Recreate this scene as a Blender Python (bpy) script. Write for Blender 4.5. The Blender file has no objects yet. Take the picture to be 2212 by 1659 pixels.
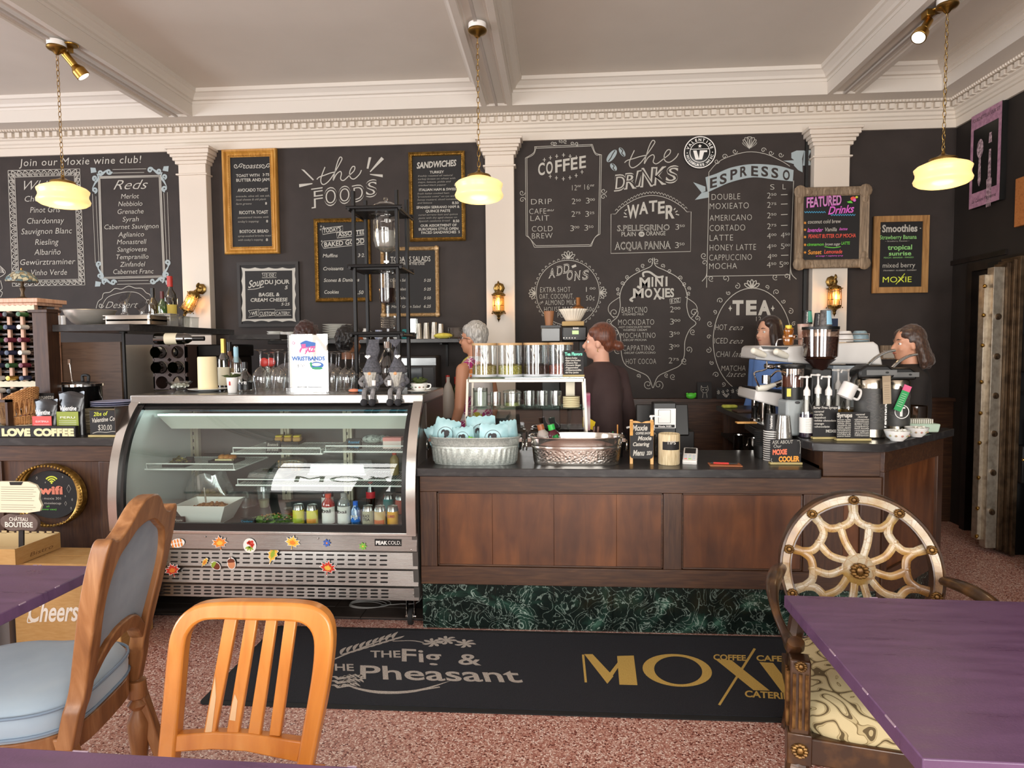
import bpy,math,random
from mathutils import Vector as V,Matrix as M
from math import sin,cos,pi,radians as rad
random.seed(7)
SC=bpy.context.scene
C=SC.collection
# ---------------------------------------------------------------- camera
F,YAW,PIT,ROL,H=1400.0,0.0700,0.0555,-0.0083,1.57
_fw=V((-sin(YAW)*cos(PIT),cos(YAW)*cos(PIT),-sin(PIT)));_r=V((cos(YAW),sin(YAW),0));_u=_r.cross(_fw)
R2=_r*cos(ROL)+_u*sin(ROL);U2=_u*cos(ROL)-_r*sin(ROL)
cam=bpy.data.objects.new('camera',bpy.data.cameras.new('camera'));C.objects.link(cam)
cam.data.sensor_width=36;cam.data.lens=F/2212*36;cam.data.clip_start=.05
cam.matrix_world=M(((R2.x,U2.x,-_fw.x,0),(R2.y,U2.y,-_fw.y,0),(R2.z,U2.z,-_fw.z,H),(0,0,0,1)))
SC.camera=cam
def ray(px,py):return _fw+R2*((px-1106)/F)-U2*((py-829.5)/F)
O0=V((0,0,H))
def PY(px,py,Y):d=ray(px,py);return O0+d*(Y/d.y)
def PZ(px,py,Z):d=ray(px,py);return O0+d*((Z-H)/d.z)
def PX(px,py,X):d=ray(px,py);return O0+d*(X/d.x)
# ---------------------------------------------------------------- world, daylight, exposure
SC.view_settings.view_transform='Standard';SC.view_settings.look='None';SC.view_settings.gamma=1
SC.view_settings.use_curve_mapping=False;SC.view_settings.exposure=0.0
SC.cycles.max_bounces=10;SC.cycles.diffuse_bounces=5;SC.cycles.transparent_max_bounces=24;SC.cycles.sample_clamp_indirect=6
SC.cycles.caustics_reflective=False;SC.cycles.caustics_refractive=False
w=bpy.data.worlds.new('sky');SC.world=w;w.use_nodes=True
w.node_tree.nodes['Background'].inputs[0].default_value=(.78,.86,1,1);w.node_tree.nodes['Background'].inputs[1].default_value=2.2
def area(name,loc,rot,sx,sy,e,col):
    l=bpy.data.lights.new(name,'AREA');l.shape='RECTANGLE';l.size=sx;l.size_y=sy;l.energy=e;l.color=col
    o=bpy.data.objects.new(name,l);C.objects.link(o);o.location=loc;o.rotation_euler=rot;return o
def point(name,loc,e,col,r=.03):
    l=bpy.data.lights.new(name,'POINT');l.energy=e;l.color=col;l.shadow_soft_size=r
    o=bpy.data.objects.new(name,l);C.objects.link(o);o.location=loc;return o
FY=-2.2   # plane of the street windows behind the camera
WINS=[(-3.25,1.9),(.1,1.9),(2.3,1.7)]   # centre x, width
for i,(x,wd)in enumerate(WINS):
    area('daylight_window',(x,FY-.12,1.85),(rad(90),0,0),wd,2.4,165,(1,.965,.9))
area('daylight_side_window',(-7.9,1.6,1.9),(0,rad(-90),0),2.4,3.4,260,(.86,.92,1))
# ---------------------------------------------------------------- materials
def lin(c):
    if isinstance(c,str):c=[int(c[i:i+2],16)for i in(0,2,4)]
    return tuple(((x/255)/12.92 if x/255<=.04045 else((x/255+.055)/1.055)**2.4)for x in c)+(1,)
_mc={}
class NT:
    def __init__(s,m):s.m=m;s.t=m.node_tree;s.b=s.t.nodes['Principled BSDF']
    def n(s,typ,**k):
        x=s.t.nodes.new('ShaderNode'+typ)
        for a,v in k.items():
            if a.startswith('i_'):
                kk=a[2:];kk=int(kk)if kk.isdigit()else kk
                x.inputs[kk].default_value=v
            else:setattr(x,a,v)
        return x
    def l(s,a,b):s.t.links.new(a,b)
    def co(s,sc=(1,1,1),kind='Object'):
        c=s.n('TexCoord');mp=s.n('Mapping');mp.inputs['Scale'].default_value=sc;s.l(c.outputs[kind],mp.inputs[0]);return mp.outputs[0]
    def ramp(s,fac,stops):
        r=s.n('ValToRGB');e=r.color_ramp.elements
        while len(e)<len(stops):e.new(.5)
        for el,(p,c)in zip(e,stops):el.position=p;el.color=lin(c)if not isinstance(c,float)else(c,c,c,1)
        s.l(fac,r.inputs[0]);return r.outputs[0]
    def bump(s,h,st=.3,d=.01):
        b=s.n('Bump');b.inputs['Strength'].default_value=st;b.inputs['Distance'].default_value=d
        s.l(h,b.inputs['Height']);s.l(b.outputs[0],s.b.inputs['Normal'])
def newmat(k):
    m=bpy.data.materials.new(k);m.use_nodes=True;return m
def mt(k,col=None,rough=.5,metal=0,c2=None,sc=8,st=(1,1,1),bump=0,spec=None,coat=0,emit=0,alpha=None,det=4,lo=.35,hi=.65,sheen=0):
    """plain or two-tone noise material"""
    if k in _mc:return _mc[k]
    m=newmat(k);t=NT(m);b=t.b
    b.inputs['Roughness'].default_value=rough;b.inputs['Metallic'].default_value=metal
    b.inputs['Base Color'].default_value=lin(col)
    if spec is not None:b.inputs['Specular IOR Level'].default_value=spec
    if coat:b.inputs['Coat Weight'].default_value=coat;b.inputs['Coat Roughness'].default_value=.12
    if sheen:b.inputs['Sheen Weight'].default_value=sheen
    if c2 or bump:
        n=t.n('TexNoise');n.inputs['Scale'].default_value=sc;n.inputs['Detail'].default_value=det
        t.l(t.co(st),n.inputs['Vector'])
        if c2:t.l(t.ramp(n.outputs[0],[(lo,col),(hi,c2)]),b.inputs['Base Color'])
        if bump:t.bump(n.outputs[0],bump,.004)
    if emit:b.inputs['Emission Color'].default_value=lin(col);b.inputs['Emission Strength'].default_value=emit
    _mc[k]=m;return m
def glass(k,tint='FFFFFF',refl=.12,rough=.02,body=0,bodycol='FFFFFF'):
    """thin glass: clear sheet with fresnel reflection"""
    if k in _mc:return _mc[k]
    m=newmat(k);t=NT(m);out=t.t.nodes['Material Output'];t.t.nodes.remove(t.b)
    tr=t.n('BsdfTransparent');tr.inputs[0].default_value=lin(tint)
    gl=t.n('BsdfGlossy');gl.inputs['Roughness'].default_value=rough
    lw=t.n('LayerWeight');lw.inputs[0].default_value=.35
    ml=t.n('Math',operation='MULTIPLY_ADD');t.l(lw.outputs['Facing'],ml.inputs[0]);ml.inputs[1].default_value=.45;ml.inputs[2].default_value=refl
    base=tr.outputs[0]
    if body:
        df=t.n('BsdfDiffuse');df.inputs[0].default_value=lin(bodycol);mb=t.n('MixShader');mb.inputs[0].default_value=body
        t.l(base,mb.inputs[1]);t.l(df.outputs[0],mb.inputs[2]);base=mb.outputs[0]
    mx=t.n('MixShader');t.l(ml.outputs[0],mx.inputs[0]);t.l(base,mx.inputs[1]);t.l(gl.outputs[0],mx.inputs[2]);t.l(mx.outputs[0],out.inputs[0])
    _mc[k]=m;return m
def wood(k,c1,c2,c3=None,rough=.4,ax=0,sc=6,stretch=12,bump=.1,coat=.07,blot=0):
    if k in _mc:return _mc[k]
    m=newmat(k);t=NT(m);st=[stretch]*3;st[ax]=1.0
    n=t.n('TexNoise',);n.inputs['Scale'].default_value=sc;n.inputs['Detail'].default_value=6;n.inputs['Distortion'].default_value=.6
    t.l(t.co(tuple(st)),n.inputs['Vector'])
    col=t.ramp(n.outputs[0],[(.3,c1),(.52,c2),(.72,c3 or c2)])
    if blot:
        n2=t.n('TexNoise');n2.inputs['Scale'].default_value=3.2;n2.inputs['Detail'].default_value=3;t.l(t.co(),n2.inputs['Vector'])
        mx=t.n('MixRGB',blend_type='MULTIPLY');mx.inputs[0].default_value=blot;t.l(col,mx.inputs[1]);t.l(t.ramp(n2.outputs[0],[(.3,'7A6A60'),(.6,'FFFFFF')]),mx.inputs[2]);col=mx.outputs[0]
    t.l(col,t.b.inputs['Base Color']);t.b.inputs['Roughness'].default_value=rough
    t.b.inputs['Coat Weight'].default_value=coat;t.b.inputs['Coat Roughness'].default_value=.25
    if bump:t.bump(n.outputs[0],bump,.002)
    _mc[k]=m;return m
def brushed(k,col='B9B4AE',rough=.28,st=(1,40,40),bump=.05):
    if k in _mc:return _mc[k]
    m=newmat(k);t=NT(m);n=t.n('TexNoise');n.inputs['Scale'].default_value=9;n.inputs['Detail'].default_value=5
    t.l(t.co(st),n.inputs['Vector']);t.b.inputs['Metallic'].default_value=1;t.b.inputs['Base Color'].default_value=lin(col)
    t.l(t.ramp(n.outputs[0],[(.3,max(.02,rough-.03)),(.7,rough+.04)]),t.b.inputs['Roughness']);t.bump(n.outputs[0],bump,.001)
    _mc[k]=m;return m
# ---------------------------------------------------------------- mesh builder
class B:
    def __init__(s):s.v=[];s.f=[];s.mi=[];s.cur=0
    def m(s,i):s.cur=i;return s
    def add(s,vs,fs,X=None):
        o=len(s.v)
        s.v+=[tuple(X@V(p))if X is not None else tuple(p)for p in vs]
        s.f+=[tuple(i+o for i in f)for f in fs];s.mi+=[s.cur]*len(fs);return s
    def box(s,c,d,X=None,rz=0,rx=0,ry=0,taper=1):
        x,y,z=d[0]/2,d[1]/2,d[2]/2;t=taper
        vs=[(-x,-y,-z),(x,-y,-z),(x,y,-z),(-x,y,-z),(-x*t,-y*t,z),(x*t,-y*t,z),(x*t,y*t,z),(-x*t,y*t,z)]
        L=M.Translation(c)
        if rz or rx or ry:L=L@M.Rotation(rz,4,'Z')@M.Rotation(rx,4,'X')@M.Rotation(ry,4,'Y')
        if X is not None:L=X@L
        return s.add(vs,[(0,3,2,1),(4,5,6,7),(0,1,5,4),(1,2,6,5),(2,3,7,6),(3,0,4,7)],L)
    def bx(s,x0,x1,y0,y1,z0,z1):return s.box(((x0+x1)/2,(y0+y1)/2,(z0+z1)/2),(abs(x1-x0),abs(y1-y0),abs(z1-z0)))
    def hexa(s,p):return s.add(p,[(0,3,2,1),(4,5,6,7),(0,1,5,4),(1,2,6,5),(2,3,7,6),(3,0,4,7)])
    def lathe(s,prof,c=(0,0,0),n=20,X=None,cap=True,a0=0,a1=2*pi,sy=1):
        full=abs(a1-a0-2*pi)<1e-6;k=n if full else n+1;vs=[];fs=[]
        for r,z in prof:
            for i in range(k):
                a=a0+(a1-a0)*i/n;vs.append((r*cos(a),r*sin(a)*sy,z))
        for j in range(len(prof)-1):
            for i in range(n):
                i2=(i+1)%k if full else i+1
                fs.append((j*k+i,j*k+i2,(j+1)*k+i2,(j+1)*k+i))
        if cap and full:
            if prof[0][0]>1e-4:fs.append(tuple(range(k))[::-1])
            if prof[-1][0]>1e-4:fs.append(tuple((len(prof)-1)*k+i for i in range(k)))
        L=M.Translation(c)
        if X is not None:L=L@X
        return s.add(vs,fs,L)
    def cyl(s,p0,p1,r,r1=None,n=12,cap=True):
        p0=V(p0);p1=V(p1);d=p1-p0;X=d.to_track_quat('Z','Y').to_matrix().to_4x4()
        return s.lathe([(r,0),(r if r1 is None else r1,d.length)],p0,n,X,cap)
    def sph(s,c,r,n=14,X=None,m=8):
        if not hasattr(r,'__len__'):r=(r,r,r)
        prof=[(max(1e-5,sin(pi*j/m)),-cos(pi*j/m))for j in range(m+1)]
        L=M.Translation(c)
        if X is not None:L=L@X
        L=L@M.Diagonal((r[0],r[1],r[2],1))
        k=n;vs=[];fs=[]
        for q,z in prof:
            for i in range(k):a=2*pi*i/k;vs.append((q*cos(a),q*sin(a),z))
        for j in range(m):
            for i in range(k):fs.append((j*k+i,j*k+(i+1)%k,(j+1)*k+(i+1)%k,(j+1)*k+i))
        return s.add(vs,fs,L)
    def tube(s,pts,r,n=8,closed=False,cap=True,flat=1,up=None):
        pts=[V(p)for p in pts];k=len(pts);rs=r if hasattr(r,'__len__')else[r]*k
        vs=[];fs=[];pu=V(up)if up else None
        for i in range(k):
            t=(pts[(i+1)%k]-pts[i-1])if closed else(pts[min(i+1,k-1)]-pts[max(i-1,0)])
            t.normalize()
            if pu is None:pu=V((0,0,1))if abs(t.z)<.9 else V((1,0,0))
            u=pu-t*pu.dot(t)
            if u.length<1e-5:u=V((1,0,0))-t*t.x
            u.normalize();pu=V(up)if up else u;q=t.cross(u)
            for j in range(n):
                a=2*pi*j/n+pi/n;vs.append(pts[i]+u*(rs[i]*cos(a)*flat)+q*(rs[i]*sin(a)))
        for i in range(k if closed else k-1):
            for j in range(n):a=i*n;b=((i+1)%k)*n;fs.append((a+j,a+(j+1)%n,b+(j+1)%n,b+j))
        if cap and not closed:fs.append(tuple(range(n))[::-1]);fs.append(tuple((k-1)*n+j for j in range(n)))
        return s.add(vs,fs)
    def prism(s,poly,a,b,ax='z',X=None):
        """extrude 2-D outline between a and b along an axis"""
        k=len(poly);mk={'z':lambda p,h:(p[0],p[1],h),'y':lambda p,h:(p[0],h,p[1]),'x':lambda p,h:(h,p[0],p[1])}[ax]
        vs=[mk(p,a)for p in poly]+[mk(p,b)for p in poly]
        fs=[tuple(range(k))[::-1],tuple(range(k,2*k))]+[(i,(i+1)%k,k+(i+1)%k,k+i)for i in range(k)]
        return s.add(vs,fs,X)
    def ring(s,outer,inner,a,b,ax='z',X=None):
        """frame between two outlines of equal point count"""
        k=len(outer);mk={'z':lambda p,h:(p[0],p[1],h),'y':lambda p,h:(p[0],h,p[1]),'x':lambda p,h:(h,p[0],p[1])}[ax]
        vs=[mk(p,a)for p in outer]+[mk(p,a)for p in inner]+[mk(p,b)for p in outer]+[mk(p,b)for p in inner]
        fs=[]
        for i in range(k):
            j=(i+1)%k
            fs+=[(i,j,k+j,k+i),(2*k+i,3*k+i,3*k+j,2*k+j),(i,2*k+i,2*k+j,j),(k+i,k+j,3*k+j,3*k+i)]
        return s.add(vs,fs,X)
    def sweep(s,prof,path,closed=False,cap=True):
        """profile (out,up) swept on a horizontal path; out = right-hand side of travel"""
        k=len(path);n=len(prof);vs=[];fs=[];path=[V(p)for p in path]
        for i in range(k):
            d0=(path[i]-path[i-1])if(i>0 or closed)else(path[1]-path[0])
            d1=(path[(i+1)%k]-path[i])if(i<k-1 or closed)else d0
            d0=V((d0.x,d0.y,0)).normalized();d1=V((d1.x,d1.y,0)).normalized()
            n0=V((d0.y,-d0.x,0));n1=V((d1.y,-d1.x,0));nn=(n0+n1).normalized();nn/=max(.2,nn.dot(n0))
            for o,u in prof:vs.append(path[i]+nn*o+V((0,0,u)))
        for i in range(k if closed else k-1):
            for j in range(n):a=i*n;b=((i+1)%k)*n;fs.append((a+j,a+(j+1)%n,b+(j+1)%n,b+j))
        if cap and not closed:fs.append(tuple(range(n))[::-1]);fs.append(tuple((k-1)*n+j for j in range(n)))
        return s.add(vs,fs)
    def grid(s,fn,nu,nv,th=0,closeu=False):
        """surface fn(u,v)->point; optional thickness by offset along normals"""
        ku=nu if closeu else nu+1;P=[[V(fn(i/nu,j/nv))for i in range(ku)]for j in range(nv+1)]
        vs=[p for r in P for p in r];fs=[]
        for j in range(nv):
            for i in range(nu):i2=(i+1)%ku;fs.append((j*ku+i,j*ku+i2,(j+1)*ku+i2,(j+1)*ku+i))
        return s.add(vs,fs)
    def mesh(s,name):
        me=bpy.data.meshes.new(name);me.from_pydata(s.v,[],s.f)
        me.polygons.foreach_set('material_index',s.mi);me.update();return me
    def o(s,name,mats,parent=None,bev=0,sharp=35,sub=0,solid=0,lab=None,seg=2,fixn=False):
        me=s.mesh(name)
        if fixn:
            import bmesh
            bm=bmesh.new();bm.from_mesh(me);bmesh.ops.recalc_face_normals(bm,faces=bm.faces);bm.to_mesh(me);bm.free()
        for x in(mats if isinstance(mats,(list,tuple))else[mats]):me.materials.append(x)
        me.polygons.foreach_set('use_smooth',[True]*len(me.polygons));me.set_sharp_from_angle(angle=rad(sharp))
        ob=bpy.data.objects.new(name,me);C.objects.link(ob)
        if parent is not None:ob.parent=parent
        if solid:md=ob.modifiers.new('solid','SOLIDIFY');md.thickness=solid;md.offset=0
        if sub:md=ob.modifiers.new('sub','SUBSURF');md.levels=sub;md.render_levels=sub
        if bev:md=ob.modifiers.new('bevel','BEVEL');md.width=bev;md.segments=seg;md.limit_method='ANGLE';md.angle_limit=rad(40)
        if lab:ob['label']=lab
        return ob
def tag(o,label,cat,group=None):
    o['label']=label;o['category']=cat
    if group:o['group']=group
    return o
def T(name,label,cat,loc=(0,0,0),rz=0,group=None,rx=0,ry=0):
    o=bpy.data.objects.new(name,None);C.objects.link(o);o.location=loc;o.rotation_euler=(rx,ry,rz);o.empty_display_size=.05
    return tag(o,label,cat,group)
def struct(o,lab=None):
    o['kind']='structure'
    if lab:o['label']=lab
    return o
def stuff(o):o['kind']='stuff';return o
def copyt(root,loc,rz=None,label=None,group=None,scale=None):
    r=root.copy();C.objects.link(r);r.location=loc
    if rz is not None:r.rotation_euler=(r.rotation_euler[0],r.rotation_euler[1],rz)
    if scale:r.scale=scale
    if label:r['label']=label
    if group:r['group']=group
    for ch in list(root.children):
        c=ch.copy();C.objects.link(c);c.parent=r
        for g in ch.children:d=g.copy();C.objects.link(d);d.parent=c
    return r
def inst(o,loc,parent=None,rot=None):
    """copy of a part sharing its mesh"""
    c=o.copy();C.objects.link(c);c.location=loc
    if rot:c.rotation_euler=rot
    c.parent=parent if parent is not None else o.parent;return c
def rrect(x0,x1,y0,y1,r,n=4):
    p=[]
    for cx,cy,a in((x1-r,y1-r,0),(x0+r,y1-r,90),(x0+r,y0+r,180),(x1-r,y0+r,270)):
        for i in range(n+1):t=rad(a+90*i/n);p.append((cx+r*cos(t),cy+r*sin(t)))
    return p
def ell(cx,cy,rx,ry,n=32,a0=0):return[(cx+rx*cos(a0+2*pi*i/n),cy+ry*sin(a0+2*pi*i/n))for i in range(n)]
def cr(pts,k=6,closed=False):
    """Catmull-Rom through points"""
    pts=[V(p)for p in pts];n=len(pts);out=[]
    rng=range(n if closed else n-1)
    for i in rng:
        g=(lambda j:pts[j%n])if closed else(lambda j:pts[min(max(j,0),n-1)])
        a,b,c,d=g(i-1),g(i),g(i+1),g(i+2)
        for q in range(k):
            t=q/k;out.append(.5*((2*b)+(c-a)*t+(2*a-5*b+4*c-d)*t*t+(3*b-a-3*c+d)*t**3))
    if not closed:out.append(pts[-1])
    return out
# ---------------------------------------------------------------- lettering
_tc={}
def glyphs(s,shear=0,bold=0,sp=1.0):
    k=(s,shear,bold,sp)
    if k in _tc:return _tc[k]
    cu=bpy.data.curves.new('t','FONT');cu.body=s;cu.size=1;cu.shear=shear;cu.offset=bold;cu.space_character=sp
    cu.resolution_u=4 if len(s)<9 else 2;cu.fill_mode='FRONT'
    ob=bpy.data.objects.new('t',cu);C.objects.link(ob);dg=bpy.context.evaluated_depsgraph_get()
    me=bpy.data.meshes.new_from_object(ob.evaluated_get(dg));vs=[tuple(v.co)for v in me.vertices];fs=[tuple(p.vertices)for p in me.polygons]
    bpy.data.objects.remove(ob);bpy.data.curves.remove(cu);bpy.data.meshes.remove(me)
    xs=[v[0]for v in vs]or[0,1];_tc[k]=(vs,fs,min(xs),max(xs));return _tc[k]
class Pl:
    """a drawing plane; photo measures are turned into metres on it"""
    def __init__(s,fn,n,up=None):s.fn=fn;s.n=V(n);s.up=up
    def __call__(s,x,y):return s.fn(x,y)
_oc=[0]
def jit(pl):
    """each stroke of chalk lies a hair above the last"""
    _oc[0]=(_oc[0]+1)%25;return pl.n.normalized()*(_oc[0]*1.6e-5)
def wallpl(Y):return Pl(lambda x,y:PY(x,y,Y),(0,-1,0),V((0,0,1)))
def sidepl(X):return Pl(lambda x,y:PX(x,y,X),(-1,0,0),V((0,0,1)))
def floorpl(Z):return Pl(lambda x,y:PZ(x,y,Z),(0,0,1))
def rectpl(o,ux,uy,n=None):
    """plane with own metre axes: (x right, y down)"""
    o=V(o);ux=V(ux);uy=V(uy);return Pl(lambda x,y:o+ux*x-uy*y,n or ux.cross(uy))
def wt(b,pl,s,x0,y0,x1,h,y1=None,shear=0,bold=0,sp=1.0):
    vs,fs,a,z=glyphs(s,shear,bold,sp);p0=pl(x0,y0);p1=pl(x1,y0 if y1 is None else y1)
    up=pl(x0,y0-h)-p0
    if pl.up is not None:
        up=pl.up*up.length
        if y1 is None:p1=V((p1.x,p1.y,p0.z))
    d=(p1-p0)/max(1e-6,z-a);up=up/.729;p0=p0+jit(pl)
    return b.add([p0+d*(x-a)+up*y for x,y,_ in vs],fs)
def st(b,pl,pts,w=.006,k=4,closed=False,taper=False):
    p=cr([(x,y,0)for x,y in pts],k,closed)if k else[V((x,y,0))for x,y in pts]
    jj=jit(pl);q=[pl(v.x,v.y)+jj for v in p];n=len(q);vs=[];fs=[]
    for i in range(n):
        t=(q[(i+1)%n]-q[i-1])if closed else(q[min(i+1,n-1)]-q[max(i-1,0)])
        sd=pl.n.cross(t).normalized()*(w/2*((sin(pi*i/(n-1))if taper else 1)))
        vs+=[q[i]-sd,q[i]+sd]
    for i in range(n if closed else n-1):j=(i+1)%n;fs.append((2*i,2*j,2*j+1,2*i+1))
    return b.add(vs,fs)
def fill(b,pl,pts):jj=jit(pl);return b.add([V(pl(x,y))+jj for x,y in pts],[tuple(range(len(pts)))])
def spiral(cx,cy,r,turns=1.3,a0=0,d=1,n=16,r0=.15):return[(cx+r*(r0+(1-r0)*(1-i/n))*cos(a0+d*turns*2*pi*i/n),cy+r*(r0+(1-r0)*(1-i/n))*sin(a0+d*turns*2*pi*i/n))for i in range(n+1)]
def arctext(b,pl,s,cx,cy,r,a0,a1,h,bold=0,inward=False):
    """letters spaced on a circle (angles in degrees, clockwise from the top)"""
    n=len(s)
    for i,ch in enumerate(s):
        if ch==' ':continue
        a=rad(a0+(a1-a0)*(i+.5)/n);vs,fs,x0,x1=glyphs(ch,0,bold)
        px,py=cx+r*sin(a),cy-r*cos(a);ux,uy=(cos(a),sin(a));vx,vy=(sin(a),-cos(a))
        if inward:ux,uy,vx,vy=-ux,-uy,-vx,-vy
        k=h/.729;b.add([pl(px+ux*(x-(x0+x1)/2)*k+vx*y*k,py+uy*(x-(x0+x1)/2)*k+vy*y*k)for x,y,_ in vs],fs)
# ================================================================ materials of the room
paint=mt('white paint','DDD3C6',.55);pilp=mt('pilaster paint','DFD3C5',.5)
ceilp=mt('ceiling paint','D8D0C6',.7,c2='DDD5CB',sc=2);beamp=mt('beam paint','D8D0C6',.55)
board=mt('chalkboard paint','312A27',.66,c2='38302D',sc=5,bump=.04,spec=.35)
blackwall=mt('black wall paint','241F1C',.6,c2='292320',sc=4,spec=.35)
chalk=mt('white chalk','BDB9B0',.9);chalkd=mt('dim chalk','97938B',.9);chalkb=mt('blue grey chalk','A3AFB2',.9)
def terrazzo():
    m=newmat('red terrazzo');t=NT(m);vo=t.n('TexVoronoi');vo.inputs['Scale'].default_value=150;t.l(t.co(),vo.inputs['Vector'])
    hs=t.n('SeparateColor');t.l(vo.outputs['Color'],hs.inputs[0])
    c=t.ramp(hs.outputs[0],[(0,'5E2C24'),(.1,'A87264'),(.35,'C29484'),(.6,'D3AFA0'),(.82,'EAD6CA')]);c.node.color_ramp.interpolation='CONSTANT'
    ed=t.n('TexVoronoi',feature='DISTANCE_TO_EDGE');ed.inputs['Scale'].default_value=150;t.l(t.co(),ed.inputs['Vector'])
    mx=t.n('MixRGB');t.l(t.ramp(ed.outputs[0],[(0.02,1.0),(.09,0.0)]),mx.inputs[0]);t.l(c,mx.inputs[1]);mx.inputs[2].default_value=lin('8E5446')
    t.l(mx.outputs[0],t.b.inputs['Base Color']);t.b.inputs['Roughness'].default_value=.38;return m
def marblem():
    m=newmat('green marble');t=NT(m);n0=t.n('TexNoise');n0.inputs['Scale'].default_value=3;n0.inputs['Detail'].default_value=8;n0.inputs['Distortion'].default_value=2.2;t.l(t.co(),n0.inputs['Vector'])
    n1=t.n('TexNoise');n1.inputs['Scale'].default_value=9;n1.inputs['Detail'].default_value=10;n1.inputs['Distortion'].default_value=3;t.l(t.co(),n1.inputs['Vector'])
    ab=t.n('Math',operation='SUBTRACT');t.l(n1.outputs[0],ab.inputs[0]);ab.inputs[1].default_value=.5;a2=t.n('Math',operation='ABSOLUTE');t.l(ab.outputs[0],a2.inputs[0])
    base=t.ramp(n0.outputs[0],[(.3,'0A0F0D'),(.5,'131D19'),(.62,'21382F'),(.75,'4A6C5C')]);vein=t.ramp(a2.outputs[0],[(0,1.0),(.022,0.0)])
    mm=t.n('Math',operation='MULTIPLY');t.l(vein,mm.inputs[0]);t.l(t.ramp(n0.outputs[0],[(.35,.15),(.65,.95)]),mm.inputs[1])
    mx=t.n('MixRGB');t.l(mm.outputs[0],mx.inputs[0]);t.l(base,mx.inputs[1]);mx.inputs[2].default_value=lin('A6B8AC')
    t.l(mx.outputs[0],t.b.inputs['Base Color']);t.b.inputs['Roughness'].default_value=.18;return m
terr=terrazzo();marble=marblem()
dwood=wood('dark stained oak','38231A','4A3020','5A3D28',rough=.42,ax=0,blot=.3);dwoodv=wood('dark stained oak upright','38231A','482E1F','563A26',rough=.42,ax=2,blot=.3)
pwood=wood('red brown panel','502C18','643A1F','764726',rough=.4,ax=2,sc=3,stretch=5,blot=.55)
stone=mt('black laminate stone','2E2C2C',.3,c2='4A4846',sc=14,st=(1,3,3),det=8,lo=.5,hi=.8,spec=.5)
blackm=mt('black satin','121110',.4);blackr=mt('black rubber','0F0F0F',.8);darkm=mt('dark brown black','1F1916',.5)
steel=brushed('brushed steel','C2BBB3',.3);chrome=mt('chrome','D8D5D0',.08,1);iron=mt('black iron','1E1D1D',.45,.5)
brass=mt('brass','B08A45',.3,1);gold=mt('gold leaf','C29A50',.38,.85,c2='8C6A30',sc=40,bump=.4)
whitem=mt('white plastic','ECE9E4',.35);creamm=mt('cream','EFE6CF',.5);clear=glass('clear glass');clear2=glass('jar glass','F4F6F4',.1,.03);greeng=glass('green edged glass','D9EFE6',.12)
papers=mt('white paper','F2EFEA',.8);blackb=mt('black slate','1F1D1D',.6,spec=.35)
# ================================================================ room shell
XR,YB,ZS,ZC=3.47,6.0,3.66,3.87
struct(B().bx(-8.2,7.5,FY-.3,8.2,-.1,0).o('floor',terr),'speckled red terrazzo floor')
struct(B().bx(-8.2,XR+.3,FY-.3,6.3,ZC,ZC+.1).o('ceiling',ceilp),'grey beige plaster ceiling')
wb=struct(B().bx(-8.2,XR,YB,6.25,0,ZC).o('wall_back',board),'black chalkboard wall covered in hand lettered menus')
ow=(4.25,5.72,2.24)      # vault opening in the right wall
b=B();b.bx(XR,XR+.3,FY,ow[0],0,ZC);b.bx(XR,XR+.3,ow[1],YB+.25,0,ZC);b.bx(XR,XR+.3,ow[0],ow[1],ow[2],ZC)
wr=struct(b.o('wall_right',blackwall),'dark painted side wall above the vault')
struct(B().bx(-8.5,-8.2,FY-.3,6.3,0,.85).bx(-8.5,-8.2,FY-.3,6.3,3.2,ZC).bx(-8.5,-8.2,FY-.3,-.2,.85,3.2).bx(-8.5,-8.2,3.4,6.3,.85,3.2).o('wall_left',paint))
b=B();x=-8.2
for cx,wd in WINS:b.bx(x,cx-wd/2,FY-.1,FY+.1,.62,3.1);x=cx+wd/2
b.bx(x,XR,FY-.1,FY+.1,.62,3.1);b.bx(-8.2,XR,FY-.1,FY+.1,0,.62);b.bx(-8.2,XR,FY-.1,FY+.1,3.1,ZC)
struct(b.o('wall_front',paint))
for i,(cx,wd)in enumerate(WINS):
    b=B();x0,x1=cx-wd/2,cx+wd/2
    for q in(x0+.02,x1-.02):b.bx(q-.03,q+.03,FY-.05,FY+.12,.62,3.1)
    for z in(.65,2.55,3.07):b.bx(x0,x1,FY-.04,FY+.11,z-.03,z+.03)
    struct(b.o('window_%d'%(i+1),darkm))
# vault interior
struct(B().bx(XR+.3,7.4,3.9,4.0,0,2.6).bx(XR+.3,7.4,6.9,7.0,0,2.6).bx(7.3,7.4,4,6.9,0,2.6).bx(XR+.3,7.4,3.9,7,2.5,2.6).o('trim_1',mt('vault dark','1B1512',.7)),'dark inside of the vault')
# cornice on the back and right walls
prof=[(0,3.446),(.02,3.446),(.02,3.515),(.035,3.52),(.035,3.54),(.05,3.55),(.05,3.575),(.07,3.585),(.07,3.59),(.07,3.645),(.11,3.645),(.13,ZS),(0,ZS)]
path=[(-8.2,YB,0),(XR,YB,0),(XR,FY,0)]
cor=struct(B().sweep(prof,path).o('trim_2',paint,sharp=20),'white cornice with dentil moulding')
d0=B().box((0,0,0),(.042,.04,.042)).o('dentil',paint,cor);d0.location=(-5.9,YB-.085,3.616)
n=1
while-5.9+n*.075<XR-.12:inst(d0,(-5.9+n*.075,YB-.085,3.616));n+=1
n=0
while YB-.12-n*.075>3.6:inst(d0,(XR-.085,YB-.13-n*.075,3.616),rot=(0,0,rad(90)));n+=1
b=B()
for i in range(340):b.sph((-6+i*.028,YB-.122,3.652),(.009,.012,.013),6,m=4)
for i in range(90):b.sph((XR-.122,YB-.13-i*.028,3.652),(.012,.009,.013),6,m=4)
stuff(b.o('egg_moulding',paint,cor))
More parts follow.
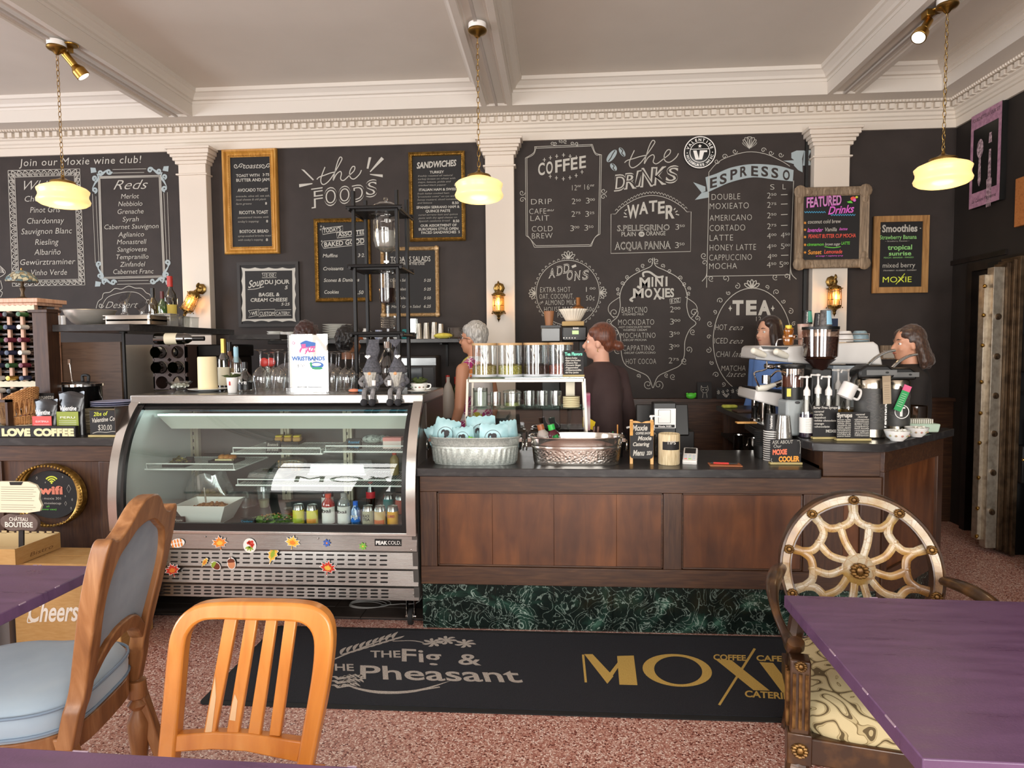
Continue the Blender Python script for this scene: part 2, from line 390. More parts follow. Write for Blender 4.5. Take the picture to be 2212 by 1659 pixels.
# perimeter beam, coves, cross beams
pb=[(0,ZS),(.3,ZS),(.3,3.765),(.305,3.765),(.31,3.785),(.33,3.79),(.34,3.81),(.37,3.835),(.385,3.84),(.39,ZC+.01),(0,ZC+.01)]
struct(B().sweep(pb,path).o('trim_3',beamp,sharp=20),'white beam and cove round the ceiling')
BX=[-3.375,-.512,2.39,-6.24]
for i,x in enumerate(BX):
    w2=.134
    hp=[(w2,3.765),(w2+.005,3.765),(w2+.01,3.785),(w2+.03,3.79),(w2+.04,3.81),(w2+.07,3.835),(w2+.085,3.84),(w2+.09,ZC+.005)]
    o=[(w2,ZS)]+hp+[(-a,z)for a,z in hp[::-1]]+[(-w2,ZS),(-.09,ZS),(-.085,ZS+.012),(-.07,ZS+.012),(-.065,ZS+.02),(.065,ZS+.02),(.07,ZS+.012),(.085,ZS+.012),(.09,ZS)]
    struct(B().prism([(x+a,z)for a,z in o],FY,YB-.3,'y').o('trim_%d'%(4+i),beamp,sharp=20),'white ceiling beam running to the back wall')
    if i<3:
        struct(B().bx(x-.01,x+.01,FY,YB-.32,ZS-.012,ZS+.003).o('trim_%d'%(8+i),mt('cable','B5ACA4',.5)),'thin surface conduit under the ceiling beam')
# pilasters
for i,(x0,x1)in enumerate(((-3.515,-3.25),(-.642,-.382),(2.24,2.54))):
    b=B();b.bx(x0,x1,5.91,YB,0,3.44);cx=(x0+x1)/2;hw=(x1-x0)/2
    for z0,z1,e in((3.2,3.215,.018),(3.30,3.33,.02),(3.33,3.36,.035),(3.36,3.385,.05),(3.385,3.425,.065),(3.425,3.447,.08)):b.bx(cx-hw-e,cx+hw+e,5.91-e,YB,z0,z1)
    struct(b.o('trim_%d'%(11+i),pilp,bev=.004),('white wall pilaster behind the bottles and bulb lamp','white pilaster between the food and coffee menus','white pilaster behind the featured drinks board')[i])
x=PY(1742,400,5.98).x
struct(B().bx(x-.012,x+.012,5.975,6,1,3.44).o('trim_14',blackm),'black vertical strip beside the drinks board')
struct(B().bx(-.38,XR,5.93,6,0,1.07).bx(-.38,XR,5.9,6,1.07,1.1).bx(-8,-3.5,5.93,6,0,1.0).o('baseboard_back',dwood),'dark wood wainscot below the chalkboard')
# vault frame and door
b=B()
for k,e in enumerate((.0,.07,.13)):
    X0,X1=XR-.05+k*.05,XR+.05+k*.06;y0,y1,zt=ow[0]+e,ow[1]-e,ow[2]-e
    b.bx(X0,X1,ow[1]-e-.07,ow[1]-e,0,ow[2]-e-.07);b.bx(X0,X1,ow[0]+e,ow[0]+e+.07,0,ow[2]-e-.07);b.bx(X0,X1,ow[0]+e,ow[1]-e,ow[2]-e-.07,ow[2]-e)
b.bx(XR-.02,XR,5.3,YB,2.26,2.3)
struct(b.o('door_1',mt('vault frame','2A211C',.4,.3,c2='1B1512',sc=9)),'dark stepped steel frame of the vault')
vs=mt('worn vault steel','B5AA9A',.38,.8,c2='8C8172',sc=22,bump=.2,det=8,lo=.4,hi=.8);vb=mt('bronze vault edge','6B5844',.4,.8,c2='493A2C',sc=14)
vd=T('vault_door','open steel vault door with rows of round locking bolts','door',(3.17,5.1,0));vd.scale=(.62,1,.975)
zt=2.17
B().bx(.0,.07,-.02,.05,.09,zt-.03).o('edge_plate',vs,vd,.004,lab='bright inner steel edge plate')
B().bx(.045,.17,-.075,.0,.04,zt+.02).o('step_plate',vs,vd,.004)
B().bx(.17,.215,-.1,.05,.03,zt+.05).bx(.215,.25,-.13,.05,.02,zt+.07).bx(.25,.3,-.16,.05,.01,zt+.09).o('bronze_rebate',vb,vd,.004,lab='bronze stepped rebate')
B().bx(.3,.75,-.1,.25,.0,zt+.09).o('back_plate',iron,vd)
bolt=B().lathe([(.024,0),(.024,.02),(.018,.03)],(0,0,0),12,M.Rotation(rad(90),4,'X')).o('locking_bolt',vb,vd)
for i in range(6):
    p=PY((2125,2124,2120,2118,2116,2115)[i],(671,759,846,930,1016,1103)[i],5.02)-V((3.17,5.1,0))
    if i==0:bolt.location=(.1,-.075,p.z)
    else:inst(bolt,(.1,-.075,p.z))
b2=B().cyl((0,0,0),(-.03,-.02,0),.014).sph((-.034,-.022,0),.016,10).o('side_bolt',brass,vd);b2.location=(.015,-.015,2.05)
for z in(1.83,1.6,1.32,1.08,.85,.58,.34,.12):inst(b2,(.012,-.015,z))
for z in(1.38,.55):
    B().bx(.3,.48,-.2,-.1,z+.02,z+.3).bx(.38,.75,-.24,-.14,z+.08,z+.2).o('hinge_block',iron,vd,.01)
    B().lathe([(.05,0),(.05,.03),(.02,.05)],(.52,-.24,z+.14),16,M.Rotation(rad(90),4,'X')).o('hinge_cap',vs,vd)
B().cyl((.4,-.2,.25),(.4,-.2,1.05),.028).cyl((.62,-.2,.1),(.62,-.2,2.1),.06).o('hinge_post',iron,vd)
B().cyl((.45,-.24,.75),(.45,-.24,1.25),.018).sph((.45,-.24,.75),.03,10).sph((.45,-.24,1.25),.03,10).cyl((.3,-.2,.75),(.45,-.24,.75),.01).cyl((.3,-.2,1.25),(.45,-.24,1.25),.01).cyl((.45,-.24,1.25),(.45,-.24,1.33),.012).o('oiler_rod',brass,vd)
B().cyl((.58,-.2,1.7),(.58,-.2,1.95),.06).bx(.36,.5,-.18,-.1,1.95,2.15).o('upper_hinge',vb,vd,.006)
vr=PX(2212,1000,3.8)
B().cyl((.7,-.28,.1),(.7,-.28,1.15),.014).o('copper_pipe',mt('copper','8A5238',.35,.8),vd)
tag(B().bx(3.2,3.46,4.2,4.55,0,.48).o('storage_box',mt('pale grey box','B9B6B6',.5),bev=.008),'pale grey box standing on the floor in front of the vault door','box')
# ================================================================ counters
CT=.92;YF=3.50
zr=lambda py,x=909:PY(x,py,YF).z
Z1,Z2,Z3,Z4=zr(1027),zr(1062),zr(1223),zr(1261)
XL,XM0,XM1=PY(909,1200,YF).x,PY(1433,1200,YF).x,PY(1473,1200,YF).x
Xa=PY(945,1200,YF).x;XE=PY(1905,1050,YF).x;Xq=PY(1781,1000,YF).x
ct=T('service_counter','long dark wood counter with brown panels above green marble base','counter',(0,YF,0))
B().bx(XL,XE,.03,.62,Z4,CT-.045).o('carcass',dwoodv,ct)
B().bx(XL,XE,0,.03,Z2,CT-.045).o('top_rail',dwood,ct,.003)
B().bx(XL,XE,0,.03,Z4,Z3).o('bottom_rail',dwood,ct,.003)
XS=PY(1735,1200,YF).x
for x0,x1 in((XL,Xa),(XM0,XM1),(XS,PY(1821,1200,YF).x),(PY(1857,1200,YF).x,XE)):B().bx(x0,x1,.001,.03,Z3,Z2).o('stile',dwoodv,ct,.003)
def moulded(x0,x1):
    B().bx(x0,x1,.012,.03,Z2-.012,Z2).bx(x0,x1,.012,.03,Z3,Z3+.01).bx(x0,x0+.01,.012,.03,Z3,Z2).bx(x1-.01,x1,.012,.03,Z3,Z2).o('panel_moulding',dwood,ct,.003)
xs=[Xa]+[PY(q,1200,YF).x for q in(1063.6,1196.7,1332.6)]+[XM0]
for a,z in zip(xs,xs[1:]):B().bx(a+.0006,z-.0006,.018,.03,Z3,Z2).o('panel',pwood,ct,.001)
B().bx(XM1,XS,.018,.03,Z3,Z2).o('panel',pwood,ct);B().bx(PY(1821,1200,YF).x,PY(1857,1200,YF).x,.018,.03,Z3,Z2).o('panel',pwood,ct)
moulded(Xa,XM0);moulded(XM1,XS)
ms=[XL]+[PY(q,1300,YF).x for q in(944,1069,1197,1325,1458)];stp=ms[-1]-ms[-2]
while ms[-1]<XE-.2:ms.append(ms[-1]+stp)
ms.append(XE+.02)
for a,z in zip(ms,ms[1:]):B().bx(a+.0008,z-.0008,.028,.06,0,Z4).o('marble_tile',marble,ct,.001)
cx1=PZ(1790,1022,CT).x
tag(B().prism(rrect(PZ(909,1008,CT).x-.02,cx1,3.455,4.12,.015),CT-.045,CT,'z').o('countertop',stone,bev=.004),'black stone worktop of the lower counter, under the metal tubs','countertop')
# raised coffee station
RT=1.06
rp=[PZ(1718,940,RT),PZ(1733,950,RT),PZ(1755,956,RT),PZ(1781,957.5,RT),PZ(1900,959.5,RT),PZ(1921,958,RT),PZ(2062,926,RT)]
far=rp[-1];poly=[(p.x,p.y)for p in rp]+[(far.x-.02,far.y+.05),(2.12,4.2),(2.1,4.42),(1.25,4.42),(1.22,4.1)]
rs=T('coffee_station','raised angled dark wood coffee bar at the right end','counter',(0,0,0))
tp=B().prism(poly,RT-.045,RT,'z').o('bar_top',stone,rs,.005,lab='black stone bar top')
cy1=3.52;cor_=V((XE,cy1,0));e2=V((far.x-.06,far.y+.04,0));dd=(e2-cor_).normalized();nn=V((dd.y,-dd.x,0))
B().bx(Xq,XE,cy1,cy1+.05,CT-.045,RT-.046).o('front_rail',dwood,rs,.003)
B().prism([(XE+.002,cy1+.02),(e2.x,e2.y),(e2.x-.05,e2.y+.06),(2.05,4.16),(XE+.002,4.16)],.22,RT-.046,'z').bx(Xq+.002,XE,cy1+.05,4.12,CT+.002,RT-.046).bx(Xq+.1,XE+.2,4.17,4.4,.0,RT-.046).o('carcass',dwoodv,rs)
def onface(s,t0,t1,z0,z1,d,mat_,name):
    a=cor_+dd*t0+nn*0;c=cor_+dd*t1;k=nn*d
    return s.hexa([(p.x,p.y,z)for z in(z0,z1)for p in(a+k,c+k,c-nn*.01,a-nn*.01)])
Lf=(e2-cor_).length
for(t0,t1,z0,z1,d,mm,nm)in((0,Lf,.9,RT-.046,.02,dwood,'side_rail'),(0,Lf,.22,.36,.02,dwood,'side_rail'),(0,.06,.36,.9,.02,dwoodv,'side_stile'),(Lf-.09,Lf,.36,.9,.02,dwoodv,'side_stile'),(.06,Lf-.09,.36,.9,.005,pwood,'side_panel')):
    onface(B(),t0,t1,z0,z1,d,mm,nm).o(nm,mm,rs,.002)
onface(B(),0,Lf,0,.22,-.01,marble,'m').o('marble_base',marble,rs)
# inner work bar running towards the back wall
ib=[PZ(1547,876,1.1),PZ(1659,921.5,1.1),PZ(1712,944,1.1)]
wk=T('work_bar','narrow dark bar under the espresso machine, open shelf below','counter',(0,0,0))
pl_=[(ib[0].x,ib[0].y),(ib[1].x,ib[1].y),(ib[2].x,3.76),(ib[2].x+.12,3.76),(ib[2].x+.2,4.3),(ib[0].x+.75,ib[0].y)]
B().prism(pl_,1.061,1.1,'z').o('bar_top',stone,wk,.004)
B().prism([(ib[0].x+.04,ib[0].y),(ib[1].x+.03,ib[1].y+.03),(ib[1].x+.2,ib[1].y+.4),(ib[0].x+.5,ib[0].y)],.86,.885,'z').o('shelf',darkm,wk)
B().prism([(ib[0].x+.05,ib[0].y-.04),(ib[0].x+.9,ib[0].y-.04),(ib[0].x+.9,ib[0].y),(ib[0].x+.05,ib[0].y)],0,1.06,'z').o('end_panel',dwoodv,wk)
B().bx(ib[1].x+.05,ib[1].x+.2,4.2,4.25,0,1.06).o('support_panel',dwoodv,wk)
# left counter
LT=1.06;lx=-2.56;ly=PZ(255,946,LT).y
lc=T('left_counter','dark wood panelled counter behind the wifi sign','counter',(0,0,0))
lxl=PY(5,1000,ly+.04).x
B().bx(-6,lx,ly+.06,ly+.7,.02,LT-.05).o('carcass',dwoodv,lc)
zl=lambda py:PY(120,py,ly+.04).z
B().bx(-6,lx,ly+.03,ly+.06,zl(996),LT-.05).o('top_rail',dwood,lc,.003)
B().bx(-6,lx,ly+.03,ly+.06,.02,.2).o('bottom_rail',dwood,lc,.003)
for x0,x1 in((lxl-.12,lxl),(PY(215,1000,ly+.04).x,lx),(lxl-1.6,lxl-1.48)):B().bx(x0,x1,ly+.031,ly+.06,.2,zl(996)).o('stile',dwoodv,lc,.003)
B().bx(lxl,PY(215,1000,ly+.04).x,ly+.05,ly+.06,.2,zl(996)).bx(lxl-1.48,lxl-.12,ly+.05,ly+.06,.2,zl(996)).o('panel',dwoodv,lc)
tag(B().bx(-6.02,lx-.005,ly,ly+.72,LT-.05,LT).o('countertop',stone,bev=.005),'dark stone worktop of the left counter, under the coffee bags','countertop')
# ================================================================ floor mat
RX0,RX1,RY0,RY1=-1.6,1.55,2.69,3.5
mat_=T('floor_mat','long black entrance mat with gold and white woven lettering','mat',(0,0,0))
matb=mt('black mat pile','131318',.95,c2='1D1D24',sc=300,bump=.6)
B().prism(rrect(RX0,RX1,RY0,RY1,.03),0,.006,'z').o('rubber_border',blackr,mat_)
B().prism(rrect(RX0+.03,RX1-.03,RY0+.03,RY1-.03,.01),.005,.009,'z').o('pile',matb,mat_)
gf=mt('gold yarn','C7A655',.95,c2='B8954A',sc=200,bump=.4);wf=mt('pale yarn','BDB3A8',.95,c2='8E857C',sc=200,bump=.4)
fp=floorpl(.0095)
b=B();K=dict(bold=.02)
# gold word: serif letters as shapes
def quad(b,pts,pl=fp):return fill(b,pl,pts)
quad(b,[(1257,1414),(1262,1414),(1268,1474),(1263,1474)]);quad(b,[(1262,1413),(1280,1413),(1325,1461),(1312,1477)]);quad(b,[(1312,1477),(1307,1466),(1345,1417),(1352,1417)])
quad(b,[(1333,1417),(1369,1416),(1377,1480),(1338,1479)])
O=[(1388+75+75*cos(a),1448+35*sin(a)+.07*75*cos(a))for a in[2*pi*i/40 for i in range(40)]];I=[(1463+52*cos(a)+2,1448+30*sin(a)+.07*50*cos(a))for a in[2*pi*i/40 for i in range(40)]]
vs=[fp(*p)for p in O]+[fp(*p)for p in I];b.add(vs,[(i,(i+1)%40,40+(i+1)%40,40+i)for i in range(40)])
quad(b,[(1545,1424),(1580,1426),(1663,1492),(1628,1491)]);quad(b,[(1628,1400),(1633,1402),(1556,1524),(1551,1522)]);quad(b,[(1640,1430),(1670,1432),(1720,1496),(1690,1496)])
quad(b,[(1735,1432),(1775,1434),(1790,1500),(1750,1499)])
wt(b,fp,'COFFEE',1541,1425,1612,12,1427,bold=.03);wt(b,fp,'CAFE',1634,1427,1690,12,1429,bold=.03);wt(b,fp,'CATERING',1609,1505,1730,14,1512,bold=.03)
b.o('gold_lettering',gf,mat_,lab='gold lettering on the mat')
b=B()
wt(b,fp,'THE',800,1420,866,15,1420,bold=.02);wt(b,fp,'Fig',868,1428,955,28,1432,bold=.015);wt(b,fp,'&',990,1435,1040,24,1437,bold=.015)
wt(b,fp,'THE',700,1448,765,15,1449,bold=.02);wt(b,fp,'Pheasant',778,1466,1130,30,1474,bold=.015)
for k in range(9):
    x,y=736+k*14,1414-k*4.2;st(b,fp,[(x,y),(x+3,y-9),(x+12,y-16)],.02,taper=True);st(b,fp,[(x,y),(x+12,y-2),(x+26,y-7)],.02,taper=True)
st(b,fp,[(722,1424),(760,1408),(850,1372)],.012);st(b,fp,[(848,1385),(890,1384),(915,1388)],.008)
for cx,cy in((935,1388),(965,1383),(1005,1390)):
    for k in range(7):a=k*.9;st(b,fp,[(cx,cy),(cx+14*cos(a),cy+7*sin(a)),(cx+24*cos(a+.2),cy+9*sin(a+.2))],.02,taper=True)
for k in range(26):
    a=k*.7;x=715+(k%9)*7;y=1462+(k//9)*9;st(b,fp,[(x,y),(x+9*cos(a),y+5*sin(a)),(x+15,y+3)],.014,taper=True)
st(b,fp,[(760,1486),(820,1496),(900,1492),(975,1470)],.022,taper=True);st(b,fp,[(740,1478),(800,1492),(880,1494),(950,1484)],.01)
b.o('white_lettering',wf,mat_,lab='off white woven lettering and herb wreath')
# ================================================================ chalk drawings on the back wall
def crop(ox,oy,s,Y=5.9965):return Pl(lambda x,y:PY(ox+x/s,oy+y/s,Y),(0,-1,0),V((0,0,1)))
def shift(pl,d):return Pl(lambda x,y:pl(x,y)+pl.n*d,pl.n,pl.up)
def outline(b,pl,s,x0,y0,x1,h,y1=None,shear=0,o=.03,i=-.004,inner=None,sp=1.0):
    """hollow letters: material 0 chalk below, material 1 board colour above"""
    b.m(0);wt(b,pl,s,x0,y0,x1,h,y1,shear,o,sp);b.m(1);wt(b,shift(pl,.0006),s,x0,y0,x1,h,y1,shear,i,sp);b.m(0)
def menu(name,lab,b,parent=None):return b.o(name,[chalk,board,chalkb,chalkd],parent if parent is not None else wb,lab=lab)
def rows(b,pl,items,h,**k):
    for it in items:wt(b,pl,it[0],it[1],it[3],it[2],h,**k)
def arches(b,pl,o,i,w):
    """loops between an outer and an inner four-cornered outline"""
    for q in range(4):
        a,c,d,e=V(o[q]).to_3d(),V(o[(q+1)%4]).to_3d(),V(i[q]).to_3d(),V(i[(q+1)%4]).to_3d();L=(c-a).length;n=max(3,int(L/62))
        for k in range(n):
            f=lambda t,s:(a.lerp(c,t)).lerp(d.lerp(e,t),s)
            for s0,ww in((.12,w),(.42,w*.7)):
                t0,t1=(k+.12)/n,(k+.88)/n;m=(t0+t1)/2;u=(t1-t0)/2*(1 if s0<.2 else .5)
                st(b,pl,[f(m-u,.9)[:2],f(m-u*.9,s0+.25)[:2],f(m,s0)[:2],f(m+u*.9,s0+.25)[:2],f(m+u,.9)[:2]],ww)
def poly_line(b,pl,pts,w,closed=True):return st(b,pl,pts+([pts[0]]if closed else[]),w,0)
A=crop(0,260,4.608);b=B()
wt(b,A,'Join our Moxie wine club!',190,458,1410,76,shear=.15,sp=1.1)
o=[(80,500),(793,482),(845,1638),(125,1652)];i=[(147,565),(740,548),(785,1580),(190,1592)]
poly_line(b,A,o,.006);poly_line(b,A,i,.006);arches(b,A,o,i,.007)
K=dict(shear=.2,bold=-.004)
rows(b,A,[('Chenin Blanc',247,700,810),('Pinot Gris',300,600,920),('Chardonnay',270,640,1030),('Sauvignon Blanc',212,718,1135),('Riesling',350,585,1240),('Albariño',342,605,1340),('Gewürztraminer',202,752,1440),('Vinho Verde',312,668,1543)],60,**K)
wt(b,A,'Whites',240,695,640,100,shear=.45,bold=-.01)
menu('wine_menu','chalk list of white wines inside a border of loops',b)
b=B()
wt(b,A,'Reds',1130,690,1475,100,shear=.45,bold=-.01)
rows(b,A,[('Merlot',1205,1385,780),('Nebbiolo',1178,1418,855),('Grenache',1172,1430,932),('Syrah',1220,1383,1008),('Cabernet Sauvignon',1040,1580,1085),('Aglianico',1178,1435,1160),('Monastrell',1165,1460,1234),('Sangiovese',1168,1463,1308),('Tempranillo',1158,1480,1383),('Zinfandel',1195,1448,1457),('Cabernet Franc',1128,1530,1530)],50,**K)
for d,w in((0,.006),(17,.006)):poly_line(b,A,[(978+d,560+d),(1600-d,545+d),(1643-d,1562-d),(1010+d,1578-d)],w)
b.m(3);poly_line(b,A,[(986,568),(1592,553),(1635,1554),(1018,1570)],.012);b.m(0)
for p in([(1120,490),(1455,482)],[(1120,525),(1435,518)],[(920,730),(950,1420)],[(955,755),(985,1400)],[(1665,715),(1690,1390)],[(1630,720),(1660,1388)],[(1175,1598),(1480,1592)],[(1165,1632),(1500,1625)]):poly_line(b,A,p,.004,False)
b.m(2)
for(x,y,sx,sy)in((900,470,1,1),(1680,455,-1,1),(945,1655,1,-1),(1705,1640,-1,-1)):
    fill(b,A,[(x,y),(x+50*sx,y+3*sy),(x+62*sx,y+45*sy),(x+6*sx,y+55*sy)])
    for cx,cy,r,tr_,d in((185,40,28,1.1,1),(95,52,24,1.1,-1),(40,225,28,1.1,-1),(45,105,24,1.1,1)):
        st(b,A,spiral(x+cx*sx,y+cy*sy,r,1.2,0 if cx>100 else 1.5,d*sx*sy),.018,2)
    st(b,A,[(x+62*sx,y+60*sy),(x+100*sx,y+75*sy),(x+140*sx,y+45*sy),(x+180*sx,y+15*sy)],.022,taper=True)
    st(b,A,[(x+62*sx,y+60*sy),(x+80*sx,y+105*sy),(x+50*sx,y+150*sy),(x+15*sx,y+215*sy)],.022,taper=True)
b.m(0);menu('wine_menu','chalk list of red wines inside a border with corner scrolls',b)
b=B();D6=crop(0,560,4.148)
st(b,D6,[(862,440),(880,380),(915,350),(930,305),(985,295),(1030,262),(1090,268),(1150,240),(1210,258),(1270,262),(1310,300),(1345,320),(1360,380),(1390,420)],.006)
st(b,D6,[(905,440),(960,345),(1060,305),(1150,292),(1240,305),(1320,370)],.005);st(b,D6,spiral(905,415,24),.006);st(b,D6,spiral(1330,375,24),.006)
wt(b,D6,'Dessert',945,438,1240,62,shear=.5,bold=-.012)
for k in range(5):st(b,D6,[(0,60+k*14),(25,95+k*6),(38,125)],.004)
st(b,D6,[(0,60),(50,120),(-20,170)],.006);st(b,D6,[(5,190),(20,260),(0,280),(22,300),(5,340)],.006)
menu('dessert_menu','chalk dessert heading under a scalloped arc',b)
# --- "the foods"
Bc=crop(440,280,3.568);b=B()
def the_script(b,pl,f,w=.007):
    for s in([(935,288),(905,370),(907,412),(930,422),(970,390),(1010,330),(1055,250),(1066,222),(1050,213),(1028,262),(1006,350),(998,392),(1022,345),(1052,322),(1062,340),(1055,378),(1078,392),(1120,355),(1158,318),(1165,288),(1146,286),(1126,325),(1130,368),(1160,380),(1200,345),(1216,312)],[(872,384),(890,366),(930,352),(975,335),(1015,326)]):st(b,pl,[f(*p)for p in s],w)
the_script(b,Bc,lambda x,y:(x,y),.009)
for ch,x0,x1,y0,y1,h in(('F',832,920,602,590,150),('O',930,1030,588,575,140),('O',1040,1135,572,560,135),('D',1145,1240,560,540,130),('S',1252,1338,522,505,130)):outline(b,Bc,ch,x0,y0,x1,h,y1,0,.03,-.012)
for q in([(752,305),(775,310),(850,385),(842,392)],[(735,420),(838,412),(838,420),(737,445)],[(1272,213),(1292,213),(1270,302),(1256,300)],[(1370,210),(1390,228),(1285,328),(1280,322)],[(1280,342),(1380,346),(1380,368),(1283,348)]):fill(b,Bc,q)
menu('foods_heading','chalk heading the FOODS with sun ray strokes',b)
# --- coffee, drinks, water, espresso
Cc=crop(1060,260,3.072);b=B()
for d in(0,10):
    st(b,Cc,[(290+d,175+d),(675-d,160+d)],.005,0);st(b,Cc,[(230+d,250),(235+d,765)],.005,0);st(b,Cc,[(735-d,228),(725-d,755)],.005,0);st(b,Cc,[(290+d,842-d),(668-d,835-d)],.005,0)
    st(b,Cc,[(292+d,175),(285,215+d),(230+d,250)],.005);st(b,Cc,[(675-d,160),(695,215+d),(735-d,228)],.005);st(b,Cc,[(235+d,765),(265,790),(290+d,842-d)],.005);st(b,Cc,[(725-d,755),(690,780),(668-d,835)],.005)
for cx,cy,a in((208,480,1),(210,528,-1),(750,468,1),(748,508,-1)):st(b,Cc,spiral(cx,cy,20,1.2,0,a),.005)
for k,cx in enumerate((408,430,462,495,540,572)):st(b,Cc,spiral(cx,155-(15 if k in(2,3)else 0),14,1.2,1,1 if k%2 else-1),.005)
for ch,x in zip('COFFEE',(315,368,428,480,532,588)):wt(b,Cc,ch,x,365-(x-315)*.17,x+44,82,358-(x-315)*.17,bold=.022)
for x,y in((356,262),(396,248),(438,238),(483,230),(527,238),(568,246),(395,372),(436,382),(482,388),(526,380),(567,366),(606,342)):st(b,Cc,[(x-10,y),(x+10,y)],.005,0);st(b,Cc,[(x,y-13),(x,y+13)],.006,0)
t=lambda s,x0,y,x1,h,**k:wt(b,Cc,s,x0,y,x1,h,**k)
KB=dict(bold=-.014,sp=1.1)
for s,x0,x1,y in(('12',540,572,465),('16',622,655,460),('DRIP',268,405,558),('CAFE',256,368,622),('LAIT',264,388,668),('COLD',274,410,738),('BREW',274,410,785)):wt(b,Cc,s,x0,y,x1,38,**KB)
for s,x0,x1,y in(('oz',574,600,442),('oz',658,688,438),('au',372,420,603)):wt(b,Cc,s,x0,y,x1,18,shear=.3)
def price(pl,s,sup,x,y,h,w=32):wt(b,pl,s,x,y,x+h*(.12 if s=='1' else .6),h,**KB);wt(b,pl,sup,x+h*.68,y-h*.45,x+h*.68+w,h*.42,bold=-.005)
for s,u,x,y in(('2','50',538,556),('3','00',632,552),('2','75',536,640),('3','25',628,640),('3','00',528,735),('3','50',622,732)):price(Cc,s,u,x,y,40)
menu('coffee_menu','chalk coffee price list inside a notched frame',b)
b=B();the_script(b,Cc,lambda x,y:((x-872)*1.04+888,(y-213)*.86+134),.008)
for ch,x0,x1,y0,h in(('D',818,878,468,108),('R',884,948,455,105),('I',955,985,440,105),('N',992,1065,440,125),('K',1075,1145,428,118),('S',1160,1225,415,112)):outline(b,Cc,ch,x0,y0,x1+20,h,y0-8,.1,.034,-.02)
for cx,cy,rx,ry in((803,236,26,46),(872,210,18,34),(815,310,20,28)):
    s=-.5 if cx==803 else .4;e=[(cx+rx*cos(a)+s*ry*sin(a),cy+ry*sin(a)*.9)for a in[2*pi*k/20 for k in range(20)]]
    b.m(2);fill(b,Cc,e);b.m(1);st(b,shift(Cc,.0006),[(cx-s*ry,cy-ry*.8),(cx+4,cy-8),(cx-3,cy+8),(cx+s*ry,cy+ry*.8)],.008);b.m(0)
menu('drinks_heading','chalk heading the DRINKS with coffee beans',b)
b=B();poly_line(b,Cc,[(828,622),(798,622),(797,883),(1326,870),(1330,606),(1300,607)],.005,False)
arc=[(830+470*k/20,620-14*k/20-115*sin(pi*k/20)**.8)for k in range(21)];st(b,Cc,arc,.005,2)
for k in range(24):
    u=(k+.5)/24;x=826+478*u;y=612-14*u-122*sin(pi*u)**.8;st(b,Cc,[(x-10,y+2),(x,y-10),(x+10,y+2)],.004)
for ch,x0,x1,y0,h in(('W',905,985,650,90),('A',985,1045,622,80),('T',1050,1105,605,72),('E',1110,1155,618,80),('R',1160,1220,652,90)):wt(b,Cc,ch,x0,y0,x1,h,y0-5,bold=.03)
for q in([(885,612),(900,625)],[(882,640),(905,640)],[(1225,610),(1240,600)],[(1228,622),(1250,628)],[(890,600),(905,592)],[(1215,595),(1225,583)]):st(b,Cc,q,.009,0)
outline(b,Cc,'S.PELLEGRINO',838,735,1190,40,None,0,.02,-.02);wt(b,Cc,'PLAIN',868,770,962,30);wt(b,Cc,'ORANGE',1032,765,1160,30)
b.m(0);fill(b,Cc,ell(1001,755,20,18,20));b.m(1);wt(b,shift(Cc,.0006),'OR',989,762,1014,14,bold=.02);b.m(0)
outline(b,Cc,'ACQUA PANNA',822,858,1195,52,None,0,.02,-.02);price(Cc,'3','50',1226,726,40,34);price(Cc,'3','50',1223,848,42,34)
menu('water_menu','chalk bottled water prices under a scalloped arch',b)
b=B()
poly_line(b,Cc,[(1448,345),(1445,480)],.005,False);poly_line(b,Cc,[(1448,480),(1432,1110)],.005,False);poly_line(b,Cc,[(2010,400),(1985,1060)],.005,False);poly_line(b,Cc,[(1432,1035),(1985,1025)],.005,False)
st(b,Cc,[(1447,345),(1500,285),(1570,245),(1700,210),(1820,222),(1930,270),(1985,305)],.005);b.m(2)
band=[(1425,378),(1500,352),(1600,312),(1740,290),(1900,300),(2010,330)];low=[(2005,405),(1880,392),(1740,378),(1600,408),(1510,445),(1440,478)]
vs=[Cc(p.x,p.y)for p in cr([(x,y,0)for x,y in band],5)];v2=[Cc(p.x,p.y)for p in cr([(x,y,0)for x,y in low[::-1]],5)];n=len(vs);b.add(vs+v2,[(k,k+1,n+k+1,n+k)for k in range(n-1)])
fill(b,Cc,[(1343,410),(1425,440),(1425,470),(1400,480)]);fill(b,Cc,[(1400,480),(1445,470),(1445,512),(1355,528)])
fill(b,Cc,[(2012,300),(2040,330),(2070,345),(2068,262),(1940,268),(2012,290)]);fill(b,Cc,[(2068,250),(2060,300),(1995,250),(1995,215),(2030,200),(2080,200)]);fill(b,Cc,[(2080,202),(2128,197),(2110,240),(2125,298),(2072,300)])
b.m(1)
for ch,x,y in zip('ESPRESSO',(1455,1520,1590,1655,1728,1795,1862,1938),(450,425,395,375,366,368,378,392)):wt(b,shift(Cc,.0006),ch,x,y,x+46,66,y-12 if x<1660 else y+4,bold=.03)
b.m(0)
for k in range(7):a=-1.5+k*.5;st(b,Cc,[(1718,190),(1718+38*sin(a)+16*cos(a),165-45*cos(a)),(1718+48*sin(a),150-40*cos(a)),(1718+38*sin(a)-16*cos(a),165-45*cos(a)),(1718,190)],.005)
for cx,cy,d in((1620,205,1),(1552,240,-1),(1500,272,1),(1810,198,-1),(1925,228,1),(1860,215,1)):st(b,Cc,spiral(cx,cy,18,1.2,0,d),.005)
wt(b,Cc,'S',1855,460,1882,38,**KB);wt(b,Cc,'L',1937,458,1958,38,**KB)
for s,x1,y in(('DOUBLE',1655,528),('MOXIEATO',1712,590),('AMERICANO',1733,668),('CORTADO',1688,735),('LATTE',1608,800),('HONEY LATTE',1760,865)):wt(b,Cc,s,1453 if y>530 else 1466,y,x1,42,**KB)
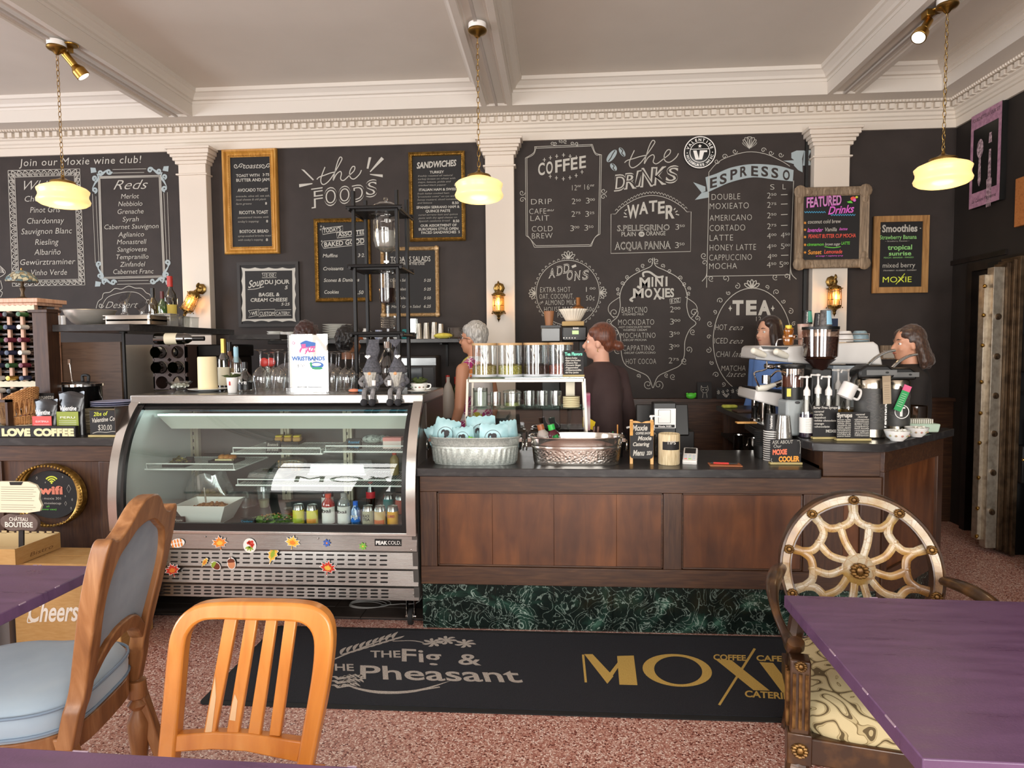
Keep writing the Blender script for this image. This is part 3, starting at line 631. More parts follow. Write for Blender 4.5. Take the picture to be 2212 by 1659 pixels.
for u,y,v in(('50',518,0),('75',580,0),('50',650,0),('75',722,0),('00',785,'50'),('50',858,'00')):
    price(Cc,{518:'2',580:'2',650:'2',722:'2',785:'4',858:'4'}[y],u,1834,y,40,34)
    if v:price(Cc,'4' if v=='50' else '5',v,1925,y-4,40,34)
    else:st(b,Cc,[(1926,y-24),(1970,y-26)],.006,0)
Dc=crop(1100,540,3.253)
wt(b,Dc,'CAPPUCCINO',1405,75,1705,45,**KB);wt(b,Dc,'MOCHA',1405,135,1600,44,**KB);price(Dc,'4','00',1815,68,44,36);price(Dc,'4','50',1810,125,44,36);price(Dc,'5','00',1898,122,44,36);st(b,Dc,[(1910,38),(1962,36)],.006,0)
for cx,cy,r,d in((1368,40,24,1),(1372,90,22,-1),(1420,200,22,1),(1520,200,25,-1),(1870,190,22,1),(1950,185,22,-1)):st(b,Dc,spiral(cx,cy,r,1.2,1,d),.005)
st(b,Dc,[(1390,110),(1385,180),(1355,220)],.006);st(b,Dc,[(1975,110),(1985,170),(2018,205)],.006)
menu('espresso_menu','chalk espresso price list under a ribbon banner',b)
# --- add-ons, mini, tea
b=B()
def oval(cx,cy,rx,ry,n=60):return[(cx+rx*sin(2*pi*k/n),cy-ry*cos(2*pi*k/n))for k in range(n)]
st(b,Dc,oval(412,300,222,228),.005,1,True)
for k in range(44):a=2*pi*k/44;x,y=412+230*sin(a),300-236*cos(a);st(b,Dc,[(x+9*cos(a),y+9*sin(a)),(x+10*sin(a),y-10*cos(a)),(x-9*cos(a),y-9*sin(a))],.004)
def petals(b,pl,cx,cy,r,a0,n=5,w=.005):
    for k in range(n):a=a0+(k-(n-1)/2)*.5;ux,uy=sin(a),-cos(a);st(b,pl,[(cx,cy),(cx+ux*r*.6-uy*r*.18,cy+uy*r*.6+ux*r*.18),(cx+ux*r,cy+uy*r),(cx+ux*r*.6+uy*r*.18,cy+uy*r*.6-ux*r*.18),(cx,cy)],w)
petals(b,Dc,415,62,55,0);petals(b,Dc,185,305,48,-pi/2);petals(b,Dc,638,300,48,pi/2)
for ch,x,y in(('A',275,198),('D',330,180),('D',378,165),('O',402,212),('N',455,215),('S',512,210)):outline(b,Dc,ch,x,y,x+48,66,y-8,.1,.03,-.022)
st(b,Dc,[(440,120),(470,108)],.022,0)
for s,x0,x1,y in(('EXTRA SHOT',218,430,298),('OAT, COCONUT,',212,452,345),('ALMOND MILK',252,472,388),('HOUSE MADE',245,470,435),('PUMPKIN',340,500,475)):wt(b,Dc,s,x0,y,x1,38,**KB)
wt(b,Dc,'OR',212,385,240,16,370);price(Dc,'1','00',540,295,38,40);wt(b,Dc,'50¢',540,355,600,38,**KB);wt(b,Dc,'50¢',545,432,595,34,**KB)
menu('addons_menu','round chalk add-ons price list',b)
b=B()
mo=[(1008,55),(1000,110),(930,145),(850,190),(800,250),(778,320),(780,400),(760,470),(715,515),(760,560),(785,640),(790,740),(820,810),(900,850),(975,890),(1008,970)]
st(b,Dc,mo,.006);st(b,Dc,[(2020-x+(8 if y<600 else 0),y)for x,y in mo],.006)
for cx,cy,r,d in((990,78,20,-1),(1035,78,20,1),(940,110,16,1),(1078,112,16,-1),(900,140,16,-1),(1128,148,16,1),(830,190,16,1),(1200,195,16,-1),(795,235,16,-1),(1232,240,16,1),(765,275,14,1),(1262,270,14,-1),(765,310,14,-1),(1262,305,14,1),(738,440,32,1),(1298,440,32,-1),(703,500,20,1),(1322,480,20,-1),(1290,575,22,1),(745,580,22,-1),(760,705,24,1),(1262,700,24,-1),(1230,780,24,1),(908,885,16,-1),(1105,880,16,1),(1150,890,22,1),(975,945,32,1),(1050,948,34,-1)):st(b,Dc,spiral(cx,cy,r,1.3,1,d),.005)
for s in(-1,1):st(b,Dc,[(1008+s*230,330),(1008+s*300,380),(1008+s*310,430),(1008+s*270,480)],.005)
for ch,x,x1,y,h in(('M',915,990,262,70),('I',1000,1012,255,66),('N',1025,1080,255,66),('I',1098,1112,252,66),('M',870,945,335,66),('O',952,1005,332,62),('X',1012,1068,345,78),('I',1076,1088,330,62),('E',1095,1130,330,62),('S',1130,1158,330,62)):wt(b,Dc,ch,x,y,x1,h,bold=.035)
st(b,Dc,[(945,190),(942,160),(985,155),(1040,190),(1085,185)],.018);st(b,Dc,[(875,330),(850,350),(870,360)],.018);st(b,Dc,[(900,255),(925,270)],.02);st(b,Dc,[(1040,325),(1090,342)],.014)
poly_line(b,Dc,[(1128,345),(1205,335),(1202,368),(1130,378)],.004);wt(b,Dc,'8 OZ',1136,372,1195,26,362,bold=.01)
for s,x0,x1,y,z in(('BABYCINO',790,970,442,44),('MOCKIDATO',766,1018,528,42),('MOCHATINO',782,1028,620,40),('CAPPATINO',798,1020,708,40),('HOT COCOA',820,1032,802,40)):wt(b,Dc,s,x0,y,x1,z,**KB)
for s,x0,x1,y in(('-STEAMED MILK',792,948,460),('-HOT CHOCOLATE WITH',766,992,550),('WHIPPED CREAM',800,966,570),('-DECAF MOCHA',798,966,640),('-DECAF CAPPUCCINO',804,1028,730)):wt(b,Dc,s,x0,y,x1,15)
for s,u,x,y in(('2','00',1130,438),('3','00',1130,524),('3','50',1125,613),('3','00',1123,702),('2','75',1120,797)):price(Dc,s,u,x,y,44,42)
menu('mini_menu','chalk kids drinks list in a scrolled mirror frame',b)
b=B();st(b,Dc,oval(1708,640,275,372)[:60],.006,1,True);petals(b,Dc,1705,270,62,0,5,.007)
for k in range(26):
    a=rad(-165+k*13.2);r=16+6*(k%2)
    if abs(a)>.15:st(b,Dc,spiral(1708+(290+r)*sin(a),640-(388+r)*cos(a),r,1.25,k,1 if k%2 else-1),.005)
for ch,x,x1 in(('T',1568,1645),('E',1663,1738),('A',1748,1838)):wt(b,Dc,ch,x,452,x1,98,bold=.05)
for s,x in((1,1553),(1,1852)):fill(b,Dc,[(x,388),(x+5,405),(x+14,410),(x+5,416),(x,432),(x-5,416),(x-14,410),(x-5,405)])
wt(b,Dc,'12 oz',1735,500,1830,34,**KB)
for s,x0,x1,y,h,sh in(('HOT',1448,1530,563,42,.1),('tea',1545,1645,563,40,.5),('ICED',1440,1535,658,42,.1),('tea',1548,1645,658,40,.5),('CHAI',1455,1550,752,42,.1),('latte',1565,1688,752,44,.5),('MATCHA',1490,1660,850,40,.1),('latte',1525,1660,892,40,.5)):wt(b,Dc,s,x0,y,x1,h,shear=sh,bold=-.014)
menu('tea_menu','chalk tea list in an oval of curls',b)
# ================================================================ framed boards on the wall
def loft_frame(b,x0,x1,z0,z1,prof,Y):
    vs=[];fs=[]
    for a,d in prof:vs+=[(x0+a,Y-d,z0+a),(x1-a,Y-d,z0+a),(x1-a,Y-d,z1-a),(x0+a,Y-d,z1-a)]
    for j in range(len(prof)-1):
        for i in range(4):fs.append((j*4+i,j*4+(i+1)%4,(j+1)*4+(i+1)%4,(j+1)*4+i))
    return b.add(vs,fs)
def framed(name,lab,cat,pl0,tl,br,wd,mats,prof=None,bead=0,Yw=5.995,panel=blackb,corners=False):
    """board hung on the wall; tl / br measured in the photo; wd = frame width in metres"""
    p=pl0(*tl);q=pl0(*br);x0,x1,z0,z1=p.x,q.x,q.z,p.z;cx=(x0+x1)/2
    r=T(name,lab,cat,(cx,Yw,z0));hw=(x1-x0)/2;hh=z1-z0
    prof=prof or[(0,0),(0,.03),(.25,.042),(.6,.03),(.8,.034),(1,.018),(1,.005)]
    loft_frame(B(),-hw,hw,0,hh,[(a*wd,d)for a,d in prof],0).o('frame',mats,r,sharp=25)
    B().bx(-hw+wd*.9,hw-wd*.9,-.014,-.004,wd*.9,hh-wd*.9).o('panel',panel,r)
    if bead:
        b=B();L=wd*(1-bead*.5)
        for s in(0,1):
            n=int((x1-x0-2*L)/.016)
            for k in range(n+1):b.sph((-hw+L+k*(2*hw-2*L)/n,-.03,L if s==0 else hh-L),(.007,.006,.006),6,m=4)
            n=int((hh-2*L)/.016)
            for k in range(n+1):b.sph(((-hw+L)if s==0 else hw-L,-.03,L+k*(hh-2*L)/n),(.006,.006,.007),6,m=4)
        stuff(b.o('beading',mats,r))
    if corners:
        for sx in(-1,1):
            for z in(wd*.5,hh-wd*.5):B().sph((sx*(hw-wd*.5),-.035,z),(wd*.75,.014,wd*.75),10,m=6).sph((sx*(hw-wd*1.4),-.032,z),(wd*.5,.012,wd*.4),8,m=4).sph((sx*(hw-wd*.5),-.032,z+(wd*.9 if z<hh/2 else-wd*.9)),(wd*.4,.012,wd*.5),8,m=4).o('corner_ornament',mats,r)
    return r
def letter(r,fn,mats=None,name='lettering',dy=-.0155):
    """collect writing on the board of r; drawn on the plane in front of its panel"""
    b=B();fn(b);ob=b.o(name,mats or[chalk,blackb,chalkd],None)
    ob.parent=r;ob.matrix_parent_inverse=M.Translation(-r.location);return ob
def cropY(ox,oy,s,Y):return crop(ox,oy,s,Y)
Bf=cropY(440,280,3.568,5.9795)
gwood=wood('honey gilt wood','A8742C','C08A3C','D3A458',rough=.35,ax=2,sc=5,stretch=8,bump=.05)
r=framed('menu_board','tall honey wood framed toast menu, leftmost framed board','menu board',Bc,(152,163),(592,958),.07,gwood,[(0,0),(0,.035),(.1,.05),(.3,.045),(.35,.052),(.6,.03),(.75,.03),(.8,.026),(1,.018),(1,.005)],bead=.3)
def f(b):
    wt(b,Bf,'toasts',305,300,445,42,shear=.3,bold=.0)
    for cx,d in((248,1),(288,-1),(460,1),(498,-1)):st(b,Bf,spiral(cx,280,20,1.2,0,d),.006)
    for s,x0,x1,y,h in(('TOAST WITH',250,430,366,22),('3·75',455,505,358,22),('BUTTER AND JAM',252,506,402,24),('AVOCADO TOAST',262,497,480,26),('RICOTTA TOAST',275,497,652,26),('BOSTOCK BREAD',278,500,797,24),('8',474,488,578,20),('8',482,496,715,20),('8',480,495,858,20)):wt(b,Bf,s,x0,y,x1,h,bold=.015)
    b.m(2)
    for s,x0,x1,y in(('avocado, olive oil, sea salt,',248,510,522),('local cheese & old plank',250,482,548),('farm greens',250,370,580),('sweetened ricotta with',262,500,685),("today's topping",265,425,717),('syrup-soaked brioche toast',264,522,828),("with today's topping",266,458,858)):wt(b,Bf,s,x0,y,x1,16,shear=.25)
letter(r,f)
r=framed('menu_board','dark framed soup menu with a scalloped white mat','menu board',Bc,(262,1025),(748,1518),.03,darkm,[(0,0),(0,.02),(1,.02),(1,.005)])
def f(b):
    b.m(0);n=22;P=[]
    x0,x1,y0,y1=290,712,1062,1482
    for(ax,ay,bx_,by,nx,ny)in((x0,y0,x1,y0,0,-1),(x1,y0,x1,y1,1,0),(x1,y1,x0,y1,0,1),(x0,y1,x0,y0,-1,0)):
        for k in range(24):u=k/24;w_=8*abs(sin(pi*u*4));P.append((ax+(bx_-ax)*u-nx*w_*1.2,ay+(by-ay)*u-ny*w_*1.2))
    fill(b,Bf,P);b.m(1);Bg=shift(Bf,.0006);fill(b,Bg,[(318,1090),(682,1085),(686,1456),(325,1462)]);b.m(0);Bg=shift(Bf,.0012)
    poly_line(b,Bg,[(450,1106),(562,1104),(552,1122),(562,1140),(450,1143),(460,1124)],.004)
    wt(b,Bg,'12 OZ',470,1133,545,22,bold=.015);wt(b,Bg,'Soup',345,1222,465,58,1195,shear=.3,bold=.01);wt(b,Bg,'DU JOUR',472,1190,662,32,bold=.02);wt(b,Bg,'5',625,1230,650,28,shear=.2,bold=.02)
    wt(b,Bg,'BAGEL &',425,1285,585,28,shear=.1,bold=.02);wt(b,Bg,'CREAM CHEESE',362,1327,648,28,shear=.1,bold=.02);wt(b,Bg,'5·25',598,1356,664,22,shear=.2,bold=.01);st(b,Bg,[(340,1232),(400,1228),(465,1210)],.005)
    poly_line(b,Bg,[(345,1395),(425,1385),(425,1430),(345,1446),(362,1420)],.004);poly_line(b,Bg,[(425,1390),(550,1384),(550,1430),(425,1442)],.004);poly_line(b,Bg,[(550,1392),(676,1388),(660,1410),(676,1430),(550,1436)],.004)
    wt(b,Bg,'WE',368,1432,415,28,1424,bold=.02);wt(b,Bg,'CUSTOM',432,1433,545,30,bold=.01);wt(b,Bg,'CATER!',556,1428,655,26,bold=.01)
letter(r,f)
r=framed('menu_board','gilt framed baked goods menu behind the cold brew tower','menu board',Bc,(855,692),(1298,1325),.036,gold,bead=.2)
def f(b):
    poly_line(b,Bf,[(912,762),(1072,742),(1072,782),(918,808)],.005);wt(b,Bf,"TODAY'S",922,796,1058,32,778,bold=.02)
    poly_line(b,Bf,[(1025,795),(1262,768),(1262,808),(1028,835)],.005);wt(b,Bf,'ASSORTED',1035,825,1255,32,800,bold=.02)
    poly_line(b,Bf,[(908,885),(925,860),(1270,835),(1270,880),(925,915)],.005);wt(b,Bf,'BAKED GOODS',930,905,1262,38,872,bold=.02)
    for s,x0,x1,y in(('Muffins',918,1033,985),('3·25',1188,1255,982),('Croissants',922,1078,1085),('3·50',1190,1255,1082),('Scones & Danishes',926,1200,1174),('Cookies',930,1042,1265),('1.50',1172,1232,1268)):wt(b,Bf,s,x0,y,x1,28,shear=.2,bold=.01)
    for x,y in((905,745),(925,752),(910,860),(900,770),(1255,860)):st(b,Bf,[(x-6,y),(x+6,y)],.004,0);st(b,Bf,[(x,y-8),(x,y+8)],.004,0)
letter(r,f)
r=framed('menu_board','carved gilt framed sandwich menu left of the centre pendant','menu board',Bc,(1582,182),(2022,858),.036,gold,bead=.5)
def f(b):
    wt(b,Bf,'SANDWICHES',1642,300,1948,48,278,shear=.15,bold=.03)
    for s,x0,x1,y in(('TURKEY',1742,1852,338),('ITALIAN HAM & SWISS',1660,1945,474),('SPANISH SERRANO HAM &',1640,1972,610),('QUINCE PASTE',1710,1900,638),('OUR ASSORTMENT OF',1672,1950,750),('EUROPEAN STYLE OPEN',1658,1962,778),('FACED SANDWICHES  5',1678,1975,804),('8',1932,1945,436),('8.50',1915,1965,574),('8.50',1922,1970,714)):wt(b,Bf,s,x0,y,x1,20,bold=.02)
    b.m(2)
    for s,x0,x1,y in(('freshly roasted all natural',1652,1920,364),('turkey breast on wheat with',1652,1940,388),('mayo, lettuce, pickle and',1652,1905,412),('cracked black pepper',1655,1870,436),('fresh Italian cooked ham',1648,1892,500),('"prosciutto cotto" on rye with',1648,1942,524),('honey mustard, sliced tomatoes',1648,1958,548),('and lettuce',1648,1760,572),('cured serrano ham and quince',1655,1958,664),('paste with dry aged cheese on',1655,1952,688),('Spanish catalonia bread',1658,1898,712)):wt(b,Bf,s,x0,y,x1,14,shear=.25)
letter(r,f)
r=framed('menu_board','ornate cream and gilt framed salad menu behind the tower','menu board',Bc,(1368,912),(1820,1440),.034,mt('cream gilt','CDAF86',.4,.3,c2='9A7848',sc=60,bump=.4),corners=True)
def f(b):
    wt(b,Bf,"TODAY'S SALADS",1440,1020,1748,42,bold=.01);wt(b,Bf,'FRESH FROM THE CASE',1475,1046,1702,17,bold=.01);st(b,Bf,[(1440,1028),(1710,1022)],.004,0)
    for y,p in((1172,'5·25'),(1240,'5·25'),(1308,'5·50'),(1372,'6.25')):wt(b,Bf,p,1697,y,1752,22,shear=.2,bold=.01)
    for s,x0,x1,y in(('Chicken Salad',1435,1582,1172),('Tuna Salad',1435,1560,1240),('Pasta Salad',1435,1570,1308),('Mixed Green Salad',1448,1672,1375)):wt(b,Bf,s,x0,y,x1,22,shear=.2)
letter(r,f)
Ef=cropY(1680,150,3.017,5.875)
barn=wood('weathered grey wood','6B5A48','8A7660','A8937A',rough=.7,ax=2,sc=7,stretch=10,bump=.3,coat=0)
E0=crop(1680,150,3.017,5.89);Es=crop(1680,150,3.017,5.975)
r=framed('menu_board','weathered wood framed featured drinks board in neon chalk','menu board',E0,(112,775),(582,1292),.075,barn,[(0,0),(0,.03),(.1,.04),(.5,.03),(.85,.03),(1,.018),(1,.005)],Yw=5.895,corners=True)
pink=mt('pink chalk','DE6BD0',.8);green=mt('green chalk','6ED24A',.8);redc=mt('red chalk','F0604E',.8);blue=mt('blue chalk','4FA0C8',.8);yel=mt('yellow chalk','D8E24A',.8);orange=mt('orange chalk','F0A040',.8)
def f(b):
    b.m(1);wt(b,Ef,'FEATURED',188,900,415,66,880,bold=.03);b.m(0);wt(b,shift(Ef,.0006),'FEATURED',192,898,412,62,878,bold=-.02);b.m(1)
    wt(b,Ef,'Drinks',328,945,498,52,930,shear=.3,bold=.02);b.m(4)
    for x0,x1,y in((175,325,930),(345,520,948)):
        n=int((x1-x0)/8);st(b,Ef,[(x0+k*8,y+(5 if k%2 else-5))for k in range(n)],.006,2)
    for(mi,s,x0,x1,y,h,sh)in((0,'coconut cold brew',196,412,1005,26,.1),(1,'lavender',193,295,1060,28,.3),(0,'Vanilla',308,385,1055,26,.2),(1,'latte',400,455,1048,18,.3),(3,'PEANUT BUTTER CUP MOCHA',200,508,1100,26,.1),(2,'cinnamon',192,300,1150,20,0),(0,'brown sugar',308,408,1148,20,.3),(2,'LATTE',415,470,1142,20,.1),(6,'Sunset',198,285,1205,30,.1),(3,'Lemonade',302,420,1200,26,.2),(1,'w/ mango + raspberry syrup',248,425,1220,9,.2)):b.m(mi);wt(b,Ef,s,x0,y,x1,h,shear=sh,bold=.01)
    b.m(6)
    for y in(1000,1045,1092,1143,1193):
        for a in range(3):st(b,Ef,[(178-9*cos(a*1.05),y-9*sin(a*1.05)),(178+9*cos(a*1.05),y+9*sin(a*1.05))],.004,0)
    b.m(3);fill(b,Ef,ell(492,842,18,14,14));b.m(1);fill(b,shift(Ef,.0006),ell(500,852,10,10,12));b.m(5);fill(b,Ef,ell(515,832,9,7,10));b.m(2);fill(b,Ef,[(450,862),(478,855),(490,872),(460,870)])
    b.m(2);st(b,Ef,[(305,1155),(360,1162),(410,1155)],.006)
letter(r,f,[chalk,pink,green,redc,blue,yel,orange])
Eg=cropY(1680,150,3.017,5.9595)
r=framed('menu_board','plain wood framed smoothies board right of the pilaster','menu board',Es,(622,960),(968,1455),.052,wood('plain oak frame','8A6236','A87C48','B98D58',rough=.5,ax=2,sc=5),[(0,0),(0,.025),(1,.025),(1,.005)],Yw=5.975)
def f(b):
    for mi,s,x0,x1,y,h,bo in((0,'Smoothies',680,910,1060,48,.03),(1,'Strawberry Banana',665,905,1108,28,.01),(0,'~ Strawberry, Coconut ~',700,858,1124,9,0),(1,'tropical',716,875,1175,32,.02),(1,'sunrise',724,870,1213,28,.02),(1,'PEACH - BANANA - MANGO',692,885,1232,10,0),(0,'mixed berry',684,895,1292,32,.0),(0,'STRAWBERRY - BLUEBERRY - RASPBERRY',688,905,1315,8,0),(2,'MOXIE',684,872,1388,38,.0)):b.m(mi);wt(b,Eg,s,x0,y,x1,h,bold=bo)
    b.m(2);st(b,Eg,[(828,1330),(770,1400)],.006,0);b.m(0)
    for x in(668,930):st(b,Eg,[(x-4,1035),(x+4,1035)],.008,0)
letter(r,f,[chalk,mt('pale green chalk','8FCB7A',.8),yel])
# prints on the right wall
sp=Pl(lambda x,y:PX(1680+x/3.017,150+y/3.017,XR-.047),(-1,0,0),V((0,0,1)))
q0,q1=sp(1262,330),sp(1442,860);ya,yb=q0.y,q1.y;z1,z0=PX(2095,255,XR-.05).z,PX(2095,452,XR-.05).z
r=T('canvas_print','black canvas print of a silver spoon and fork, pink edge','wall print',(XR,(ya+yb)/2,z0));hw=(ya-yb)/2;hh=z1-z0
B().bx(-.045,-.001,-hw-.0,hw,0,hh).o('canvas',blackm,r)
pinkp=mt('dusty pink print','B98AA0',.8,c2='9C7088',sc=30);silver=mt('printed silver pink','C9AEB6',.8,c2='6E5560',sc=40)
R_=rectpl((-.0462,hw,hh),(0,-1,0),(0,0,1),V((-1,0,0)));W_=2*hw
b=B()
for x0,x1,y0,y1 in((0,W_,0,.12),(0,W_,hh-.12,hh),(0,.035,.12,hh-.12),(W_-.035,W_,.12,hh-.12)):fill(b,R_,[(x0,y0),(x1,y0),(x1,y1),(x0,y1)])
b.m(1);wt(b,shift(R_,.0005),'FOURCHETTE LA JOUR SET',.02,.06,W_-.02,.03);wt(b,shift(R_,.0005),'La Cuisine Parisienne',.04,hh-.04,W_-.04,.03,shear=.2);b.m(2)
s=W_/.38
for cx,kind in((.33*W_,0),(.66*W_,1)):
    fill(b,R_,[(cx-.012,.33),(cx+.012,.33),(cx+.02,hh-.2),(cx-.0,hh-.16),(cx-.02,hh-.2)])
    if kind==0:fill(b,R_,[(x,y)for x,y in ell(cx,.29,.042*s,.075,20)])
    else:fill(b,R_,[(cx-.014,.2),(cx+.014,.2),(cx+.02,.28),(cx-.02,.28)])
    if kind:fill(b,R_,[(cx-.035*s,.56),(cx+.035*s,.56),(cx+.03*s,.62),(cx-.03*s,.62)]);[fill(b,R_,[(cx+k*.02*s-.006,.6),(cx+k*.02*s+.006,.6),(cx+k*.02*s+.004,.78),(cx+k*.02*s-.004,.78)])for k in(-1.2,-.4,.4,1.2)]
b.o('print',[pinkp,blackm,silver],r)
q=PX(2205,432,XR)
tag(B().bx(XR-.03,XR-.001,q.y-.5,q.y+.02,q.z-.2,q.z+.16).o('wood_plaque',wood('plaque wood','9A5A2C','B0703C',rough=.5),bev=.004),'orange brown wooden plaque cut off by the right edge','plaque')
# round roaster emblem
p=PY(1511,330,5.99);rv=abs(PY(1546,330,5.99).x-p.x)
r=T('round_sign','round black and white roaster emblem beside the DRINKS heading','sign',(p.x,5.99,p.z))
Xr=M.Rotation(rad(90),4,'X')
B().lathe([(rv,-.004),(rv,.012),(rv-.003,.014),(0,.014)],n=48,X=Xr).o('disc',blackm,r)
R_=rectpl((0,-.0146,0),(1,0,0),(0,0,1),V((0,-1,0)));b=B()
def ringf(b,R_,ro,ri,n=48):vs=[R_(ro*cos(2*pi*k/n),ro*sin(2*pi*k/n))for k in range(n)]+[R_(ri*cos(2*pi*k/n),ri*sin(2*pi*k/n))for k in range(n)];b.add(vs,[(k,(k+1)%n,n+(k+1)%n,n+k)for k in range(n)])
ringf(b,R_,rv*.99,rv*.93);ringf(b,R_,rv*.63,rv*.59)
arctext(b,R_,'VALENTINE',0,0,rv*.69,-78,78,rv*.18,.03);arctext(b,R_,'MILWAUKEE.WISC',0,0,rv*.86,258,102,rv*.16,.03,True)
k=rv
fill(b,R_,[(-.42*k,-.12*k),(-.2*k,-.12*k),(-.04*k,.45*k),(-.26*k,.45*k)]);fill(b,R_,[(-.0*k,-.12*k),(.45*k,-.12*k),(.45*k,.0*k),(.26*k,.0*k),(.14*k,.45*k),(-.06*k,.45*k)])
fill(b,R_,[(0.13*k*cos(rad(-90+72*i))*1 if j==0 else .055*k*cos(rad(-54+72*i)),-.38*k+(.13*k*sin(rad(-90+72*i))if j==0 else .055*k*sin(rad(-54+72*i))))for i in range(5)for j in range(2)]);st(b,R_,[(-.58*k,-.2*k),(.58*k,-.2*k)],.005,0)
for s in(-1,1):fill(b,R_,ell(s*.78*k,.02*k,.035*k,.035*k,8))
b.o('emblem',papers,r)
# ================================================================ pendants, spots, lanterns
opal=mt('lit opal glass','FFDC92',.3,emit=.82);_t=NT(opal);brassd=mt('antique brass','9A7B45',.35,1)
def pendant(px,py,sy,lab,h0=0):
    c=PZ(px,py,ZS);s=PY(px,sy,c.y)
    r=T('pendant_lamp',lab,'pendant lamp',(c.x,c.y,ZS),group='opal schoolhouse pendants')
    B().lathe([(.058,0),(.058,-.035),(.05,-.036)],n=28).o('ceiling_block',whitem,r)
    B().lathe([(.06,-.035),(.062,-.045),(.055,-.055),(.04,-.062),(.025,-.07),(.012,-.085),(.002,-.087)],n=28).o('canopy',brassd,r)
    zt=s.z-ZS;top=zt+.105;b=B();z=-.085;k=0
    while z>top+.03:
        e=[(.009*cos(a),0,z-.021+.021*sin(a))if k%2 else(0,.009*cos(a),z-.021+.021*sin(a))for a in[2*pi*j/10 for j in range(10)]]
        b.tube(e,.0022,5,closed=True);z-=.034;k+=1
    b.tube([(0,0,z+.01),(.004,0,z-.02),(0,0,top-.01)],.003,5);b.o('chain',brassd,r)
    B().lathe([(.006,top+.02),(.012,top),(.03,top-.012),(.05,top-.02),(.075,top-.028),(.08,top-.04),(.078,top-.05)],n=32).o('shade_cap',brassd,r)
    B().lathe([(.076,top-.04),(.082,top-.048),(.105,top-.055),(.14,top-.07),(.156,top-.085),(.153,top-.098),(.147,top-.112),(.147,top-.128),(.153,top-.142),(.159,top-.155),(.155,top-.17),(.135,top-.185),(.10,top-.196),(.05,top-.202),(.001,top-.204)],n=40).o('glass_shade',opal,r,sharp=80)
    point('pendant_bulb',(c.x,c.y,ZS+top-.33),4,(1,.82,.55),.1);return r
pendant(1031,52,405,'lit opal glass pendant lamp in the centre');pendant(122,90,418,'lit opal glass pendant lamp at the left');pendant(2047,-3,370,'lit opal glass pendant lamp at the right')
def spot(px,py,loc_from,tgt,lab):
    a=PZ(px,py,ZS);a=V((a.x+(.035 if px<1000 else-.035),a.y+.1,ZS));r=T('spotlight',lab,'spotlight',a)
    e=V(tgt)-a;q=e.normalized();p0=V((0,0,-.07))
    B().box((0,0,-.02),(.05,.07,.04)).cyl((0,0,-.04),(0,0,-.075),.012).lathe([(.045,-.002),(.045,-.01),(.04,-.014)],(0.05,-.02,0)).o('mount',brass,r,.003)
    B().cyl(p0-q*.02,p0+q*.07,.025,n=20).cyl(p0+q*.07,p0+q*.1,.025,.043,20).cyl(p0+q*.1,p0+q*.15,.044,.046,20).o('lamp_head',brass,r,.002)
    B().cyl(p0+q*.148,p0+q*.153,.041,.036,20).o('bulb_face',mt('lit bulb','FFF4DC',.3,emit=3),r)
spot(108,84,0,(-3.05,4.55,3.2),'brass spotlight on the left beam, aimed right');spot(2038,5,0,(2.0,4.15,3.2),'brass spotlight on the right beam, aimed left')
amber=glass('amber lantern glass','FFE6B8',.1,.1,.12,'FFD890')
def lantern(px,py,Y,lab,tilt=0,g=None):
    p=PY(px,py,Y);r=T('wall_lantern',lab,'wall lamp',p,group='brass wall lanterns');r.rotation_euler=(0,tilt,0)
    B().lathe([(.05,0),(.052,.008),(.045,.014),(.03,.02),(.028,.03)],(0,5.905-Y,.14),8,Xr).o('back_plate',brassd,r)
    B().tube(cr([(0,5.9-Y,.14),(0,-.02,.16),(0,-.01,.19),(0,0,.155),(0,0,.11)],5),.008,8).o('arm',brassd,r)
    B().lathe([(.004,.13),(.012,.12),(.02,.105),(.05,.09),(.056,.08),(.06,.065),(.05,.06)],n=8).o('lantern_cap',brassd,r);B().lathe([(.058,-.07),(.06,-.08),(.045,-.095),(.02,-.11),(.012,-.13),(.016,-.14),(.006,-.155),(.001,-.17)],n=8).o('lantern_base',brassd,r)
    b=B()
    for k in range(8):
        a=2*pi*(k+.5)/8;c,s=cos(a),sin(a);b.tube([(.052*c,.052*s,-.07),(.05*c,.05*s,.065)],.0035,5);b.sph((.062*c,.062*s,-.09),.006,6,m=4).sph((.06*c,.06*s,.075),.006,6,m=4)
    for z in(-.02,.045):b.tube([(.051*cos(a),.051*sin(a),z)for a in[2*pi*k/8+pi/8 for k in range(8)]],.0025,5,closed=True)
    b.o('cage',brassd,r)
    B().lathe([(.045,-.068),(.045,.062)],n=8,cap=False).o('glass',amber,r)
    B().lathe([(.008,-.06),(.009,-.01),(.014,.01),(.016,.025),(.008,.045),(.001,.055)],n=10).o('bulb',mt('lit filament bulb','FFC060',.3,emit=7),r)
    point('lantern_light',r.location+V((0,-.06,.0)),2.4,(1,.62,.28),.03)
lantern(1077,655,5.83,'brass wall lantern on the centre pilaster');lantern(1803,642,5.83,'brass wall lantern on the right pilaster');lantern(412,652,5.83,'tilted brass wall lantern beside the wine bottles',rad(28))
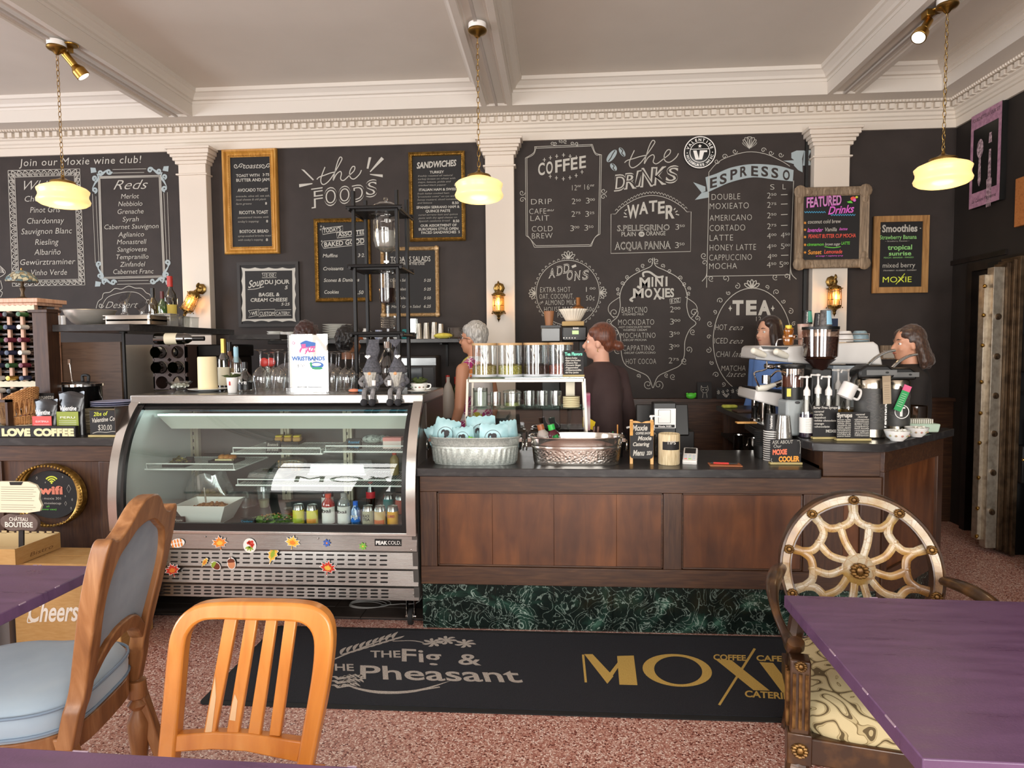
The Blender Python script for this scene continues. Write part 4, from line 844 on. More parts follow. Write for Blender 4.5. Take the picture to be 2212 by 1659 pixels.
# ================================================================ foreground tables and chairs
def purple():
    m=newmat('purple paint');t=NT(m)
    n=t.n('TexNoise');n.inputs['Scale'].default_value=5;n.inputs['Detail'].default_value=7;t.l(t.co((1,6,1)),n.inputs['Vector'])
    t.l(t.ramp(n.outputs[0],[(.3,'5E4260'),(.7,'6E4F70')]),t.b.inputs['Base Color'])
    n2=t.n('TexNoise');n2.inputs['Scale'].default_value=160;n2.inputs['Detail'].default_value=2;t.l(t.co(),n2.inputs['Vector'])
    t.l(t.ramp(n.outputs[0],[(.3,.26),(.7,.42)]),t.b.inputs['Roughness']);t.bump(n2.outputs[0],.25,.001);return m
pur=purple();worn=mt('worn paint edge','A892A0',.6)
def table(name,lab,x0,x1,y0,y1,z,rz=0):
    cx,cy=(x0+x1)/2,(y0+y1)/2;r=T('cafe_table',lab,'table',(cx,cy,0),rz,'purple painted cafe tables');hx,hy=(x1-x0)/2,(y1-y0)/2
    B().bx(-hx,hx,-hy,hy,z-.04,z).o('tabletop',pur,r,.003)
    B().cyl((0,0,.03),(0,0,z-.05),.035,n=16).o('pedestal',iron,r);B().box((0,0,z-.048),(.3,.3,.012)).o('mount_plate',iron,r)
    B().box((0,0,.018),(.6,.06,.025)).box((0,0,.018),(.06,.6,.025)).o('base',iron,r,.005)
    b=B();random.seed(len(lab))
    for k in range(14):
        s=random.choice((0,1));u=random.uniform(-.95,.95)
        if s:b.box((u*hx,random.choice((-hy,hy)),z-.001),(random.uniform(.01,.04),.003,.0035))
        else:b.box((random.choice((-hx,hx)),u*hy,z-.001),(.003,random.uniform(.01,.05),.0035))
    stuff(b.o('worn_edge',worn,r))
    return r
table('t','purple painted table in front at the right, over the patterned seat',.735,1.75,1.29,2.15,.745,rad(-1.5))
table('t','purple painted table at the left edge, beside the cardboard boxes',-2.75,-1.77,1.5,2.35,.74)
table('t','purple painted table edge along the bottom, left of centre',-1.45,-.36,.5,1.235,.74,rad(-1.6))
ymap=wood('honey maple','B46A22','C87F34','D08C44',rough=.3,ax=2,sc=3,stretch=5,bump=.03,coat=.4)
worns=mt('worn pale wood','D9B58A',.7)
yc=T('slat_chair','honey maple chair with four vertical back slats in front','chair',(-.87,1.6,0))
Yc=1.74
def px2(pts,Y=Yc,o=(-.87,1.6,0)):return[(PY(x,y,Y).x-o[0],PY(x,y,Y).z)for x,y in pts]
yo=1.74-1.6
outer=[(p.x,p.y)for p in cr([(x,y,0)for x,y in[(354,1800),(355,1659),(357,1500),(358,1420),(362,1375),(378,1340),(410,1317),(460,1309),(560,1309),(640,1312),(680,1322),(706,1345),(716,1385),(713,1450),(704,1520),(690,1600),(678,1680),(664,1800)]],3)]
inner=[(p.x,p.y)for p in cr([(x,y,0)for x,y in[(640,1800),(646,1680),(655,1600),(666,1520),(674,1450),(675,1400),(668,1372),(650,1355),(620,1349),(540,1347),(450,1345),(420,1352),(402,1370),(394,1400),(393,1500),(392,1659),(391,1800)]],3)]
sh=M.Identity(4);sh[1][2]=.10   # lean
def lean(b):return b
PX_=px2(outer)+px2(inner)
X_=M.Translation((0,yo,0))@M(((1,0,0,0),(0,1,.14,-.075),(0,0,1,0),(0,0,0,1)))
B().prism(PX_,-.022,.022,'y',X_).o('back_frame',ymap,yc,.008)
for(a,c)in(((480,508),(445,470)),((526,552),(494,520)),((571,595),(540,567)),((612,638),(586,610))):
    pts=[(c[0],1578),(c[1],1580),(a[1],1345),(a[0],1345)];B().prism(px2([(c[0],1582),(c[1],1584),(a[1]-6,1340),(a[0]-6,1340)]),-.009,.009,'y',X_).o('slat',ymap,yc,.003)
B().prism(px2([(388,1578),(470,1573),(540,1576),(660,1592),(652,1632),(540,1611),(470,1607),(388,1612)]),-.015,.015,'y',X_).o('lower_rail',ymap,yc,.004)
b=B();b.prism(px2([(450,1574),(464,1576),(468,1505),(463,1462),(457,1510)]),-.0102,-.0097,'y',X_).prism(px2([(500,1550),(513,1552),(515,1512),(508,1498),(504,1515)]),-.0102,-.0097,'y',X_);stuff(b.o('worn_patch',worns,yc))
B().prism(rrect(-.2,.18,-.36,.06,.05),.385,.415,'z').o('seat',ymap,yc,.008)
for x in(-.19,.17):B().hexa([(x-.018,-.3,0),(x+.018,-.3,0),(x+.018,-.264,0),(x-.018,-.264,0),(x-.02,-.28,.385),(x+.02,-.28,.385),(x+.02,-.24,.385),(x-.02,-.24,.385)]).o('leg',ymap,yc,.003)
for x0 in(-.238,.175):
    B().hexa([(x0,.13,0),(x0+.036,.13,0),(x0+.036,.17,0),(x0,.17,0),(x0,.085,.4),(x0+.036,.085,.4),(x0+.036,.13,.4),(x0,.13,.4)]).o('leg',ymap,yc,.003)
# --- blue upholstered chair
oakc=wood('carved light oak','7A4E2C','96653C','B28258',rough=.42,ax=2,sc=4,stretch=7,bump=.12)
blueg=mt('grey blue suede','6F7D8C',.85,c2='7D8997',sc=12,sheen=.3);bluef=mt('pale blue velvet','9DB2C4',.75,c2='AABDCB',sc=6,sheen=.5)
bc=T('upholstered_chair','carved oak chair with grey blue upholstered back and seat','chair',(-1.765,1.985,0),rad(9.6))
XL_=M(((1,0,.22,.25-.1),(0,1,0,0),(0,0,1,0),(0,0,0,1)))
ho=[(0,1.09),(.05,1.082),(.09,1.055),(.125,1.02),(.16,.998),(.195,.992),(.222,1.008),(.243,.995),(.252,.95),(.257,.88),(.253,.8),(.243,.72),(.228,.62),(.218,.55),(.222,.5),(.232,.47),(.232,.36)]
hi=[(0,1.0),(.06,.99),(.11,.96),(.155,.93),(.18,.88),(.192,.82),(.188,.74),(.175,.66),(.17,.58),(.172,.5),(.186,.46),(.188,.36)]
so=[(p.x,p.y)for p in cr([(a,z,0)for a,z in ho],3)];si=[(p.x,p.y)for p in cr([(a,z,0)for a,z in hi],3)]
poly=so[::-1]+[(-a,z)for a,z in so[1:]]+[(-a,z)for a,z in si[::-1]]+si[1:]
B().prism(poly,-.022,.03,'x',XL_).o('back_frame',oakc,bc,.006,seg=3)
for s in(1,-1):B().hexa([(.26+.06,s*.21-.02,0),(.26+.1,s*.21-.02,0),(.26+.1,s*.21+.02,0),(.26+.06,s*.21+.02,0),(.2,s*.21-.021,.4),(.25,s*.21-.021,.4),(.25,s*.21+.021,.4),(.2,s*.21+.021,.4)]).o('leg',oakc,bc,.006)
r1=[(0,.668),(.06,.662),(.11,.635),(.15,.6),(.19,.57)];r2=[(0,.62),(.06,.612),(.11,.585),(.15,.545),(.19,.52)]
a=[(p.x,p.y)for p in cr([(q,z,0)for q,z in r1],3)];c=[(p.x,p.y)for p in cr([(q,z,0)for q,z in r2],3)]
B().prism([(-q,z)for q,z in a[::-1]]+a[1:]+c[::-1]+[(-q,z)for q,z in c[1:]],-.018,.024,'x',XL_).o('lower_rail',oakc,bc,.005)
pan=[(-q,z)for q,z in a[::-1]]+a[1:]+[(.18,.66),(.2,.8),(.19,.9),(.12,.975),(0,1.02),(-.12,.975),(-.19,.9),(-.2,.8),(-.18,.66)]
pan=[(-q,z)for q,z in a[:9:-1]]+[(q,z)for q,z in a[:10]]
pn=[(-.165,.6),(-.1,.645),(0,.66),(.1,.645),(.165,.6),(.185,.7),(.2,.8),(.19,.9),(.15,.95),(.08,.995),(0,1.01),(-.08,.995),(-.15,.95),(-.19,.9),(-.2,.8),(-.185,.7)]
B().prism(pn,-.035,.008,'x',XL_).o('back_panel',blueg,bc,.006)
def cush(u,v):
    a=2*pi*u;x=.275*(abs(cos(a))**.55)*(1 if cos(a)>0 else-1);y=.255*(abs(sin(a))**.55)*(1 if sin(a)>0 else-1)
    if x<0:x*=1.05;y*=1+.06
    p=[(0,.40),(.97,.40),(1,.415),(1.005,.45),(.99,.48),(.93,.505),(.7,.52),(.35,.527),(0,.53)]
    q=v*8;i=min(int(q),7);f=q-i;r=p[i][0]*(1-f)+p[i+1][0]*f;z=p[i][1]*(1-f)+p[i+1][1]*f;return(x*r-.02,y*r,z)
B().grid(cush,48,8,closeu=True).o('seat_cushion',bluef,bc,sharp=180)
b=B();
for z in(.42,.485):b.tube([((cush(k/48,3/8)[0])*1.006,cush(k/48,3/8)[1]*1.006,z)for k in range(48)],.005,6,closed=True)
b.o('piping',mt('blue piping','8297AC',.8),bc)
ap=[(x*1.0,y)for x,y,z in[cush(k/48,3/8)for k in range(48)]]
B().prism(ap,.33,.405,'z').o('apron',oakc,bc,.004)
for s in(1,-1):B().lathe([(.034,.36),(.034,.31),(.02,.3),(.03,.285),(.034,.27),(.02,.255),(.033,.22),(.03,.15),(.018,.06),(.016,.04),(.028,.02),(.024,0)],(-.25,s*.2,0),16).o('leg',oakc,bc)
for s in(1,-1):B().lathe([(.03,.36),(.034,.3),(.02,.29),(.036,.27),(.02,.25),(.04,.2),(.03,.1),(.018,.0)],(.25,s*.2,0),14).o('turned_leg',oakc,bc)if s>0 else None
# --- web back armchair
def crackle():
    m=newmat('crackled gold paint');t=NT(m)
    n=t.n('TexNoise');n.inputs['Scale'].default_value=4.5;n.inputs['Detail'].default_value=3;t.l(t.co(),n.inputs['Vector'])
    c=t.ramp(n.outputs[0],[(.36,'6E4A1E'),(.43,'966E30'),(.48,'A98D60'),(.56,'A59880'),(.64,'94763F')])
    v=t.n('TexVoronoi',feature='DISTANCE_TO_EDGE');v.inputs['Scale'].default_value=38;t.l(t.co(),v.inputs['Vector'])
    mx=t.n('MixRGB');t.l(t.ramp(v.outputs[0],[(.015,.7),(.05,0.0)]),mx.inputs[0]);t.l(c,mx.inputs[1]);mx.inputs[2].default_value=lin('8A6234')
    t.l(mx.outputs[0],t.b.inputs['Base Color']);t.b.inputs['Roughness'].default_value=.35;t.b.inputs['Coat Weight'].default_value=.3
    t.bump(v.outputs[0],.1,.001);return m
crk=crackle();dkgold=mt('dark rubbed gilt wood','3A2415',.35,.2,c2='6E4A26',sc=14,bump=.25,det=7,lo=.45,hi=.8,coat=.3);antg=mt('antique bronze rosette','5E4020',.4,.6,c2='8E6A38',sc=60)
def brocade():
    m=newmat('brocade');t=NT(m);co=t.co()
    n=t.n('TexNoise');n.inputs['Scale'].default_value=7;n.inputs['Detail'].default_value=1;n.inputs['Distortion'].default_value=1.8;t.l(co,n.inputs['Vector'])
    w_=t.n('TexVoronoi');w_.feature='SMOOTH_F1';w_.inputs['Scale'].default_value=11;t.l(co,w_.inputs['Vector'])
    ad=t.n('Math',operation='ADD');t.l(n.outputs[0],ad.inputs[0]);t.l(w_.outputs['Distance'],ad.inputs[1])
    s=t.n('Math',operation='MULTIPLY');t.l(ad.outputs[0],s.inputs[0]);s.inputs[1].default_value=22;sn=t.n('Math',operation='SINE');t.l(s.outputs[0],sn.inputs[0])
    c=t.ramp(sn.outputs[0],[(0,'C6B68C'),(.35,'7C6A44'),(.5,'B3A278'),(.86,'5C4C2E')]);c.node.color_ramp.interpolation='CONSTANT'
    t.l(c,t.b.inputs['Base Color']);t.b.inputs['Roughness'].default_value=.8;n3=t.n('TexNoise');n3.inputs['Scale'].default_value=400;t.l(co,n3.inputs['Vector']);t.bump(n3.outputs[0],.4,.002);return m
bro=brocade()
wc=T('web_armchair','ornate armchair with round gold web back and brocade seat','chair',(1.09,2.21,0),rad(-13))
BC=V((.0,.39,.69));RX_,RZ_=.293,.30
def bp(r,a,d=0):return BC+V((r*RX_*sin(a),d+r*RZ_*cos(a)*.2,r*RZ_*cos(a)))
nv=V((0,-1,.2)).normalized()
b=B();n=64;prof=[(1.0,-.02),(.99,-.032),(.965,-.034),(.955,-.028),(.87,-.028),(.862,-.034),(.845,-.034),(.84,-.024),(.84,.02),(1.0,.02)]
vs=[];fs=[]
for k in range(n):
    for rr,d in prof:vs.append(bp(rr,2*pi*k/n,d))
for k in range(n):
    for j in range(len(prof)):fs.append((k*10+j,k*10+(j+1)%10,((k+1)%n)*10+(j+1)%10,((k+1)%n)*10+j))
rimg=B().add(vs,fs);rimg.mi=[1 if(i%10)in(3,4)else 0 for i in range(len(fs))];rimg.o('back_ring',[dkgold,crk],wc,sharp=40)
b=B();N=10;off=rad(-4)
def arm_(p,q,r0,r1,bend=0):
    m=(p+q)/2;t=q-p;sd=t.cross(nv).normalized()*bend;b.tube(cr([p,m+sd,q],5),[r0+(r1-r0)*abs(1-2*k/10)if False else r0+(r1-r0)*k/10 for k in range(11)],8,flat=.5,up=nv)
for k in range(N):
    a=off+2*pi*k/N;h=pi/N;R0=bp(.86,a);F_=bp(.73,a);arm_(R0,F_,.022,.018)
    for s in(-1,1):arm_(F_,bp(.56,a+s*h),.017,.016,s*.014)
    arm_(bp(.58,a+h),bp(.16,a+h+rad(5)),.016,.015,-.022*sin(a+h))
    b.sph(bp(.57,a+h),(.016,.008,.016),10)
b.lathe([(.001,-.010),(.056,-.009),(.062,0),(.056,.009),(.001,.010)],BC,32,V((0,-1,.2)).to_track_quat('Z','Y').to_matrix().to_4x4())
b.o('web_back',crk,wc,sharp=60)
def rosette(c,r):
    b=B();Xq_=V((0,-1,.2)).to_track_quat('Z','Y').to_matrix().to_4x4()
    for k in range(12):a=2*pi*k/12;b.sph(V(c)+Xq_@V((r*.62*cos(a),r*.62*sin(a),0)),(r*.34,r*.34,r*.2),6,m=4)
    b.sph(c,(r*.4,r*.3,r*.4),8,m=5);return b.o('rosette',antg,wc)
rosette(BC-V((0,.02,0)),.038)
for k in range(N):rosette(bp(.9,off+2*pi*k/N,-.034),.022)
for s in(-1,1):
    B().tube(cr([bp(.93,s*rad(128)),V((s*.24,.30,.42)),V((s*.24,.32,.2)),V((s*.25,.4,0))],5),[.032]*6+[.028]*5+[.024]*5,8,flat=.8).o('back_leg',dkgold,wc)
    B().tube(cr([V((s*.285,.37,.68)),V((s*.32,.2,.705)),V((s*.345,.05,.70)),V((s*.34,-.06,.655)),V((s*.31,-.13,.60)),V((s*.30,-.2,.605)),V((s*.30,-.235,.64))],6),[.022+.008*sin(k/4)for k in range(37)],10,flat=.75).o('armrest',dkgold,wc,sharp=60)
    lg=B().bx(s*.29-.03,s*.29+.03,-.28,-.22,.36,.60).o('arm_post',dkgold,wc,.006)
    b=B()
    for x in(-.018,0,.018):b.tube([(s*.29+x,-.284,.385),(s*.29+x,-.284,.56)],.0055,6)
    for y in(-.018,0,.018):b.tube([(s*.29-.034*1,-.25+y,.385),(s*.29-.034,-.25+y,.56)],.0055,6)
    b.o('fluting',mt('rubbed gold edge','9A7444',.3,.5,c2='4A3018',sc=30),wc);rosette((s*.29,-.287,.585),.02)
    B().bx(s*.29-.036,s*.29+.036,-.286,-.214,.27,.37).o('leg_block',dkgold,wc,.004)
    rosette((s*.29,-.29,.32),.028)
    B().tube(cr([V((s*.29,-.25,.27)),V((s*.30,-.27,.2)),V((s*.285,-.25,.1)),V((s*.30,-.275,.0))],5),[.034,.036,.036,.034,.032,.028,.025,.022,.02,.019,.018,.018,.02,.022,.026,.028],10).o('front_leg',dkgold,wc)
    B().bx(s*.27-.015,s*.27+.015,-.22,.3,.28,.36).o('side_rail',dkgold,wc,.004)
B().bx(-.26,.26,-.275,-.235,.27,.355).o('front_rail',dkgold,wc,.006);B().bx(-.25,.25,.27,.3,.28,.36).o('rear_rail',dkgold,wc,.004)
def seatf(u,v):
    a=2*pi*u;x=.29*(abs(cos(a))**.4)*(1 if cos(a)>0 else-1);y=.275*(abs(sin(a))**.4)*(1 if sin(a)>0 else-1);x*=1-.12*(y+.27)
    p=[(0,.34),(.98,.34),(1,.37),(1.0,.42),(.97,.445),(.88,.462),(.6,.48),(.3,.488),(0,.49)]
    q=v*8;i=min(int(q),7);f=q-i;r=p[i][0]*(1-f)+p[i+1][0]*f;z=p[i][1]*(1-f)+p[i+1][1]*f;return(x*r,y*r+.01,z)
B().grid(seatf,48,8,closeu=True).o('seat_cushion',bro,wc,sharp=180)
# ================================================================ boxes and signs at the lower left
card=mt('cardboard','B98F55',.85,c2='C29A62',sc=20,st=(1,1,6));cardd=mt('cardboard inside','C4AC80',.9);cprint=mt('brown ink','7A5630',.9);wink=mt('white ink','E9E2D6',.8)
cb=T('cardboard_box','large brown cardboard box with white Cheers lettering on the floor','box',(-2.58,3.36,0))
cw=PY(30,1300,3.17).x+2.58
B().bx(cw,.29,-.19,.08,0,.455).o('carton',card,cb,.004);B().bx(cw,.29,-.19,-.06,.455,.459).bx(cw,.29,-.05,.08,.455,.459).o('flap',card,cb)
b=B();Pc=Pl(lambda x,y:PY(x,y,3.1685),(0,-1,0),V((0,0,1)));wt(b,Pc,'Cheers!',62,1343,183,44,1340,shear=.35,bold=.02);st(b,Pc,[(62,1330),(60,1345),(80,1340)],.006)
o=b.o('lettering',wink,None);o.parent=cb;o.matrix_parent_inverse=M.Translation(-cb.location)
ob=T('cardboard_box','open cardboard wine carton with torn rim behind the left table','box',(-3.17,3.27,0))
def wall_(b,x0,x1,y0,y1,z0,z1):return b.bx(x0,x1,y0,y1,z0,z1)
zo=.462;zt_=.55
wall_(B(),-.35,.36,-.15,-.145,zo,zt_).bx(-.35,.36,.15,.155,zo,zt_-.004).bx(.355,.36,-.15,.15,zo,zt_).bx(-.35,-.345,-.15,.15,zo,zt_).bx(-.35,.36,-.15,.155,zo,zo+.005).o('carton',cardd,ob)
B().bx(.36,.362,-.151,.155,zo,zt_).bx(-.35,.362,-.152,-.15,zo,zt_).o('outer_face',card,ob)
b=B();
for k in range(16):b.box((-.33+k*.045,.152,zt_+.001),(.03,.004,.006+.004*(k%3)),ry=.1*(k%2))
stuff(b.o('torn_edge',cardd,ob))
b=B();R_=rectpl((.3625,-.14,zt_),(0,1,0),(0,0,1),V((1,0,0)))
for s,y in(('Bistro',.07),('Sainte Croix Bistro',.11),('Appellation',.15)):wt(b,R_,s,.08,y,.24,.022,shear=.2)
b.o('lettering',cprint,ob)
B().bx(-.35,.28,-.12,.15,0,.46).o('lower_carton',mt('grey carton','6F6866',.8),ob)
tag(B().bx(-3.6,-2.95,2.98,3.1,0,.26).o('carton',mt('printed grey carton','7C7472',.7),bev=.003),'grey printed carton on the floor left of the large box','box')
ws=T('winery_sign','cream and brown winery sign standing in the open carton','sign',(0,0,0))
Yw=3.2;sgp=lambda pts:[(PY(x,y,Yw).x,PY(x,y,Yw).z)for x,y in pts]
B().prism(sgp([(-40,1050),(0,1040),(60,1041),(78,1048),(86,1062),(84,1078),(90,1092),(86,1104),(60,1108),(-40,1106)]),Yw,Yw+.012,'y').o('label_board',mt('cream board','DCD3B8',.7),ws)
B().prism(sgp([(p.x,p.y)for p in cr([(x,y,0)for x,y in[(6,1118),(20,1110),(44,1112),(66,1110),(82,1122),(84,1136),(76,1146),(50,1144),(26,1146),(8,1136),(4,1126)]],3,True)]),Yw-.01,Yw+.012,'y').o('name_board',mt('brown stone board','6B5A52',.8,c2='5A4A44',sc=20),ws,.003)
B().prism(sgp([(40,1140),(50,1140),(50,1200),(40,1200)]),Yw,Yw+.01,'y').o('stake',darkm,ws)
b=B();Pw=Pl(lambda x,y:PY(x,y,Yw-.0112),(0,-1,0),V((0,0,1)));wt(b,Pw,'CHÂTEAU',20,1125,60,8,1126,bold=.01);wt(b,Pw,'BOUTISSE',11,1138,71,11,1139,bold=.02);b.m(1);Pw=Pl(lambda x,y:PY(x,y,Yw-.0008),(0,-1,0),V((0,0,1)))
for k in range(11):
    if k!=7:st(b,Pw,[(2,1052+k*4.8),(80-(k*7)%12,1053+k*4.8)],.0022,0)
b.m(2);fill(b,Pw,[(20,1041),(50,1041),(46,1048),(22,1048)]);b.o('lettering',[wink,mt('grey ink','8C8470',.9),blackm],ws)
# wifi oval
wf_=PY(112,1068,ly+.035);rx_,rz_=.225,.19
wi=T('wifi_sign','oval gold framed black wifi sign on the left counter front','sign',wf_)
n=48;prof=[(1.0,0),(1.0,.02),(.985,.035),(.93,.045),(.9,.036),(.85,.034),(.83,.024),(.78,.02),(.76,.008),(.76,0)]
vs=[];fs=[]
for k in range(n):
    a=2*pi*k/n
    for rr,d in prof:vs.append((rx_*cos(a)*(1-(1-rr)),-d,rz_*sin(a)-(1-rr)*0+(rr-1)*rz_*sin(a)*(rx_/rz_-1)*.6))
for k in range(n):
    for j in range(9):fs.append((k*10+j,k*10+j+1,((k+1)%n)*10+j+1,((k+1)%n)*10+j))
B().add(vs,fs).o('frame',gold,wi);b=B()
for k in range(64):a=2*pi*k/64;b.sph((rx_*.955*cos(a),-.042,rz_*.945*sin(a)),(.008,.006,.008),6,m=4)
stuff(b.o('beading',gold,wi))
B().prism(ell(0,0,rx_*.8,rz_*.76,40),-.006,0,'y').o('panel',blackb,wi)
b=B();Pf=Pl(lambda x,y:PY(x/2.963,860+y/2.963,ly+.028),(0,-1,0),V((0,0,1)));salmon=mt('salmon chalk','E88A72',.8)
b.m(1);wt(b,Pf,'wifi',248,612,402,50,bold=.05);b.m(0)
for s,x0,x1,y in(('user : moxie 301',215,390,648),('pass : moxiecup',215,392,678)):wt(b,Pf,s,x0,y,x1,16,bold=.0)
b.m(3);wt(b,Pf,'all',297,698,316,12);wt(b,Pf,'(lower case)',262,716,362,12,shear=.1);b.m(2)
for r_,w_ in((45,.008),(30,.008),(15,.008)):st(b,Pf,[(330+r_*sin(a),545-r_*.95*cos(a))for a in(-.9,-.45,0,.45,.9)],w_)
fill(b,Pf,ell(330,543,6,6,10));b.m(0)
for x,y,s in((440,580,26),(420,675,14),(235,512,10),(225,560,8),(400,505,6),(462,650,8),(455,705,8),(290,540,5),(418,628,6)):poly_line(b,Pf,[(x,y-s),(x+s*.5,y),(x,y+s),(x-s*.5,y)],.0018)
o=b.o('lettering',[chalk,salmon,yel,green],None);o.parent=wi;o.matrix_parent_inverse=M.Translation(-wi.location)
# ================================================================ refrigerated display case
def X3(b):return b
XA,XB=-2.52,-.772
cs=brushed('case steel','ACAAA6',.26,(.6,160,160),.01);csd=brushed('case steel vertical','CFCDC8',.2,(160,160,.6),.01);gask=mt('black gasket','141313',.35)
inner=mt('case liner','C9D0CC',.4);wire=mt('white coated wire','E8ECE8',.35)
dc=T('display_case','curved glass refrigerated display case with stainless steel base','display case',(0,0,0))
cv=[(3.462,.56),(3.456,.66),(3.458,.76),(3.472,.87),(3.5,.98),(3.548,1.09),(3.62,1.19),(3.69,1.256)]
cvs=[(p.x,p.y)for p in cr([(a,z,0)for a,z in cv],4)]
def strip(b,x0,x1,off0,off1,pts=cvs):
    n=len(pts);o=[]
    for i,(y,z)in enumerate(pts):
        t=V(pts[min(i+1,n-1)])-V(pts[max(i-1,0)]);t.normalize();nr=V((-t.y,t.x));o.append((y,z,nr))
    P=[(y+nr.x*off0,z+nr.y*off0)for y,z,nr in o]+[(y+nr.x*off1,z+nr.y*off1)for y,z,nr in o][::-1]
    return b.prism(P,x0,x1,'x')
for x0,x1 in((XA,XA+.052),(XB-.052,XB)):strip(B(),x0,x1,-.012,.03).o('side_frame',csd,dc)
for x0,x1 in((XA+.052,XA+.08),(XB-.08,XB-.052)):strip(B(),x0,x1,-.012,.012).o('gasket',gask,dc)
strip(B(),XA+.08,XB-.08,-.012,.006,cvs[:3]).o('gasket',gask,dc);strip(B(),XA+.08,XB-.08,-.012,.006,cvs[-3:]).o('gasket',gask,dc)
cgl=glass('case glass','EAF4F1',.05,.0);b=B()
pts=cvs[2:-2];n=len(pts);b.add([(x,y,z)for y,z in pts for x in(XA+.078,XB-.078)],[(2*i,2*i+1,2*i+3,2*i+2)for i in range(n-1)]);b.o('curved_glass',cgl,dc)
# body
B().bx(XA-.005,XB+.005,3.66,4.32,1.256,1.31).o('top',cs,dc,.006)
for x0,x1 in((XA,XA+.03),(XB-.03,XB)):
    B().prism(cvs+[(4.3,1.256),(4.3,.17),(3.5,.17)],x0,x1,'x').o('side_panel',[inner]if x0==XA else[mt('side panel grey','6E6A66',.35,.6)],dc)
B().bx(XA-.004,XA,3.52,4.3,.17,1.25).bx(XB,XB+.004,3.75,4.3,.17,1.25).o('outer_skin',mt('dark laminate skin','3A2A22',.4),dc)
B().bx(XA+.03,XB-.03,3.5,4.28,.53,.56).o('deck',mt('dark deck','5C5A58',.35,.5),dc)
B().bx(XA+.03,XB-.03,4.26,4.3,.56,1.25).o('rear_wall',mt('rear sliding doors','4A4644',.35),dc)
for px in(418,615,750):
    p=PY(px,1000,4.2);b=B();b.bx(p.x-.03,p.x+.03,4.215,4.25,.56,1.22).bx(p.x-.012,p.x-.006,4.205,4.215,.56,1.22).bx(p.x+.006,p.x+.012,4.205,4.215,.56,1.22)
    s=b.o('shelf_standard',mt('cream steel','BDB49F',.4,.3),dc)
    b=B();[b.bx(p.x-.003,p.x+.003,4.206,4.216,.6+k*.05,.62+k*.05)for k in range(12)];stuff(b.o('standard_slots',blackm,s))
B().bx(XA+.03,XB-.03,4.1,4.26,1.17,1.25).o('coil',mt('blue coil','33566B',.3,.5),dc)
b=B();[b.bx(XA+.04+k*.0125,XA+.043+k*.0125,4.085,4.1,1.18,1.245)for k in range(134)];stuff(b.o('coil_fins',mt('coil fin','5A9AB8',.3,.5),dc))
l0=PY(345,895,3.84).x;b=B();zh=PY(600,897,3.84).z;zl_=PY(600,926,3.86).z
b.hexa([(l0+.06,3.86,zl_),(XB-.04,3.86,zl_),(XB-.04,3.9,zl_),(l0+.08,3.9,zl_),(l0,3.82,zh),(XB-.04,3.82,zh),(XB-.04,3.9,zh),(l0+.03,3.9,zh)]);b.o('lamp_hood',mt('hood white','CFD3C8',.5),dc)
B().bx(l0,XB-.04,3.818,3.835,zh,zh+.01).o('led_strip',mt('led','D8FFF6',.3,emit=4),dc)
ll=area('case_lamp',((XA+XB)/2,3.85,zh+.022),(rad(-25),0,0),1.5,.05,7,(.86,1,.96))
# vented front panel
z0,z1=.165,.555
bands=[(3.468,z1),(3.462,.455),(3.492,.44),(3.478,.35),(3.5,.335),(3.486,.25),(3.503,.235),(3.497,z0)]
B().prism([(3.56,z1)]+bands+[(3.56,z0)],XA+.01,XB-.002,'x').o('front_panel',cs,dc,.002)
B().bx(XA,XB-.002,3.448,3.47,.543,.562).o('trim_lip',csd,dc,.003)
slot=B().prism(rrect(-.021,.021,-.0042,.0042,.004,3),-.0008,.0,'y').o('vent_slot',blackm,dc);k=0
for bi,(ya,yb,zt0,zt1)in enumerate(((3.492,3.478,.44,.35),(3.5,3.486,.335,.25),(3.503,3.497,.235,z0))):
    for r_ in range(3):
        z=zt0-(zt0-zt1)*(r_+.75)/3.7;y=ya+(yb-ya)*(zt0-z)/(zt0-zt1)-.0012
        for i in range(23):
            x=XA+.22+i*.0605
            if k==0:slot.location=(x,y,z)
            else:inst(slot,(x,y,z))
            k+=1
p=PY(838,1172,3.46)
B().bx(p.x-.075,p.x+.075,3.4615,3.465,p.z-.02,p.z+.018).o('badge',blackm,dc);b=B();Pb=Pl(lambda x,y:PY(x,y,3.4608),(0,-1,0),V((0,0,1)));wt(b,Pb,'PEAK',812,1176,837,8,bold=.04);wt(b,Pb,'COLD.',838,1176,866,8);b.o('badge_lettering',papers,dc)
for px,py in((443,1160),(687,1163),(888,1188),(893,1284)):q=PY(px,py,3.462 if py<1200 else 3.49);B().sph((q.x,q.y,q.z),(.005,.003,.005),8,m=4).o('screw',chrome,dc)
def caster(px,Y,nm='caster'):
    q=PY(px,1320,Y);w_=B().lathe([(.034,-.013),(.045,-.012),(.047,-.006),(.047,.006),(.045,.012),(.034,.013)],(q.x,Y,.047),24,M.Rotation(rad(90),4,'Y')).o(nm,blackr,dc)
    B().bx(q.x-.03,q.x+.03,Y-.03,Y+.03,.15,.166).bx(q.x-.024,q.x-.02,Y-.02,Y+.02,.045,.15).bx(q.x+.02,q.x+.024,Y-.02,Y+.02,.045,.15).cyl((q.x-.03,Y,.047),(q.x+.03,Y,.047),.008).cyl((q.x-.016,Y,.047),(q.x+.016,Y,.047),.03).o('caster_fork',chrome,w_)
caster(888,3.57);caster(592,3.6);caster(320,3.6)
